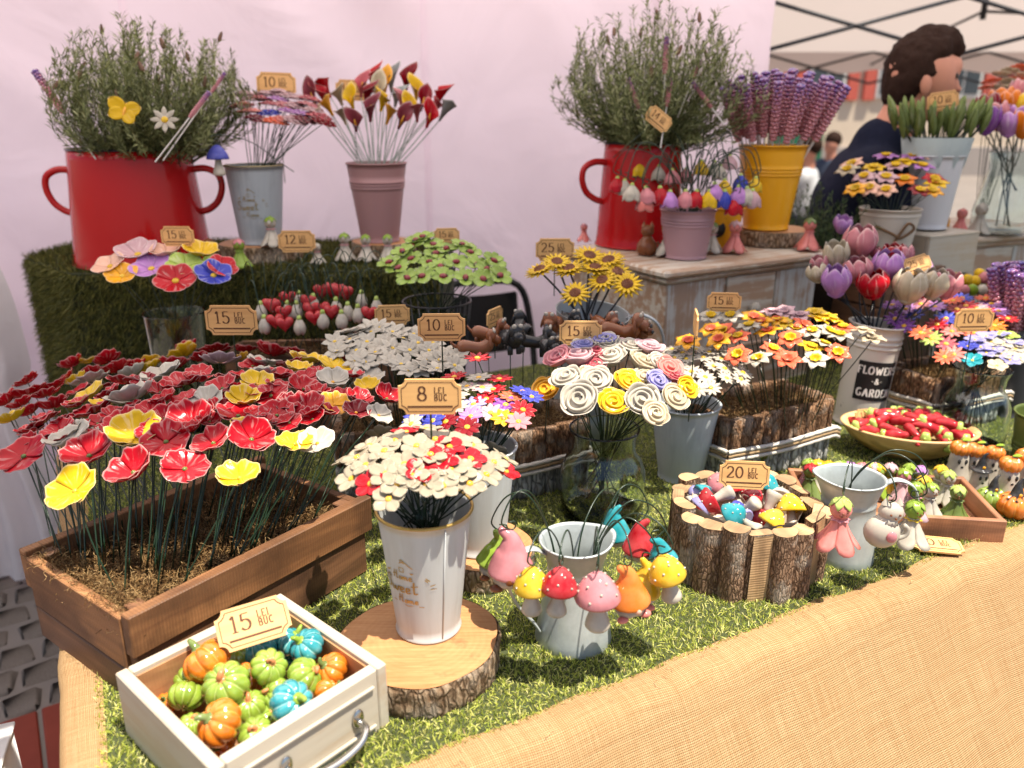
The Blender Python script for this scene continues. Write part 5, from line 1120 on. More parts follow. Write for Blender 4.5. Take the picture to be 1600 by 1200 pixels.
# ============================================================ BARK PLANTERS
def planter(label, M, L, W, H, seed, rope=True, holds=True, low=.06, upm=None, group='bark planters'):
    r = random.Random(seed); root = thing('bark_planter', label, 'planter', group, M); bm1 = upm or bark((.20, .10, .05), (.42, .24, .13), 1.6, .3); wm = bark((.40, .38, .35), (.66, .65, .62), .9)
    for (ln, off, rot, sgn) in ((L, -W/2, 0, -1), (L, W/2, 0, 1), (W, -L/2, pi/2, 1), (W, L/2, pi/2, -1)):
        x = -ln/2; 
        while x < ln/2 - .006:
            w = min(r.uniform(.020, .034), ln/2 - x)
            for z0, z1, mt in ((0, low, wm), (low + .001, H*r.uniform(.97, 1.0), bm1)):
                dz = z1-z0; th = .012; N = 8; rows = []
                for k in range(5):
                    z = z0 + dz*k/4; rows.append([(-w/2 + w*j/N, -(th/2 + .006*sin(pi*j/N)**.6*(1 + .5*noise.noise(Vector((x*90 + j, z*60, seed)))))*1.0, z) for j in range(N+1)] + [(w/2, th/2, z), (-w/2, th/2, z)])
                g = G().grid(rows, None, True); n = len(rows[0]); g.f += [tuple(range(4*n, 5*n)), tuple(range(n))[::-1]]; g.mi += [0, 0]
                cx = x + w/2; Mx = (TR((cx, off, 0)) @ (RZ(pi) if sgn > 0 else Matrix())) if rot == 0 else (TR((off, cx, 0)) @ RZ(-pi/2 if sgn > 0 else pi/2))
                part('bark_slat', g.mesh('bark_slat', mt), root, Mx)
            x += w + .0006
    if rope:
        for dz, rr, cm in ((low - .004, .0042, (.66, .60, .52)), (low + .005, .0038, (.45, .30, .16)), (low + .013, .0042, (.70, .64, .56))):
            e = .016; c = [(-L/2-e, -W/2-e), (L/2+e, -W/2-e), (L/2+e, W/2+e), (-L/2-e, W/2+e), (-L/2-e, -W/2-e)]; pts = []
            for a, b in zip(c[:-1], c[1:]):
                for i in range(30): f = i/30; pts.append((a[0] + (b[0]-a[0])*f, a[1] + (b[1]-a[1])*f, dz + .003*sin(f*6 + a[0]*30)))
            pts.append(pts[0]); N = len(pts); part('rope', G().tube(pts, [rr*(1 + .16*sin(i*2.4)) for i in range(N)], 7, None, False).mesh('rope', matte(cm, .9, .3, 200, .5)), root)
    part('moss_bed', G().grid([[(x*(L/2-.005), y*(W/2-.005), H - .022 + .006*noise.noise(Vector((x*4, y*4, seed)))) for x in [-1 + i/8 for i in range(17)]] for y in [-1 + i/6 for i in range(13)]]).mesh('moss_bed', matte((.05, .028, .012), .95, .5, 60)), root, None, 'stuff')
    strands('moss', root, 1800, lambda rg, n: np.stack([rg.uniform(-L/2+.006, L/2-.006, n), rg.uniform(-W/2+.006, W/2-.006, n), np.full(n, H - .018)], 1), .026, .0011, mossm, seed, 5)
    return root
c0 = Vector((.413, 1.398, 0)); L0, W0 = .262, .14
planter('bark planter of orange and yellow daffodils on a whitewashed base with rope', TR(c0 + E1*(L0/2) + E2*(W0/2)) @ RZ(TAZ - .02), L0, W0, .135, 3)
DF = [(875,470,'Y'),(912,522,'Y'),(765,530,'Y'),(1000,505,'O'),(1000,590,'R'),(1095,610,'W'),(965,410,'W'),(1070,415,'Y'),(1140,480,'Y'),(1205,440,'YY'),(1160,565,'R'),(1245,515,'R'),(1232,610,'C'),(1360,610,'W'),(1340,555,'YY'),(1310,455,'C'),(1345,480,'W'),(1425,482,'W'),(1465,580,'R'),(1360,395,'YY'),(1372,425,'YY'),(1215,390,'P'),(1160,392,'P'),(1270,470,'W'),(1475,500,'W'),(1490,465,'R'),(1050,455,'W'),(1180,430,'Y'),(1405,412,'YY'),(870,412,'W'),(1110,440,'Y'),(930,480,'R'),(1290,410,'P'),(1440,430,'YY'),(1400,540,'W')]
DK = {'Y': ('amber', 'coral', 'yellow daffodil with coral cup'), 'O': ('coral', 'yellow', 'coral daffodil'), 'R': ('coral', 'yellow', 'coral daffodil'), 'W': ('white', 'yellow', 'white daffodil'), 'YY': ('yellow', 'yellow', 'all yellow daffodil'), 'C': ('coral', 'coral', 'all coral daffodil'), 'P': ('palepink', 'palepink', 'pale pink daffodil')}
for kk in ('Y', 'R', 'W', 'YY', 'C', 'P'):
    sel = [r for r in DF if (r[2] if r[2] != 'O' else 'R') == kk]; CNAME['_' + kk] = DK[kk][2].rsplit(' daffodil', 1)[0]
    o = bunch([(x, y, '_' + kk) for x, y, _ in sel], 'rose', (.50, 1.47, .275), .9, .19, (.535, 1.50, 0), .55, .052, lambda c, kk=kk: f_daffodil(DK[kk][0], DK[kk][1]), 'ceramic_daffodil', 'ceramic flower', 'daffodils in the bark planter', 'daffodil', 'in the bark planter' + (' with a coral cup' if kk == 'Y' else ''), q=2.2, cam_pull=.25, footz=.10, jit=.3, flat=(1.48, 540, 1.5))
o = bunch([(380,632,'cream'),(432,680,'cream')], 'tulip', (.66, 1.50, .25), .5, .2, (.62, 1.56, 0), .3, .055, lambda c: f_daffodil('cream', 'cream'), 'ceramic_daffodil', 'ceramic flower', 'daffodils in the bark planter', 'daffodil', 'leaning over the white churn', q=2.2, cam_pull=.2, footz=.10, flat=(1.58, 528, 1.2))
price_tag(1131, 472, 52, '15', 1.56, .13, 'behind the daffodils in front of the white cabinet', yaw=radians(-6))
c1 = Vector((-.11, 1.272, 0)); planter('darker bark planter half hidden behind the front bucket', TR(c1 + E1*.16 + E2*.07) @ RZ(TAZ - .06), .25, .13, .135, 4)
pr_ = on_dome(*Z('rose', 105, 760), .05, 1.35, .25, 1, .2); ro1 = plant_flower('ceramic_rose', 'ceramic flower', None, (.06, 1.36, .1), pr_, (-.3, -.5, .7), .045, f_rose('amber')); ro1['label'] = 'amber yellow rose standing alone at the left of the rose jar'

# ============================================================ SECOND JUG, FLOWER FAIRIES
def doll_parts(skirt, face='white', hat='green', collar=None, flared=True, smile=True):
    collar = collar or skirt
    def mk():
        g = G(); pt = cup_petal(lambda s: .10 + .34*s**1.6, lambda s: .62*(1-s) + .02, lambda s: .62, lambda w: 1 - .25*w*w, .02, 4, 0)
        for i in range(5): solid_sheet(g, pt, 7, 6, .035, RZ(2*pi*i/5))
        g.lathe([(.09, .62), (.16, .40), (.20, .2), (.0001, .12)], 12); return g.mesh('petal_skirt', glaze(skirt, .2))
    def mk2():
        g = G(); pt = flat_petal(.19, .075, 1.3, .6, lambda s: -.03*s)
        for i in range(7): solid_sheet(g, pt, 3, 3, .025, TR((0, 0, .62)) @ RZ(2*pi*i/7))
        return g.mesh('collar', glaze(collar, .2))
    def mk3():
        g = G(); pt = flat_petal(.22, .085, 1.2, .6, lambda s: .06 - .16*s*s, .2)
        for i in range(6): solid_sheet(g, pt, 4, 4, .03, TR((0, 0, .93)) @ RZ(2*pi*i/6))
        g.tube([(0, 0, .93), (.01, 0, 1.0), (.03, 0, 1.04)], [.04, .03, .02], 6); return g.mesh('leaf_hat', glaze(hat, .2))
    out = [('skirt', cached(('dsk', skirt), mk), Matrix()), ('collar', cached(('dcl', collar), mk2), Matrix()), ('head', cached(('dhd', face), lambda: G().ball((0, 0, .79), .195, 14, 10).mesh('doll_head', glaze(face, .25))), Matrix()), ('leaf_hat', cached(('dht', hat), mk3), Matrix())]
    out.append(('face', cached(('dface',), lambda: G().ball((-.07, -.178, .81), .02, 6, 5).ball((.07, -.178, .81), .02, 6, 5).ball((0, -.195, .775), .02, 6, 5).tube([(-.06, -.175, .735), (-.03, -.184, .715), (.03, -.184, .715), (.06, -.175, .735)], .010, 5).mesh('doll_face', glaze('brown'))), Matrix())); return out
def doll(name, label, group, p, h, parts, yaw=0, tilt=None):
    o = thing(name, label, 'ceramic figure', group, TR(p) @ RZ(yaw) @ (tilt or Matrix()))
    for nm, me, M in parts: part(nm, me, o, SC(h) @ M)
    return o
J2 = Vector((.529, 1.135, 0)); jug('galvanised jug at the right with pink fairy and cat hanging from it', J2, .049, .040, .050, .140, radians(172), zinc, .16)
gr = 'charms hanging from the right-hand jug'; m2 = J2 + Vector((0, 0, .130))
def hanging_doll(label, x, y, t, h, parts, lift, yaw=0, side=0):
    top = Q(*Z('tray', x, y), t); M = TR(top) @ RZ(yaw); root = thing('fairy_charm', label, 'hanging ornament', gr, M)
    for nm, me, Mm in parts: part(nm, me, root, TR((0, 0, -h*1.04)) @ SC(h) @ Mm)
    hang_wire(root, M.inverted(), m2, top, lift, .0011, side); return root
hanging_doll('pink petal fairy with a green leaf hat hanging in front of the right-hand jug', 522, 592, 1.12, .078, doll_parts('salmon', 'salmon', 'palegreen', 'pink'), .045, -.15)
cat_t = Q(*Z('tray', 800, 640), 1.15); M = TR(cat_t); ct = thing('cat_charm', 'white ceramic cat with a pink heart hanging right of the jug', 'hanging ornament', gr, M)
part('body', G().ball((-.005, 0, -.044), .026, 16, 10, (1, .8, .95)).ball((.004, 0, -.012), .017, 14, 9, (1.05, .9, .9)).tube([(-.0, 0, -.03), (.0, 0, -.018)], [.016, .013], 10).mesh('cat_body', glaze('white', .2)), ct)
for s in (-1, 1): part('ear', G().lathe([(.006, 0), (.0001, .011)], 8).mesh('cat_ear', glaze('white', .2)), ct, TR((.004 + s*.010, 0, .0)))
part('heart', G().ball((.0, -.021, -.042), .008, 10, 6, (1, .5, 1.1)).mesh('cat_heart', glaze('pink')), ct); part('face', G().ball((-.003, -.0155, -.010), .0018, 6, 4).ball((.010, -.0155, -.010), .0018, 6, 4).ball((.004, -.017, -.015), .0018, 6, 4).mesh('cat_face', glaze('brown')), ct)
part('tail', G().tube(catmull([(.018, 0, -.055), (.03, 0, -.05), (.032, 0, -.04), (.026, 0, -.034)], 3), .004, 7).mesh('cat_tail', glaze('white', .2)), ct); hang_wire(ct, M.inverted(), m2, cat_t, .05)
hanging_doll('white blossom fairy with a yellow collar hanging right of the ceramic cat', 960, 610, 1.2, .072, doll_parts('white', 'green', 'green', 'yellow'), .06, .25)
hanging_doll('green budded fairy hanging above the white blossom fairy', 965, 500, 1.24, .06, doll_parts('palepink', 'green', 'green', 'pink'), .05, .25)

# ============================================================ TRAY OF FAIRIES
tw = wood((.26, .10, .045), (.42, .19, .09), .5); TA = radians(-7); TBR = Vector((.812, 1.172, 0)); TLn, TWd, TH = .315, .175, .043
tc = TBR - Vector((cos(TA), sin(TA), 0))*(TLn/2) + Vector((-sin(TA), cos(TA), 0))*(TWd/2)
tray = thing('wooden_tray', 'shallow brown wooden tray of flower fairies at the right', 'tray', None, TR(tc) @ RZ(TA))
for s in (-1, 1): board('side_board', tray, TR((0, s*(TWd/2 - .005), TH/2)), (TLn, .010, TH), tw); board('end_board', tray, TR((s*(TLn/2 - .005), 0, TH/2 - .0004)) @ RZ(pi/2), (TWd - .021, .010, TH-.001), tw)
board('bottom_board', tray, TR((0, 0, .005)), (TLn - .021, TWd - .021, .005), tw)
TD = [(240,335,'palepink','palepink','palegreen'),(325,330,'white','white','yellow'),(440,300,'green','green','green'),(440,345,'palepink','palepink','palegreen'),(258,400,'pink','palepink','green'),(318,440,'olive','olive','red'),(422,405,'yellow','green','yellow'),(608,315,'pink','salmon','palegreen'),(600,375,'yellow','olive','pink'),(757,375,'yellow','olive','palepink'),(890,400,'green','green','green'),(895,470,'palepink','pink','green'),(970,430,'green','olive','lilac'),(1082,420,'white','white','yellow'),(1150,475,'white','white','palegreen'),(1208,565,'olive','olive','palegreen'),(1005,510,'green','olive','yellow'),(1060,560,'white','white','green'),(740,440,'green','green','yellow'),(680,400,'white','palepink','palepink'),(520,360,'white','white','lilac')]
itemz = []
for x, y, a, b, c in TD:
    px, py = Z('tray', x, y); p = P(px, py, .062); q = Matrix.Rotation(-TA, 4, 'Z') @ (p - tc); q.x = max(-TLn/2+.03, min(TLn/2-.03, q.x)); q.y = max(-TWd/2+.03, min(TWd/2-.03, q.y)); p = tc + RZ(TA) @ Vector((q.x, q.y, .008))
    o = doll('flower_fairy', None, 'flower fairies crowded in the wooden tray', p, .066, doll_parts(a, b, c), random.uniform(-.5, .6), RX(random.uniform(-.1, .1))); itemz.append((o, p, f'{CNAME[a]} skirted'))
    o['_hat'] = CNAME[c]
for k_ in range(1):
    pos_ = {}
    for o, p, c in itemz: pos_.setdefault(c + ' fairy with a ' + o['_hat'] + ' hat', []).append((o, p)); del o['_hat']
    for c, L in pos_.items(): name_bunch([(o, p, c.split(' fairy')[0]) for o, p in L], 'fairy' + c.split(' fairy')[1], 'in the wooden tray')
dl = [(1180, 20), ]
doll('flower_fairy', 'pink hatted green fairy standing behind the 20 LEI tag', 'flower fairies crowded in the wooden tray', P(1187, 745, .0), .06, doll_parts('olive', 'olive', 'palepink'), .1)
doll('flower_fairy', 'little green fairy left of the pink hatted one behind the log basket', 'flower fairies crowded in the wooden tray', P(1150, 742, .0), .055, doll_parts('green', 'green', 'palegreen'), .1)
tg = thing('price_tag', 'wooden price tag reading 20 LEI lying flat on the grass before the tray', 'price tag', 'engraved wooden price tags', TR(P(1463, 851, .013)) @ RZ(radians(-12)) @ RX(radians(-86)))
pl_, en_ = tag_mesh('20'); part('plate', pl_, tg); part('engraving', en_, tg)

# ghosts and witch-hatted pumpkins
def ghost_parts(hat):
    out = [('body', cached(('gbody',), lambda: G().lathe([(.0001, 0), (.30, 0), (.33, .05), (.28, .25), (.22, .50), (.21, .70), (.17, .84), (.0001, .90)], 20, None, lambda th, t: 1 + .10*sin(5*th)*max(0, .5-t)).mesh('ghost_body', glaze('white', .2))), Matrix()),
           ('eyes', cached(('geyes',), lambda: G().ball((-.075, -.20, .66), .04, 8, 6, (1, .5, 1.5)).ball((.075, -.20, .66), .04, 8, 6, (1, .5, 1.5)).ball((0, -.215, .53), .035, 8, 6, (1, .4, .8)).mesh('ghost_eyes', glaze('black'))), Matrix())]
    out += hat_parts(hat, .84, .5); return out
def hat_parts(hat, z, s):
    if hat == 'pumpkin': return [('pumpkin_hat', pumpkin_me('orange'), TR((0, 0, z + .08)) @ SC(s*1.0)), ('hat_leaf', cached(('hleaf',), lambda: f_five('green', 'green', 5, .19)[0][1]), TR((0, 0, z + .29*s + .12)) @ SC(.4) )]
    return [('witch_hat', cached(('witch',), lambda: G().lathe([(.42, -.02), (.44, 0), (.30, .03), (.22, .08), (.18, .25), (.12, .45)], 20).tube(catmull([(0, 0, .40), (.02, 0, .55), (.09, 0, .68), (.18, 0, .72)], 3), [.128, .115, .10, .085, .075, .06, .05, .04, .03, .02], 12).mesh('witch_hat', glaze('black'))), TR((0, 0, z)) @ SC(s*1.3)), ('hat_band', cached(('wband',), lambda: G().ball((0, -.20, .15), .07, 8, 6, (1, .5, 1)).mesh('hat_heart', glaze('amber'))), TR((0, 0, z)) @ SC(s*1.3))]
for x, y, s, hat, lab in ((1185, 520, .074, 'pumpkin', 'leftmost ghost with a pumpkin hat behind the tray corner'), (1275, 520, .070, 'pumpkin', 'second ghost with a pumpkin hat half behind the witch-hatted ghost'), (1385, 530, .068, 'pumpkin', 'ghost with a pumpkin hat at the back of the ghost group'), (1312, 600, .062, 'witch', 'ghost wearing a bent black witch hat'), (1475, 625, .074, 'pumpkin', 'ghost with a pumpkin hat standing right of the tray corner'), (1572, 590, .078, 'pumpkin', 'rightmost ghost under a red-orange pumpkin hat')):
    p = P(*Z('tray', x, y), .0); doll('ceramic_ghost', lab, 'ceramic ghosts beside the tray', p, s*1.1, ghost_parts(hat), -.1)
for x, y, s, c, lab in ((1395, 665, .055, 'green', 'lime pumpkin in a black witch hat near the tray corner'), (1530, 715, .062, 'orange', 'orange pumpkin in a black witch hat at the right edge'), (1590, 640, .05, 'orange', 'small orange pumpkin in a witch hat cut by the picture edge')):
    p = P(*Z('tray', x, y), .0); o = doll('ceramic_pumpkin', lab, 'witch hatted pumpkins beside the tray', p + Vector((0, 0, s*.36)), s, [('pumpkin_body', pumpkin_me(c), Matrix())] + hat_parts('witch', .26, .62), 0)

# ============================================================ CHILLI BOWL
bw = Vector((.825, 1.55, 0)); bowl = thing('wooden_bowl', 'oval pale wooden bowl of red ceramic chillies', 'bowl', None, TR(bw) @ RZ(radians(-14)) @ SC(1.12, .78, 1))
part('bowl_shell', G().lathe([(.0001, .004), (.045, .0), (.05, .0), (.075, .015), (.105, .040), (.118, .060), (.120, .064), (.114, .065), (.108, .058), (.09, .035), (.06, .018), (.0001, .013)], 44).mesh('bowl_shell', wood((.58, .36, .14), (.72, .50, .24), .2)), bowl)
def chilli_parts():
    return [('chilli_body', cached(('chb',), lambda: G().tube(catmull([(0, 0, 0), (.3, 0, .04), (.62, .06, .03), (.9, .2, 0), (1.0, .3, 0)], 3), [.13, .18, .19, .195, .19, .18, .16, .14, .115, .09, .06, .04, .01], 10).mesh('chilli_body', glaze('red', .08))), Matrix()), ('calyx', cached(('chc',), lambda: G().ball((-.03, 0, 0), .21, 10, 6, (.7, 1, 1), None, lambda th, ph: 1 + .2*cos(5*ph)).tube([(-.08, 0, 0), (-.28, .05, .03)], [.05, .035], 6).mesh('chilli_calyx', glaze('palegreen'))), Matrix())]
itemz = []; rc = random.Random(12)
for i in range(38):
    a = i*2.4; f = sqrt((i+.5)/38); p = bw + RZ(radians(-14)) @ Vector((.100*f*cos(a)*1.12, .072*f*sin(a)*.95, .050 + .034*(1-f*f) + rc.uniform(0, .006))); o = thing('ceramic_chilli', None, 'ceramic chilli', 'red ceramic chillies in the oval bowl', TR(p) @ RZ(rc.uniform(0, 6.28)) @ RY(rc.uniform(-.3, .2)) @ TR((-.024, 0, 0)))
    for nm, me, M in chilli_parts(): part(nm, me, o, SC(.052) @ M)
    itemz.append((o, p, 'red'))
name_bunch(itemz, 'ceramic chilli', 'in the oval wooden bowl'); price_tag(1356, 651, 42, '15', 1.70, .05, 'stuck behind the chillies in the oval bowl', yaw=radians(10), tilt=radians(-25), stick=False)

# ============================================================ BACK LEFT: THE TURF STEP
redE = enamel((.42, .003, .005)); blackrim = matte((.02, .015, .018), .25, .1)
def red_pot(label, loc, r0, r1, h, rot, handles=2):
    root = thing('enamel_pot', label, 'enamel pot', 'red enamel milk pots', TR(loc) @ RZ(rot)); pr = [(.0001, .003), (r0*.97, .003), (r0, 0), (r0 + .003, .003), (r0 + .001, .008)]
    pr += [(r0 + (r1-r0)*(i/12)**1.05, .008 + (h-.008)*i/12) for i in range(1, 13)] + [(r1 - .003, h), (r1 - .004, h-.03), (r0*.9, .02), (.0001, .02)]
    part('body', G().lathe(pr, 64).mesh('pot_body', redE), root); part('rim', G().tube([(r1*cos(a), r1*sin(a), h) for a in [2*pi*i/64 for i in range(65)]], .0028, 6, None, False).mesh('pot_rim', blackrim), root)
    part('foot_ring', G().tube([((r0+.001)*cos(a), (r0+.001)*sin(a), .003) for a in [2*pi*i/64 for i in range(65)]], .003, 6, None, False).mesh('pot_foot', redE), root)
    for s in ((-1, 1) if handles == 2 else (-1,)):
        x0 = r0 + (r1-r0)*.80; x1 = r0 + (r1-r0)*.42; part('handle', handle_loop([(s*(x0-.004), 0, h*.82), (s*(x0+.03), 0, h*.825), (s*(x0+.058), 0, h*.77), (s*(x0+.064), 0, h*.66), (s*(x0+.052), 0, h*.54), (s*(x1+.020), 0, h*.465), (s*(x1-.004), 0, h*.44)], .0085, redE, 1.0), root)
    return root
def lavender_plant(name, label, loc, rm, ht, spread, seed, nst=210, cols=None, cat='lavender plant', leaf=.020, per=46, droop=.35, spikes=14, bias=(0, 0), rmax=.21):
    rg = np.random.default_rng(seed); root = thing(name, label, cat, None, TR(loc)); g = G(); V = []; F = []; R_ = []; tips = []
    for s in range(nst):
        a = rg.uniform(0, 2*pi); f = sqrt(rg.random()); b = np.array([rm*.8*f*cos(a), rm*.8*f*sin(a), -.02]); L = ht*rg.uniform(.55, 1.04)*(1 - .12*f*f); out = spread*f*rg.uniform(.6, 2.1)
        d = np.array([cos(a)*out + rg.normal()*.14 + bias[0], sin(a)*out*.9 + rg.normal()*.14 + bias[1], 1.0]); d /= np.linalg.norm(d); pts = []; p = b.copy(); dd = d.copy(); n = 9
        for i in range(n+1):
            pts.append(tuple(p)); dd = dd + np.array([0, 0, (.06 if f < .6 else .03 - .10*droop)]) + rg.normal(size=3)*.085; q_ = math.hypot(p[0] - bias[0]*.5, p[1]); dd = dd - np.array([p[0], p[1], 0])/(q_ + 1e-6)*max(0, q_ - rmax*.62)*3.2 + np.array([0, 0, .03*f]); dd /= np.linalg.norm(dd); p = p + dd*L/n
        g.tube(pts, [.0013 - .0008*i/n for i in range(n+1)], 4, None, False); tips.append((pts[-1], dd.copy()))
        P_ = np.array(pts)
        for k in range(int(per*L/ht)):
            q = rg.uniform(.16, 1.0)*n; i = min(n-1, int(q)); c = P_[i] + (P_[i+1]-P_[i])*(q-i); ax = P_[i+1]-P_[i]; ax /= np.linalg.norm(ax); o = np.cross(ax, rg.normal(size=3)); o /= np.linalg.norm(o) + 1e-9
            ld = o*.75 + ax*.75; ld /= np.linalg.norm(ld); w = np.cross(ld, ax); w /= np.linalg.norm(w) + 1e-9; ll = leaf*rg.uniform(.5, 1.25); k0 = len(V)
            V += [c, c + ld*ll*.5 + w*.0016, c + ld*ll*.5 - w*.0016, c + ld*ll - ax*ll*.12]; F += [(k0, k0+1, k0+2), (k0+1, k0+3, k0+2)]; R_ += [min(1, max(0, rg.normal(.5, .25)))]*4
    part('stems', g.mesh('plant_stems', matte((.10, .12, .05), .7)), root, None, 'stuff')
    part('leaves', np_mesh('plant_leaves', V, F, bladem(cols or ((.05, .060, .020), (.13, .145, .05), (.24, .26, .11), (.42, .42, .22)), .6, .2), R_), root, None, 'stuff')
    sp = cached(('spike',), lambda: G().lathe([(.0001, 0), (.35, .1), (.5, .3), (.42, .6), (.3, .85), (.0001, 1)], 8, None, lambda th, t: 1 + .25*sin(4*th + t*30)).mesh('dry_flower_spike', matte((.16, .09, .06), .9, .4, 3)))
    for i in range(spikes):
        t, d = tips[i*(len(tips)//spikes)]; part('flower_spike', sp, root, TR(t) @ align(d) @ SC(.010, .010, .028))
    return root
@memo
def bead_glaze(): 
    n = NT('lavender_bead'); oi = n.n('ShaderNodeObjectInfo'); z = n.n('ShaderNodeSeparateXYZ'); n.l(n.coords('Object', (1, 1, 1), False), z.inputs[0]); nn = n.noise(n.coords('Object'), 120, 1)
    f = n.math('ADD', n.math('MULTIPLY', z.outputs[2], 6.2), n.math('SUBTRACT', nn, .62)); n.base(n.ramp(f, [(.25, (.46, .17, .19)), (.55, (.30, .10, .18)), (.82, (.14, .06, .24)), (1, (.10, .07, .28))]), .12, 0, .6); return n.m
def bead_stick_me():
    def mk():
        g = G(); N = 15
        for k in range(N):
            r = .0070 if k > 1 else (.004, .0056)[k]
            for j in range(5): a = 2*pi*(j + .5*(k % 2))/5; g.ball((r*cos(a), r*sin(a), k*.0098 + .004), .0054, 7, 5, (1, 1, .95))
        g.tube([(0, 0, 0), (0, 0, N*.0098)], .0055, 6); return g.mesh('lavender_beads', bead_glaze())
    return cached(('beads',), mk)
STK = matte((.62, .58, .55), .5)
def lav_stick(foot, tip, label, group, smat=None, scale=1.0):
    foot = Vector(foot); tip = Vector(tip); d = (tip-foot); L = d.length; root = thing('lavender_stick', label, 'ceramic lavender', group, TR(foot) @ align(d, random.random()))
    hl = .150*scale; part('stem', stem_mesh(smat or STK), root, SC(.0017, .0017, max(.01, L-hl))); part('beads', bead_stick_me(), root, TR((0, 0, L-hl)) @ SC(scale)); return root

P1 = Vector((-.95, 2.07, SHZ + .004)); red_pot('big red enamel pot with two handles on the turf step at the left', P1, .164, .142, .278, radians(8))
P1m = P1 + Vector((.045, 0, .26)); lavender_plant('lavender_plant', 'bushy grey green lavender in the left red enamel pot', P1m, .125, .34, 1.0, 11, 340, per=100, leaf=.025, bias=(.06, 0), rmax=.19)
def stick_at(key, x0, y0, x1, y1, t, foot, label, group=None): 
    top = Q(*Z(key, x1, y1), t); low = Q(*Z(key, x0, y0), t); d = (top-low); L = d.length; foot = top - d.normalized()*(max(L*1.4, (top.z - foot)/max(.25, d.normalized().z)) if d.z > 0 else L*1.6)
    return lav_stick(foot, top, label, group, None, L/.150)
stick_at('left', 265, 470, 140, 290, 1.85, P1m.z, 'lavender bead stick leaning far out left of the red enamel pot'); stick_at('left', 332, 500, 315, 365, 2.0, P1m.z, 'lavender bead stick standing left of the bush above the red pot')
stick_at('left', 790, 490, 875, 380, 1.74, P1m.z, 'brighter lavender bead stick at the right side of the left bush'); stick_at('left', 880, 385, 940, 300, 1.80, P1m.z, 'lavender bead stick behind the brighter one in the left bush')
dq = Q(*Z('left', 688, 500), 1.72); do = plant_flower('ceramic_daisy', 'ceramic flower', None, dq + Vector((.0, .05, -.10)), dq, (.1, -1, .25), .058, f_ring('white', 'yellow', 8, .10, q=.5, cr=.13, streak=.2)); do['label'] = 'single white daisy stuck low in the left lavender bush'
bq = Q(*Z('left', 520, 465), 1.72); bf = thing('ceramic_butterfly', 'yellow ceramic butterfly stuck low in the left lavender bush', 'ceramic butterfly', None, TR(bq) @ RX(radians(78)) @ RZ(-.3))
for s in (-1, 1): part('wing', cached(('wing', s), lambda: solid_sheet(solid_sheet(G(), flat_petal(.040, .017, .9, .6, lambda q: .2*q*.04, .2, .001), 5, 5, .003, (Matrix() if s > 0 else RZ(pi)) @ RZ(.45*s)), flat_petal(.034, .015, .9, .6, lambda q: .2*q*.04, .2, .001), 5, 5, .003, (Matrix() if s > 0 else RZ(pi)) @ RZ(-.55*s)).mesh('butterfly_wing', ceramic('yellow', .5))), bf)
part('body', G().tube([(0, -.018, 0), (0, 0, .002), (0, .018, 0)], [.002, .0038, .002], 8).mesh('butterfly_body', glaze('amber')), bf); part('stem', G().tube([(0, 0, -.002), (0, -.02, -.08)], .0011, 5).mesh('stem_rod', wire()), bf)
bmq = Q(338, 226, 1.90); M = TR(bmq); bm_ = thing('mushroom_charm', 'dark blue ceramic mushroom hanging from a wire right of the left red pot', 'hanging ornament', None, M)
for nm, me, Mm in mushroom_parts('blue', 'white', False): part(nm, me, bm_, SC(.072) @ Mm)
hang_wire(bm_, M.inverted(), (bmq.x + .125, bmq.y + .10, .56), bmq, .03, low=-.02)

gk = limewash((.36, .39, .42), (.25, .27, .29), .35, True); goldd = galv((.34, .27, .14), .5, .45)
log_slice('log_slice', 'log slice on the turf step under the grey motto bucket', (-.655, 2.10, SHZ + .002), .107, .045, 5, .5)
B3 = Vector((-.650, 2.085, SHZ + .048)); fb3 = pail('flower_bucket', 'grey metal Home Sweet Home bucket of pink ruffled flowers on the turf step', 'bucket', B3, .052, .071, .192, gk, goldd, (), None, 'painted metal flower buckets'); script_print(fb3, .052, .071, .192, radians(-90) + .30 - .25, .100, .068, goldd)
log_slice('log_slice', 'log slice on the turf step under the mauve bucket', (-.345, 2.16, SHZ + .002), .085, .040, 6, 1.5)
B4 = Vector((-.352, 2.15, SHZ + .043)); mauve = enamel((.36, .19, .19), .4); pail('flower_bucket', 'dull mauve metal bucket of calla lilies on the turf step', 'bucket', B4, .050, .077, .200, mauve, None, (.70, .735, .77), None, 'painted metal flower buckets')
PF = [(225,195,'palepink'),(215,240,'salmon'),(320,192,'palepink'),(372,215,'lilac'),(410,200,'palepink'),(440,240,'palepink'),(500,240,'pink'),(470,275,'lilac'),(330,272,'blue'),(390,300,'salmon'),(270,292,'maroon'),(540,285,'rose'),(560,308,'crimson'),(290,212,'rose'),(345,235,'rose'),(480,300,'maroon'),(250,265,'salmon'),(420,265,'lilac'),(520,265,'palepink'),(260,215,'palepink'),(455,210,'palepink'),(370,190,'palepink'),(300,305,'maroon'),(355,310,'coral'),(440,305,'palepink'),(400,240,'pink'),(500,215,'rose')]
bunch(PF, 'shelf', (B3.x, B3.y, .715), .9, .5, (B3.x, B3.y, 0), .26, .066, f_carnation, 'ruffled_flower', 'ceramic flower', 'ruffled flowers in the grey motto bucket', 'ruffled flower', 'in the grey motto bucket', q=1.9, cam_pull=.12, footz=B3.z + .08, flat=(2.02, 175, 1.6), mouth=(B3.x, B3.y, B3.z + .19, .064))
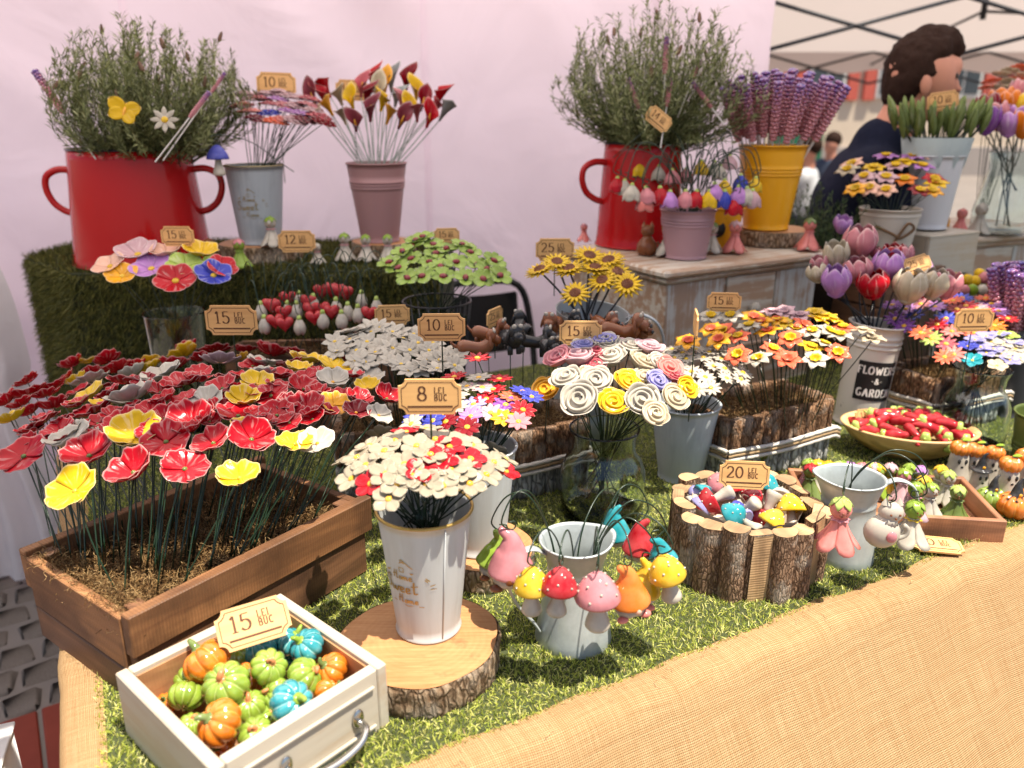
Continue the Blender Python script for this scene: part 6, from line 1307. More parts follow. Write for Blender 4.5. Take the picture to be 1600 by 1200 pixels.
CAL = [(590,185,'red'),(600,262,'amber'),(690,245,'yellow'),(760,290,'maroon'),(805,245,'yellow'),(895,245,'pink'),(925,275,'yellow'),(975,245,'crimson'),(1020,262,'red'),(1055,285,'grey'),(850,165,'grey'),(910,170,'crimson'),(770,165,'red'),(535,235,'maroon'),(640,220,'cream'),(955,200,'yellow'),(1000,315,'red'),(560,290,'cream'),(720,185,'rose'),(865,225,'grey'),(820,185,'amber'),(740,230,'crimson'),(655,300,'cream'),(700,330,'maroon'),(830,300,'amber'),(570,220,'red'),(960,290,'rose'),(880,320,'maroon'),(780,200,'cream'),(1040,230,'red')]
bunch([(x, y + 10, c) for x, y, c in CAL], 'shelf', (B4.x, B4.y, .665), 1.2, .5, (B4.x, B4.y, 0), .24, .066, lambda c: f_calla(c), 'ceramic_calla', 'ceramic flower', 'calla lilies in the mauve bucket', 'calla lily', 'in the mauve bucket', q=2.6, cam_pull=.75, footz=B4.z + .08, jit=.3, stemr=.0014, smat=matte((.30, .34, .30), .5), flat=(2.08, 180, 1.4), mouth=(B4.x, B4.y, B4.z + .198, .070))
price_tag(432, 132, 60, '10', 2.12, .5, 'standing above the pink ruffled flowers', yaw=radians(4), roll=radians(2)); price_tag(551, 141, 52, '15', 2.2, .5, 'standing behind the calla lilies', yaw=radians(4), roll=radians(2))
gr = 'little ceramic angels along the turf step'; yb = SHZ + .012
def on_step(px, py): return P(px, py, yb)
for px, py, h, a, b, c, lab in ((330, 412, .062, 'green', 'green', 'brown', 'green faced fairy in a dark hat at the left end of the turf step row'), (377, 418, .068, 'green', 'green', 'pink', 'green faced fairy in a pink hat left of the first log slice'), (497, 412, .050, 'white', 'white', 'white', 'white petal figure partly behind the 12 LEI tag'), (540, 408, .070, 'white', 'white', 'green', 'first whole white angel right of the 12 LEI tag'), (573, 408, .066, 'white', 'white', 'green', 'second white angel right of the 12 LEI tag'), (607, 408, .066, 'white', 'white', 'green', 'third white angel, rightmost in the step row')):
    doll('ceramic_angel', lab, gr, on_step(px, py), h, doll_parts(a, b, c, 'pink' if a == 'white' else a), 0)
doll('ceramic_angel', 'white angel with flowered skirt on the log slice before the grey bucket', gr, Vector((-.602, 2.015, SHZ + .048)), .074, doll_parts('white', 'white', 'green', 'pink'), .1); 
price_tag(464, 377, 57, '12', 1.90, SHZ, 'before the log slice on the turf step', yaw=radians(3), hfrac=.6)

# ------------------------------------------------------------ below the step
glass_jar('tapered clear glass tumbler holding wide dish flowers', (-.735, 1.70, 0), [(.048, 0), (.052, .004), (.055, .05), (.0600, .19), (.0640, .268), (.0645, .27)])
BFL = [(460,1112,'peach',150),(575,1062,'palepink',165),(632,1122,'lilac',165),(510,1152,'amber',135),(732,1172,'red',165),(695,1065,'peach',140),(772,1112,'palegreen',155),(838,1062,'yellow',140),(890,1150,'blue',150),(925,1118,'red',120)]
bunch(BFL, 'left', (-.735, 1.73, .405), .9, .3, (-.735, 1.70, 0), .16, .075, lambda c: f_bowl5(c, 'yellow', random.randint(0, 1)), 'dish_flower', 'ceramic flower', 'wide dish flowers in the glass tumbler', 'dish flower', 'in the glass tumbler by the red pot', q=3.2, cam_pull=.28, footz=.04, mouth=(-.735, 1.70, .265, .056), flat=(1.70, 415, 1.4))
price_tag(278, 369, 52, '15', 1.72, .2, 'above the dish flowers', yaw=radians(-3)); price_tag(362, 500, 80, '15', 1.42, .12, 'before the dark turf step', yaw=radians(0))
price_tag(613, 492, 54, '15', 1.62, .12, 'right of the hanging hearts', yaw=radians(8)); price_tag(690, 511, 74, '10', 1.28, .12, 'among the white star flowers', yaw=radians(2))
# hearts and snowdrops
hc = thing('wooden_crate', 'dark wooden crate holding the hanging hearts and snowdrops', 'crate', None, TR((-.44, 1.70, 0)) @ RZ(radians(4))); HL, HW, HH = .34, .13, .195
for s in (-1, 1):
    for z in (.032, .096, .160): board('board', hc, TR((0, s*HW/2, z)), (HL, .012, .060), crw2); board('board', hc, TR((s*HL/2, 0, z)) @ RZ(pi/2), (HW - .014, .012, .060), crw2)
part('moss_bed', G().box((0, 0, HH - .022), (HL - .016, HW - .016, .01)).mesh('moss_bed', matte((.05, .028, .012), .95, .5, 60)), hc, None, 'stuff')
strands('moss', hc, 1800, lambda rg, n: np.stack([rg.uniform(-HL/2+.006, HL/2-.006, n), rg.uniform(-HW/2+.006, HW/2-.006, n), np.full(n, HH - .016)], 1), .026, .0011, mossm, 31, 5)
def heart_me():
    def mk():
        g = G(); pts = []
        for i in range(9):
            ph = pi*i/8; row = []
            for j in range(24):
                th = 2*pi*j/24; x = sin(th)**3*.95; z = (13*cos(th) - 5*cos(2*th) - 2*cos(3*th) - cos(4*th))/17; s = sin(ph)**.7; row.append((x*s*.5, -cos(ph)*.26, z*s*.5 - .45))
            pts.append(row)
        return g.grid(pts, None, True).mesh('heart', glaze((.40, .006, .012), .10))
    return cached(('heart',), mk)
def snow_me():
    def mk():
        g = G(); pt = cup_petal(lambda s: .08 + .20*sin(s*pi*.85), lambda s: -.18 - .80*s, lambda s: .95, lambda w: 1 - .25*w*w, .0, 4)
        for i in range(4): solid_sheet(g, pt, 6, 5, .04, RZ(2*pi*i/4))
        return g.mesh('snowdrop_petals', glaze('white', .2))
    return cached(('snow',), mk)
capg = cached(('scap',), lambda: G().lathe([(.0001, 0), (.07, -.02), (.10, -.10), (.11, -.20), (.0001, -.22)], 12).mesh('green_cap', glaze('palegreen')))
SN = [(290,1062),(305,1120),(455,1125),(442,1060),(555,1100),(515,1030),(635,1100),(662,1065),(705,1075),(720,1015),(785,1042),(455,1018),(612,1045),(405,1060)]; HT = [(345,1048),(390,1075),(350,1112),(392,1125),(405,1015),(505,1062),(518,1098),(550,985),(592,978),(592,1072),(548,1060),(655,992),(755,1080),(330,1045),(492,1030),(620,985)]
its = []
for kind, L in (('s', SN), ('h', HT)):
    for x, y in L:
        px, py = Z('shelf', x, y); t = 1.70 - (y-1040)*.0004; top = Q(px, py, t); M = TR(top) @ RZ(random.uniform(-.6, .6)); o = thing('snowdrop_charm' if kind == 's' else 'heart_charm', None, 'hanging ornament', 'hearts and snowdrops nodding before the turf step', M)
        part('bell' if kind == 's' else 'heart', snow_me() if kind == 's' else heart_me(), o, SC(.044 if kind == 's' else .040)); 
        if kind == 's': part('green_cap', capg, o, SC(.05))
        root_p = Vector((max(-.60, min(-.29, top.x + random.uniform(-.04, .04))), 1.70 + random.uniform(-.03, .05), .18)); a = top + Vector((random.choice((-1, 1))*random.uniform(.02, .05), .03, .035 + random.uniform(0, .03)))
        pk = top.lerp(a, .5) + Vector((0, 0, .045)); inv = M.inverted(); part('hanging_wire', G().tube([inv @ p for p in catmull([root_p, Vector((a.x*.7 + root_p.x*.3, a.y, top.z - .03)), a, pk, top + Vector((-.006, 0, .012)), top], 5)], .0010, 5).mesh('hanging_wire', wire()), o)
        its.append((o, top, 'white' if kind == 's' else 'red'))
name_bunch([i for i in its if i[2] == 'white'], 'snowdrop', 'hanging before the turf step'); name_bunch([i for i in its if i[2] == 'red'], 'ceramic heart', 'hanging before the turf step')
# clover bunch in a wire basket
wb = thing('wire_basket', 'tall black wire basket holding the clover bunch', 'basket', None, TR((-.165, 1.72, 0))); g = G()
for i in range(22): a = 2*pi*i/22; g.tube([(.045*cos(a), .045*sin(a), .002), (.075*cos(a), .075*sin(a), .29)], .0016, 5)
part('wires', g.mesh('basket_wires', wire('black')), wb)
for z in (.003, .10, .20, .29): r = .045 + .03*z/.29; part('hoop', G().tube([(r*cos(a), r*sin(a), z) for a in [2*pi*i/32 for i in range(33)]], .0022, 6, None, False).mesh('basket_hoop', wire('black')), wb)
part('lining', G().lathe([(.0001, .004), (.043, .004), (.068, .25), (.070, .25)], 24).mesh('basket_lining', matte((.02, .028, .012), .9)), wb)
CLV = [(985,797),(955,815),(1085,850),(1185,862),(1015,905),(1125,905),(1215,915),(980,965),(1070,965),(1165,972),(1240,975),(1310,962),(935,890),(880,930),(842,908),(900,862),(1285,900),(920,972),(1040,870),(1150,830),(940,840),(1255,935),(1060,925),(1030,830)]
bunch([(x, y, 'palegreen', 112) for x, y in CLV], 'shelf', (-.165, 1.76, .405), 2.4, .28, (-.165, 1.72, 0), .22, .06, lambda c: f_clover(), 'ceramic_clover', 'ceramic flower', 'four-leaf clovers with ladybirds', 'clover', 'in the black wire basket', q=3.6, cam_pull=.25, footz=.10, mouth=(-.165, 1.72, .29, .068), flat=(1.72, 410, 1.5))
price_tag(698, 368, 40, '15', 1.86, .3, 'above the green clovers', yaw=radians(10))
# star flowers
c2_ = Vector((-.20, 1.44, 0)); planter('bark planter hidden under the white star flowers', TR(c2_) @ RZ(TAZ*.5), .26, .13, .13, 7, False)
ED = [(130,345),(200,335),(300,300),(365,345),(232,385),(340,370),(440,450),(530,475),(570,385),(480,385),(245,305),(620,430),(690,455),(650,400),(560,430),(450,330),(500,310),(280,345),(170,372),(320,395),(400,375),(430,305),(700,415),(140,392),(230,432),(270,440),(610,470),(520,350),(335,280),(370,425),(395,440),(665,425),(590,350),(560,470),(480,480),(190,300),(250,290),(300,275),(400,300)]
bunch([(x, y, 'white', 128) for x, y in ED], 'mid', (-.21, 1.46, .30), 1.1, .2, (-.20, 1.44, 0), .55, .05, lambda c: f_ring('white', 'yellow', 6, .155, p=.9, q=.75, cr=.08, streak=.1, lift=.09, cross=.3), 'star_flower', 'ceramic flower', 'white star flowers', 'star flower', 'behind the poppies', q=1.9, cam_pull=.12, footz=.09, jit=.35, flat=(1.40, 550, 1.8))

# ============================================================ SUNFLOWER JUG AND DACHSHUNDS
jz = galv((.45, .48, .49), .4, .45); SJ = Vector((.13, 1.60, 0)); sj = thing('metal_jug', 'tall leaning zinc jug full of sunflowers', 'jug', 'galvanised metal jugs', TR(SJ) @ RY(radians(6)) @ RX(radians(7)))
part('body', G().lathe([(.0001, .003), (.066, .0), (.068, .004), (.060, .10), (.054, .18), (.058, .22), (.074, .305), (.0755, .307), (.072, .305), (.056, .22), (.051, .18), (.064, .006), (.0001, .006)], 48, None, lambda th, t: 1).mesh('jug_body', jz), sj)
part('handle', handle_loop([(.070, 0, .300), (.095, -.01, .315), (.130, -.015, .300), (.150, -.015, .255), (.140, -.01, .20), (.10, 0, .15), (.062, 0, .12)], .007, jz, .45), sj)
SU = [(75,195),(210,192),(300,130),(240,305),(365,245),(395,155),(480,265),(432,205),(150,160),(330,190)]
bunch([(x, y, 'yellow', 158) for x, y in SU], 'rose', (.15, 1.63, .385), 1.5, .3, (.13, 1.60, 0), .2, .07, lambda c: f_ring('yellow', 'brown', 15, .055, p=.95, q=.6, cr=.20, rows=2, bumps=40, lift=.03, streak=.4), 'ceramic_sunflower', 'ceramic flower', 'sunflowers in the zinc jug', 'sunflower', 'in the tall zinc jug', q=2.2, cam_pull=.38, footz=.15, stemr=.0022, smat=wire('black'), jit=.35, mouth=(.152, 1.578, .30, .062), flat=(1.62, 425, 1.1))
price_tag(867, 390, 60, '25', 1.72, .3, 'behind the sunflowers left of the white cabinet', yaw=radians(0)); price_tag(773, 495, 24, '25', 1.62, .2, 'turned sideways above the brown dachshund', yaw=radians(62), w=.062)
@memo
def dogm(c): return glaze(c, .10)
def dog(label, px, py, t, c, yaw, s=1.0, pitch=0.):
    p = Q(px, py, t); o = thing('dachshund', label, 'ceramic dog', 'glazed dachshunds on wires', TR(p) @ RZ(yaw) @ RX(pitch) @ SC(s*.58, s*.8, s*.8)); m = dogm(c)
    part('body', cached(('dgb', c), lambda: G().tube(catmull([(-.050, 0, 0), (-.036, 0, .004), (-.01, 0, .002), (.015, 0, .0), (.036, 0, .006), (.046, 0, .018)], 4), [.006, .011, .014, .0155, .016, .0165, .016, .0155, .015, .0145, .014, .014, .014, .015, .015, .0155, .0155, .0155, .015, .014, .012], 12).mesh('dog_body', m)), o)
    part('head', cached(('dgh', c), lambda: G().ball((.046, 0, .026), .0165, 14, 9, (1, .95, .95)).tube([(.050, 0, .022), (.066, 0, .017), (.074, 0, .015)], [.012, .010, .008], 12).mesh('dog_head', m)), o)
    part('nose', cached(('dgn',), lambda: G().ball((.081, 0, .018), .0045, 8, 6).mesh('dog_nose', glaze('black'))), o)
    e = cached(('dge', c), lambda: G().ball((0, 0, 0), .010, 10, 7, (.5, .35, 1.3)).mesh('dog_ear', m))
    ey = cached(('dgy',), lambda: G().ball((0, 0, 0), .0048, 8, 6).mesh('dog_eye', glaze('white')))
    for q in (-1, 1): part('ear', e, o, TR((.042, q*.0165, .018)) @ RX(q*.3)); part('eye', ey, o, TR((.055, q*.0065, .038)))
    part('tail', cached(('dgt', c), lambda: G().tube(catmull([(-.048, 0, .002), (-.062, 0, .010), (-.070, 0, .018)], 3), [.005, .005, .0045, .004, .0035, .003, .002], 7).mesh('dog_tail', m)), o)
    part('legs', cached(('dgl', c), lambda: (lambda g: [g.tube([(x, y, -.004), (x + .002, y, -.022)], [.0065, .0055], 8) for x in (-.034, .032) for y in (-.009, .009)] and g)(G()).mesh('dog_legs', m)), o)
    part('stem', G().tube([(0, 0, -.01), (.004, 0, -.10), (0, 0, -.16)], .0014/s, 5).mesh('stem_rod', wire()), o)
dog('tan brown dachshund looking up, highest of the left group', 762, 523, 1.48, 'brown', -.3, 1.0); dog('tan brown dachshund stretched out at the far left below the sideways tag', 742, 545, 1.40, 'tan' if 0 else 'brown', .15, 1.05); dog('black dachshund with white dotted eyes right of the brown pair', 797, 532, 1.45, 'black', -1.2, 1.15)
dog('black dachshund with its back turned in the middle of the dog group', 818, 515, 1.55, 'black', 1.9, 1.0); dog('black dachshund lying long left of the 15 LEI tag', 833, 535, 1.5, 'black', -.1, 1.0); dog('black dachshund with big white eyes nearest the lavender roses', 858, 547, 1.42, 'black', -1.3, 1.0)
dog('brown dachshund sitting left behind the 15 LEI tag', 866, 512, 1.55, 'brown', -1.9, 1.15); dog('brown dachshund at the foot of the leaning zinc jug', 968, 520, 1.50, 'brown', -.35, 1.25); dog('brown dachshund peeping above the rose jar tag', 942, 508, 1.55, 'brown', -1.0, 1.0); dog('black dachshund head just above the 15 LEI tag', 890, 502, 1.57, 'black', -1.2, .9); dog('brown dachshund behind the jug handle with white spots for eyes', 993, 522, 1.53, 'brown', -1.0, 1.0)

# ============================================================ THE WHITE CABINET
cabm = limewash((.56, .50, .42), (.30, .14, .06), 1.25, False); cabm2 = limewash((.58, .51, .42), (.34, .18, .09), 1.0, False); cabv = limewash((.52, .50, .46), (.30, .15, .07), 1.1, True)
def cabinet(label, corner, az, Wd, Dp, H, knob=True, nd=1, group='distressed white cabinets'):
    M = TR(corner) @ RZ(az) @ TR((Wd/2, Dp/2, 0)); root = thing('wooden_cabinet', label, 'cabinet', group, M); ov = .028
    part('carcass', cached(('cab', Wd, Dp, H), lambda: G().box((0, 0, H/2 - .005), (Wd - 2*ov, Dp - 2*ov, H - .03), .002).mesh('cabinet_body', cabm, False)), root)
    part('top_board', G().box((0, 0, H - .009), (Wd, Dp, .018), .005).mesh('cabinet_top', cabm2, False), root); part('moulding', G().box((0, 0, H - .026), (Wd - .026, Dp - .026, .015), .005).mesh('cabinet_moulding', cabm, False), root)
    y = -Dp/2 + ov; part('base_moulding', G().box((0, 0, H*.36), (Wd - 2*ov + .022, Dp - 2*ov + .022, .014), .005).mesh('cabinet_base', cabm, False), root); part('plinth', G().box((0, 0, H*.175), (Wd - 2*ov + .012, Dp - 2*ov + .012, H*.35), .003).mesh('cabinet_plinth', cabm, False), root)
    w = Wd - 2*ov; dh = H - .038 - H*.37
    for x0, x1, nm, mt, pr in ((-w/2, -w*.145, 'panel', cabv, .002), (w*.20, w/2, 'panel', cabv, .002), (-w*.135, w*.19, 'drawer_front', cabm2, .006)):
        pp = part(nm, G().box(((x0+x1)/2, y - pr/2 - .0005, H*.375 + dh/2), (x1 - x0 - .003, pr, dh - .004), .0015).mesh('cabinet_panel', mt, False), root)
        if nm == 'drawer_front' and knob: part('knob', G().lathe([(.006, 0), (.006, .008), (.015, .014), (.017, .020), (.013, .026), (.0001, .028)], 20).mesh('drawer_knob', glaze('white', .3)), pp, TR(((x0+x1)/2, y - pr, H*.375 + dh*.52)) @ RX(pi/2))
    return root
CK = Vector((.348, 1.792, 0)); CAZ = math.atan2(.295, .47) - .02; cabinet('distressed white wooden cabinet carrying the right-hand red pot', CK, CAZ, .575, .43, .340)
CT = .342; R2 = Vector((.345, 2.20, CT)); red_pot('red enamel pot with one handle on the white cabinet', R2, .104, .098 - .0, .262, radians(15), 1) if 0 else red_pot('red enamel pot with one handle on the white cabinet', R2, .115, .100, .265, radians(15), 1)
R2m = R2 + Vector((.025, 0, .255)); lavender_plant('lavender_plant', 'taller lavender bush in the red pot on the white cabinet', R2m, .088, .38, 1.1, 23, 330, per=100, leaf=.023)
for x0, y0, x1, y1, t, lab in ((568,485,515,345,1.95,'lavender bead stick leaning left low in the right bush'),(682,330,690,160,1.96,'dark lavender bead stick standing highest in the right bush'),(690,475,712,325,1.90,'bright lavender bead stick upright in the middle of the right bush'),(808,355,845,265,1.95,'lavender bead stick leaning right near the top of the right bush'),(890,480,800,360,1.92,'lavender bead stick crossing diagonally at the right of the right bush')):
    top = Q(*Z('top', x1, y1), t); low = Q(*Z('top', x0, y0), t); d = top-low; lav_stick(low - d.normalized()*(.10 if y0 < 480 else .05), top, lab, None, None, d.length/.150)
tg14 = Q(1029, 186, 1.88); o14 = thing('price_tag', 'tilted wooden price tag reading 14 LEI before the right lavender bush', 'price tag', 'engraved wooden price tags', TR(tg14) @ RZ(radians(8)) @ RY(radians(36)))
pl_, en_ = tag_mesh('14'); s_ = .066/.078; part('plate', pl_, o14, SC(s_, 1, s_)); part('engraving', en_, o14, SC(s_, 1, s_)); part('stem', G().tube([(0, .004, 0), (-.03, .02, -.13)], .0012, 5).mesh('stem_rod', wire()), o14)
log_slice('log_slice', 'thick log slice under the yellow bucket on the white cabinet', (.72, 2.22, CT), .098, .040, 8, .7)
YB = Vector((.690, 2.205, CT + .043)); pail('flower_bucket', 'bright yellow metal bucket of lavender bead sticks', 'bucket', YB, .059, .087, .215, enamel((.85, .40, .01), .25), None, (.66, .70, .74), None, 'painted metal flower buckets')
itz = []
for i in range(40):
    f = sqrt((i+.5)/40); a = i*2.39996; tip = Vector((YB.x + .015 + .170*f*cos(a), YB.y + .13*f*sin(a), .795 - .035*f*f - .012*(sin(a) < 0)*f)); foot = Vector((YB.x + .042*f*cos(a), YB.y + .042*f*sin(a), YB.z + .10)); o = lav_stick(foot, tip, None, 'lavender bead sticks in the yellow bucket'); itz.append((o, tip, 'purple'))
name_bunch(itz, 'bead stick', 'in the yellow bucket')
PB = Vector((.430, 1.985, CT)); pail('flower_bucket', 'small dusty pink bucket ringed with hanging tulip bells', 'bucket', PB, .050, .066, .115, enamel((.42, .24, .26), .4), None, (.70, .76, .82), None, 'painted metal flower buckets')
blk_pot = thing('flower_bucket', 'small yellow bucket with a black round sticker behind the pink bucket', 'bucket', 'painted metal flower buckets', TR((.555, 2.13, CT))); part('body', G().lathe(bucket_profile(.036, .050, .105), 36).mesh('pail_body', enamel((.80, .36, .01), .3)), blk_pot); part('round_sticker', G().lathe([(.0001, 0), (.022, 0), (.022, .001), (.0001, .001)], 20).mesh('sticker', matte((.015, .013, .012), .4)), blk_pot, TR((-.024, -.0375, .055)) @ RZ(-.5) @ RX(pi/2 + .0) @ RX(-.1))
def bell_parts(c):
    def mk():
        g = G(); pt = cup_petal(lambda s: .10 + .33*sin(min(1, s*1.5)*pi/2) + .10*max(0, s-.75)*2, lambda s: -.16 - .80*s, lambda s: .72, lambda w: 1 - .22*w*w, .012, 4)
        for i in range(5): solid_sheet(g, pt, 7, 6, .05, RZ(2*pi*i/5) @ TR((0, 0, .01*(i % 2))))
        return g.mesh('bell_petals', ceramic(c, .35, .5))
    return [('bell', cached(('bell', c), mk), Matrix()), ('green_cap', capg, SC(1.15, 1.15, 1.0))]
BE = [(573,700,'yellow'),(655,718,'white'),(472,770,'red'),(537,800,'white'),(600,842,'salmon'),(660,812,'red'),(707,830,'lilac'),(775,828,'pink'),(827,828,'red'),(882,828,'yellow'),(952,828,'blue'),(1012,808,'lilac'),(1075,825,'palepink'),(715,735,'pink'),(778,730,'pink'),(848,695,'yellow'),(905,698,'white'),(972,670,'palepink'),(905,795,'lilac'),(950,780,'yellow'),(1022,758,'blue'),(1090,770,'yellow'),(997,860,'red'),(505,780,'white'),(1050,815,'white'),(930,715,'white'),(598,812,'pink')]
itz = []; CNAME['salmon'] = 'salmon'
for i, (x, y, c) in enumerate(BE):
    px, py = Z('top', x, y); t = 1.88 if y > 780 else (1.98 if y > 730 else 2.03); top = Q(px, py + 5, t); M = TR(top) @ RZ(i) @ RX(random.uniform(-.15, .15)); o = thing('tulip_bell', None, 'hanging ornament', 'hanging tulip bells round the small pink bucket', M)
    for nm, me, Mm in bell_parts(c): part(nm, me, o, SC(.047 if y > 780 else .043) @ Mm)
    hang_wire(o, M.inverted(), PB + Vector((random.uniform(-.03, .03), random.uniform(-.03, .03), .115)), top, .075 + random.uniform(0, .03), .0013, 0, -.08); itz.append((o, top, CNAME[c]))
name_bunch(itz, 'tulip bell', 'hanging round the small pink bucket')
gr = 'little ceramic figures on the white cabinet'
def on_cab(px, py): return P(px, py, CT)
for px, py, h, a, b, c, lab in ((1042, 400, .082, 'white', 'white', 'green', 'white scalloped angel standing left of the small pink bucket'), (1110, 395, .078, 'white', 'white', 'olive', 'white angel with drawn flowers right of the small pink bucket'), (1141, 366, .080, 'white', 'white', 'red', 'white angel standing behind the pink fairy by the yellow bucket'), (1146, 395, .080, 'salmon', 'salmon', 'palepink', 'pink fairy with spread petals before the log slice'), (1261, 391, .082, 'salmon', 'salmon', 'olive', 'pink fairy at the right end of the white cabinet'), (912, 378, .05, 'salmon', 'salmon', 'pink', 'small pink figure at the far left corner of the cabinet')):
    doll('ceramic_angel', lab, gr, on_cab(px, py), h, doll_parts(a, b, c, 'pink' if b == 'white' else b), 0)
bd = thing('cat_figure', 'brown glazed cat figure standing left on the white cabinet', 'ceramic figure', gr, TR(on_cab(1010, 398)))
part('body', G().lathe([(.0001, 0), (.020, 0), (.027, .012), (.025, .028), (.014, .042), (.011, .048), (.0001, .049)], 18).mesh('cat_body', glaze('brown')), bd); part('head', G().ball((0, 0, .060), .017, 12, 8, (1, .9, .9)).mesh('cat_head', glaze('brown')), bd); part('tail', G().tube(catmull([(.02, 0, .01), (.030, -.01, .02), (.024, -.015, .035)], 3), .003, 6).mesh('cat_tail', glaze('brown')), bd)
for s in (-1, 1): part('ear', G().lathe([(.007, 0), (.0001, .014)], 8).mesh('cat_ear', glaze('brown')), bd, TR((s*.010, 0, .070)))

# ============================================================ RIGHT SIDE
wen = enamel((.68, .62, .54), .25); TC2 = Vector((.800, 1.735, 0)); ch = pail('milk_churn', 'white enamel churn lettered FLOWERS & GARDEN holding big tulips', 'churn', TC2, .052, .056, .235, wen, None, (.80, .85, .90), RY(radians(4)), None, .006)
blkl = matte((.012, .011, .012), .5, .1); g = G(); RL = lambda z: .052 + .004*z/.235 + .0009
g.grid([[(RL(z)*cos(a), RL(z)*sin(a), z) for a in [radians(-90-48) + 1.60*i/20 for i in range(21)]] for z in (.070, .10, .13, .160)]); part('label', g.mesh('churn_label', blkl), ch)
g = G(); a00 = radians(-90) + .0
for wrd, zz, hh in (('FLOWERS', .132, .017), ('-&-', .110, .013), ('GARDEN', .080, .017)):
    st, wd = text_strokes(list(wrd), hh, .14); pen(g, st, hh*.20, hh*.10, lambda x, y, zz=zz, wd=wd: ((RL(zz+y)+.0006)*cos(a00 - .02 + (x - wd/2)/.055), (RL(zz+y)+.0006)*sin(a00 - .02 + (x - wd/2)/.055), zz + y))
part('lettering', g.mesh('churn_lettering', matte((.80, .76, .70), .6, .02), False), ch, label='white lettering reading FLOWERS & GARDEN')
TU = [(360,220,'pink',165),(235,280,'cream',125),(150,300,'pink',90),(140,350,'cream',110),(232,430,'lilac',150),(355,355,'pink',150),(440,440,'red',165),(515,340,'lilac',170),(620,465,'cream',170),(748,440,'cream',155),(830,440,'pink',140),(605,265,'pink',95),(545,250,'red',110),(450,220,'rose',60),(700,340,'lilac',100)]
bunch([(x, y + 6, c, w*1.12) for x, y, c, w in TU], 'tulip', (.85, 1.77, .395), 1.1, .25, (.803, 1.735, 0), .2, .065, lambda c: f_tulip(c, random.randint(0, 1)), 'ceramic_tulip', 'ceramic flower', 'big striped tulips in the white churn', 'tulip', 'in the FLOWERS & GARDEN churn', q=1.6, cam_pull=.12, footz=.12, stemr=.002, smat=wire('black'), mouth=(.812, 1.735, .232, .048), flat=(1.79, 430, .8))
price_tag(1433, 413, 46, '25', 1.74, .25, 'leaning among the big tulips', yaw=radians(8), roll=radians(-14), tilt=radians(-25))
c3 = Vector((.90, 1.70, 0)); planter('whitewashed bark planter behind the chilli bowl', TR(c3 + Vector((.10, .06, 0))) @ RZ(TAZ - .1), .22, .13, .13, 8, True, upm=None); 
RD = [(780,495,'lilac'),(668,540,'blue'),(700,640,'coral'),(790,592,'red'),(840,560,'blue'),(880,462,'coral'),(700,480,'pink'),(872,632,'salmon'),(840,700,'rose'),(832,772,'coral'),(882,758,'salmon'),(1000,640,'coral'),(950,490,'red'),(560,560,'purple'),(545,485,'purple'),(930,445,'blue'),(1005,500,'palepink'),(1090,480,'lilac'),(1105,600,'orange'),(610,600,'purple'),(750,430,'red'),(620,510,'lilac'),(1050,520,'red'),(980,560,'red'),(760,670,'palegreen'),(1130,520,'lilac'),(1180,560,'red'),(900,510,'crimson'),(660,430,'palepink'),(1060,450,'coral')]
bunch([(x, y, c, 125) for x, y, c in RD], 'tulip', (1.03, 1.72, .285), .6, .15, (1.02, 1.78, 0), .5, .06, lambda c: f_ring(c, 'centre', 10, .085, streak=1.0, p=1.1), 'ceramic_daisy', 'ceramic flower', 'coloured daisies behind the chilli bowl', 'striped daisy', 'in the right-hand planter', q=2.0, cam_pull=.4, footz=.09, flat=(1.75, 510, 1.7))
glass_jar('round shouldered glass jar of small blue and white pansies at the right', (.985, 1.60, 0), [(.060, 0), (.066, .006), (.069, .05), (.067, .095), (.057, .118), (.048, .130), (.050, .155), (.056, .172), (.0565, .175)])
PN = [(960,715,'blue'),(985,792,'teal'),(1062,750,'lavender'),(1090,690,'white'),(1150,700,'white'),(1190,790,'lavender'),(1120,822,'cream'),(1222,730,'white'),(1060,660,'lavender'),(1000,680,'lavender'),(1262,710,'white'),(1130,650,'lavender'),(1180,655,'palegreen'),(1210,690,'lavender'),(1030,720,'lavender'),(1150,760,'white'),(1245,780,'white'),(1100,730,'lavender')]
bunch([(x, y, c, 115) for x, y, c in PN], 'tulip', (.99, 1.60, .265), 2.0, .15, (.985, 1.60, 0), .18, .05, lambda c: f_five(c, 'yellow', 5, .21, .5, 1.3, .5, .08, .3, .02, .08, .04, .6), 'ceramic_pansy', 'ceramic flower', 'small pansies in the right glass jar', 'pansy', 'in the round glass jar', q=3.5, cam_pull=.3, footz=.02, mouth=(.985, 1.60, .17, .046), flat=(1.66, 548, 1.5))
price_tag(1521, 500, 62, '10', 1.56, .14, 'above the blue and white pansies', yaw=radians(4))
ob = pail('flower_bucket', 'empty olive green metal bucket at the right edge', 'bucket', (1.062, 1.475, 0), .050, .062, .115, enamel((.10, .13, .03), .35), None, (.35, .40, .45), None, 'painted metal flower buckets')
BU = [(890,335,'yellow'),(960,345,'yellow'),(1025,310,'yellow'),(1052,335,'pink'),(1110,310,'yellow'),(1147,290,'pink'),(1165,380,'yellow'),(1000,352,'yellow'),(940,402,'pink'),(1082,400,'red'),(1140,440,'red'),(1102,370,'white'),(1040,402,'white'),(985,400,'green'),(1200,300,'palepink'),(1230,330,'pink'),(1215,370,'palepink'),(1120,410,'yellow'),(900,380,'rose')]
blkp = pail('flower_bucket', 'dark planter pot under the small yellow and pink buds', 'bucket', (1.20, 2.02, .0), .07, .09, .2, enamel((.06, .05, .05), .4), None, (), None, 'painted metal flower buckets')
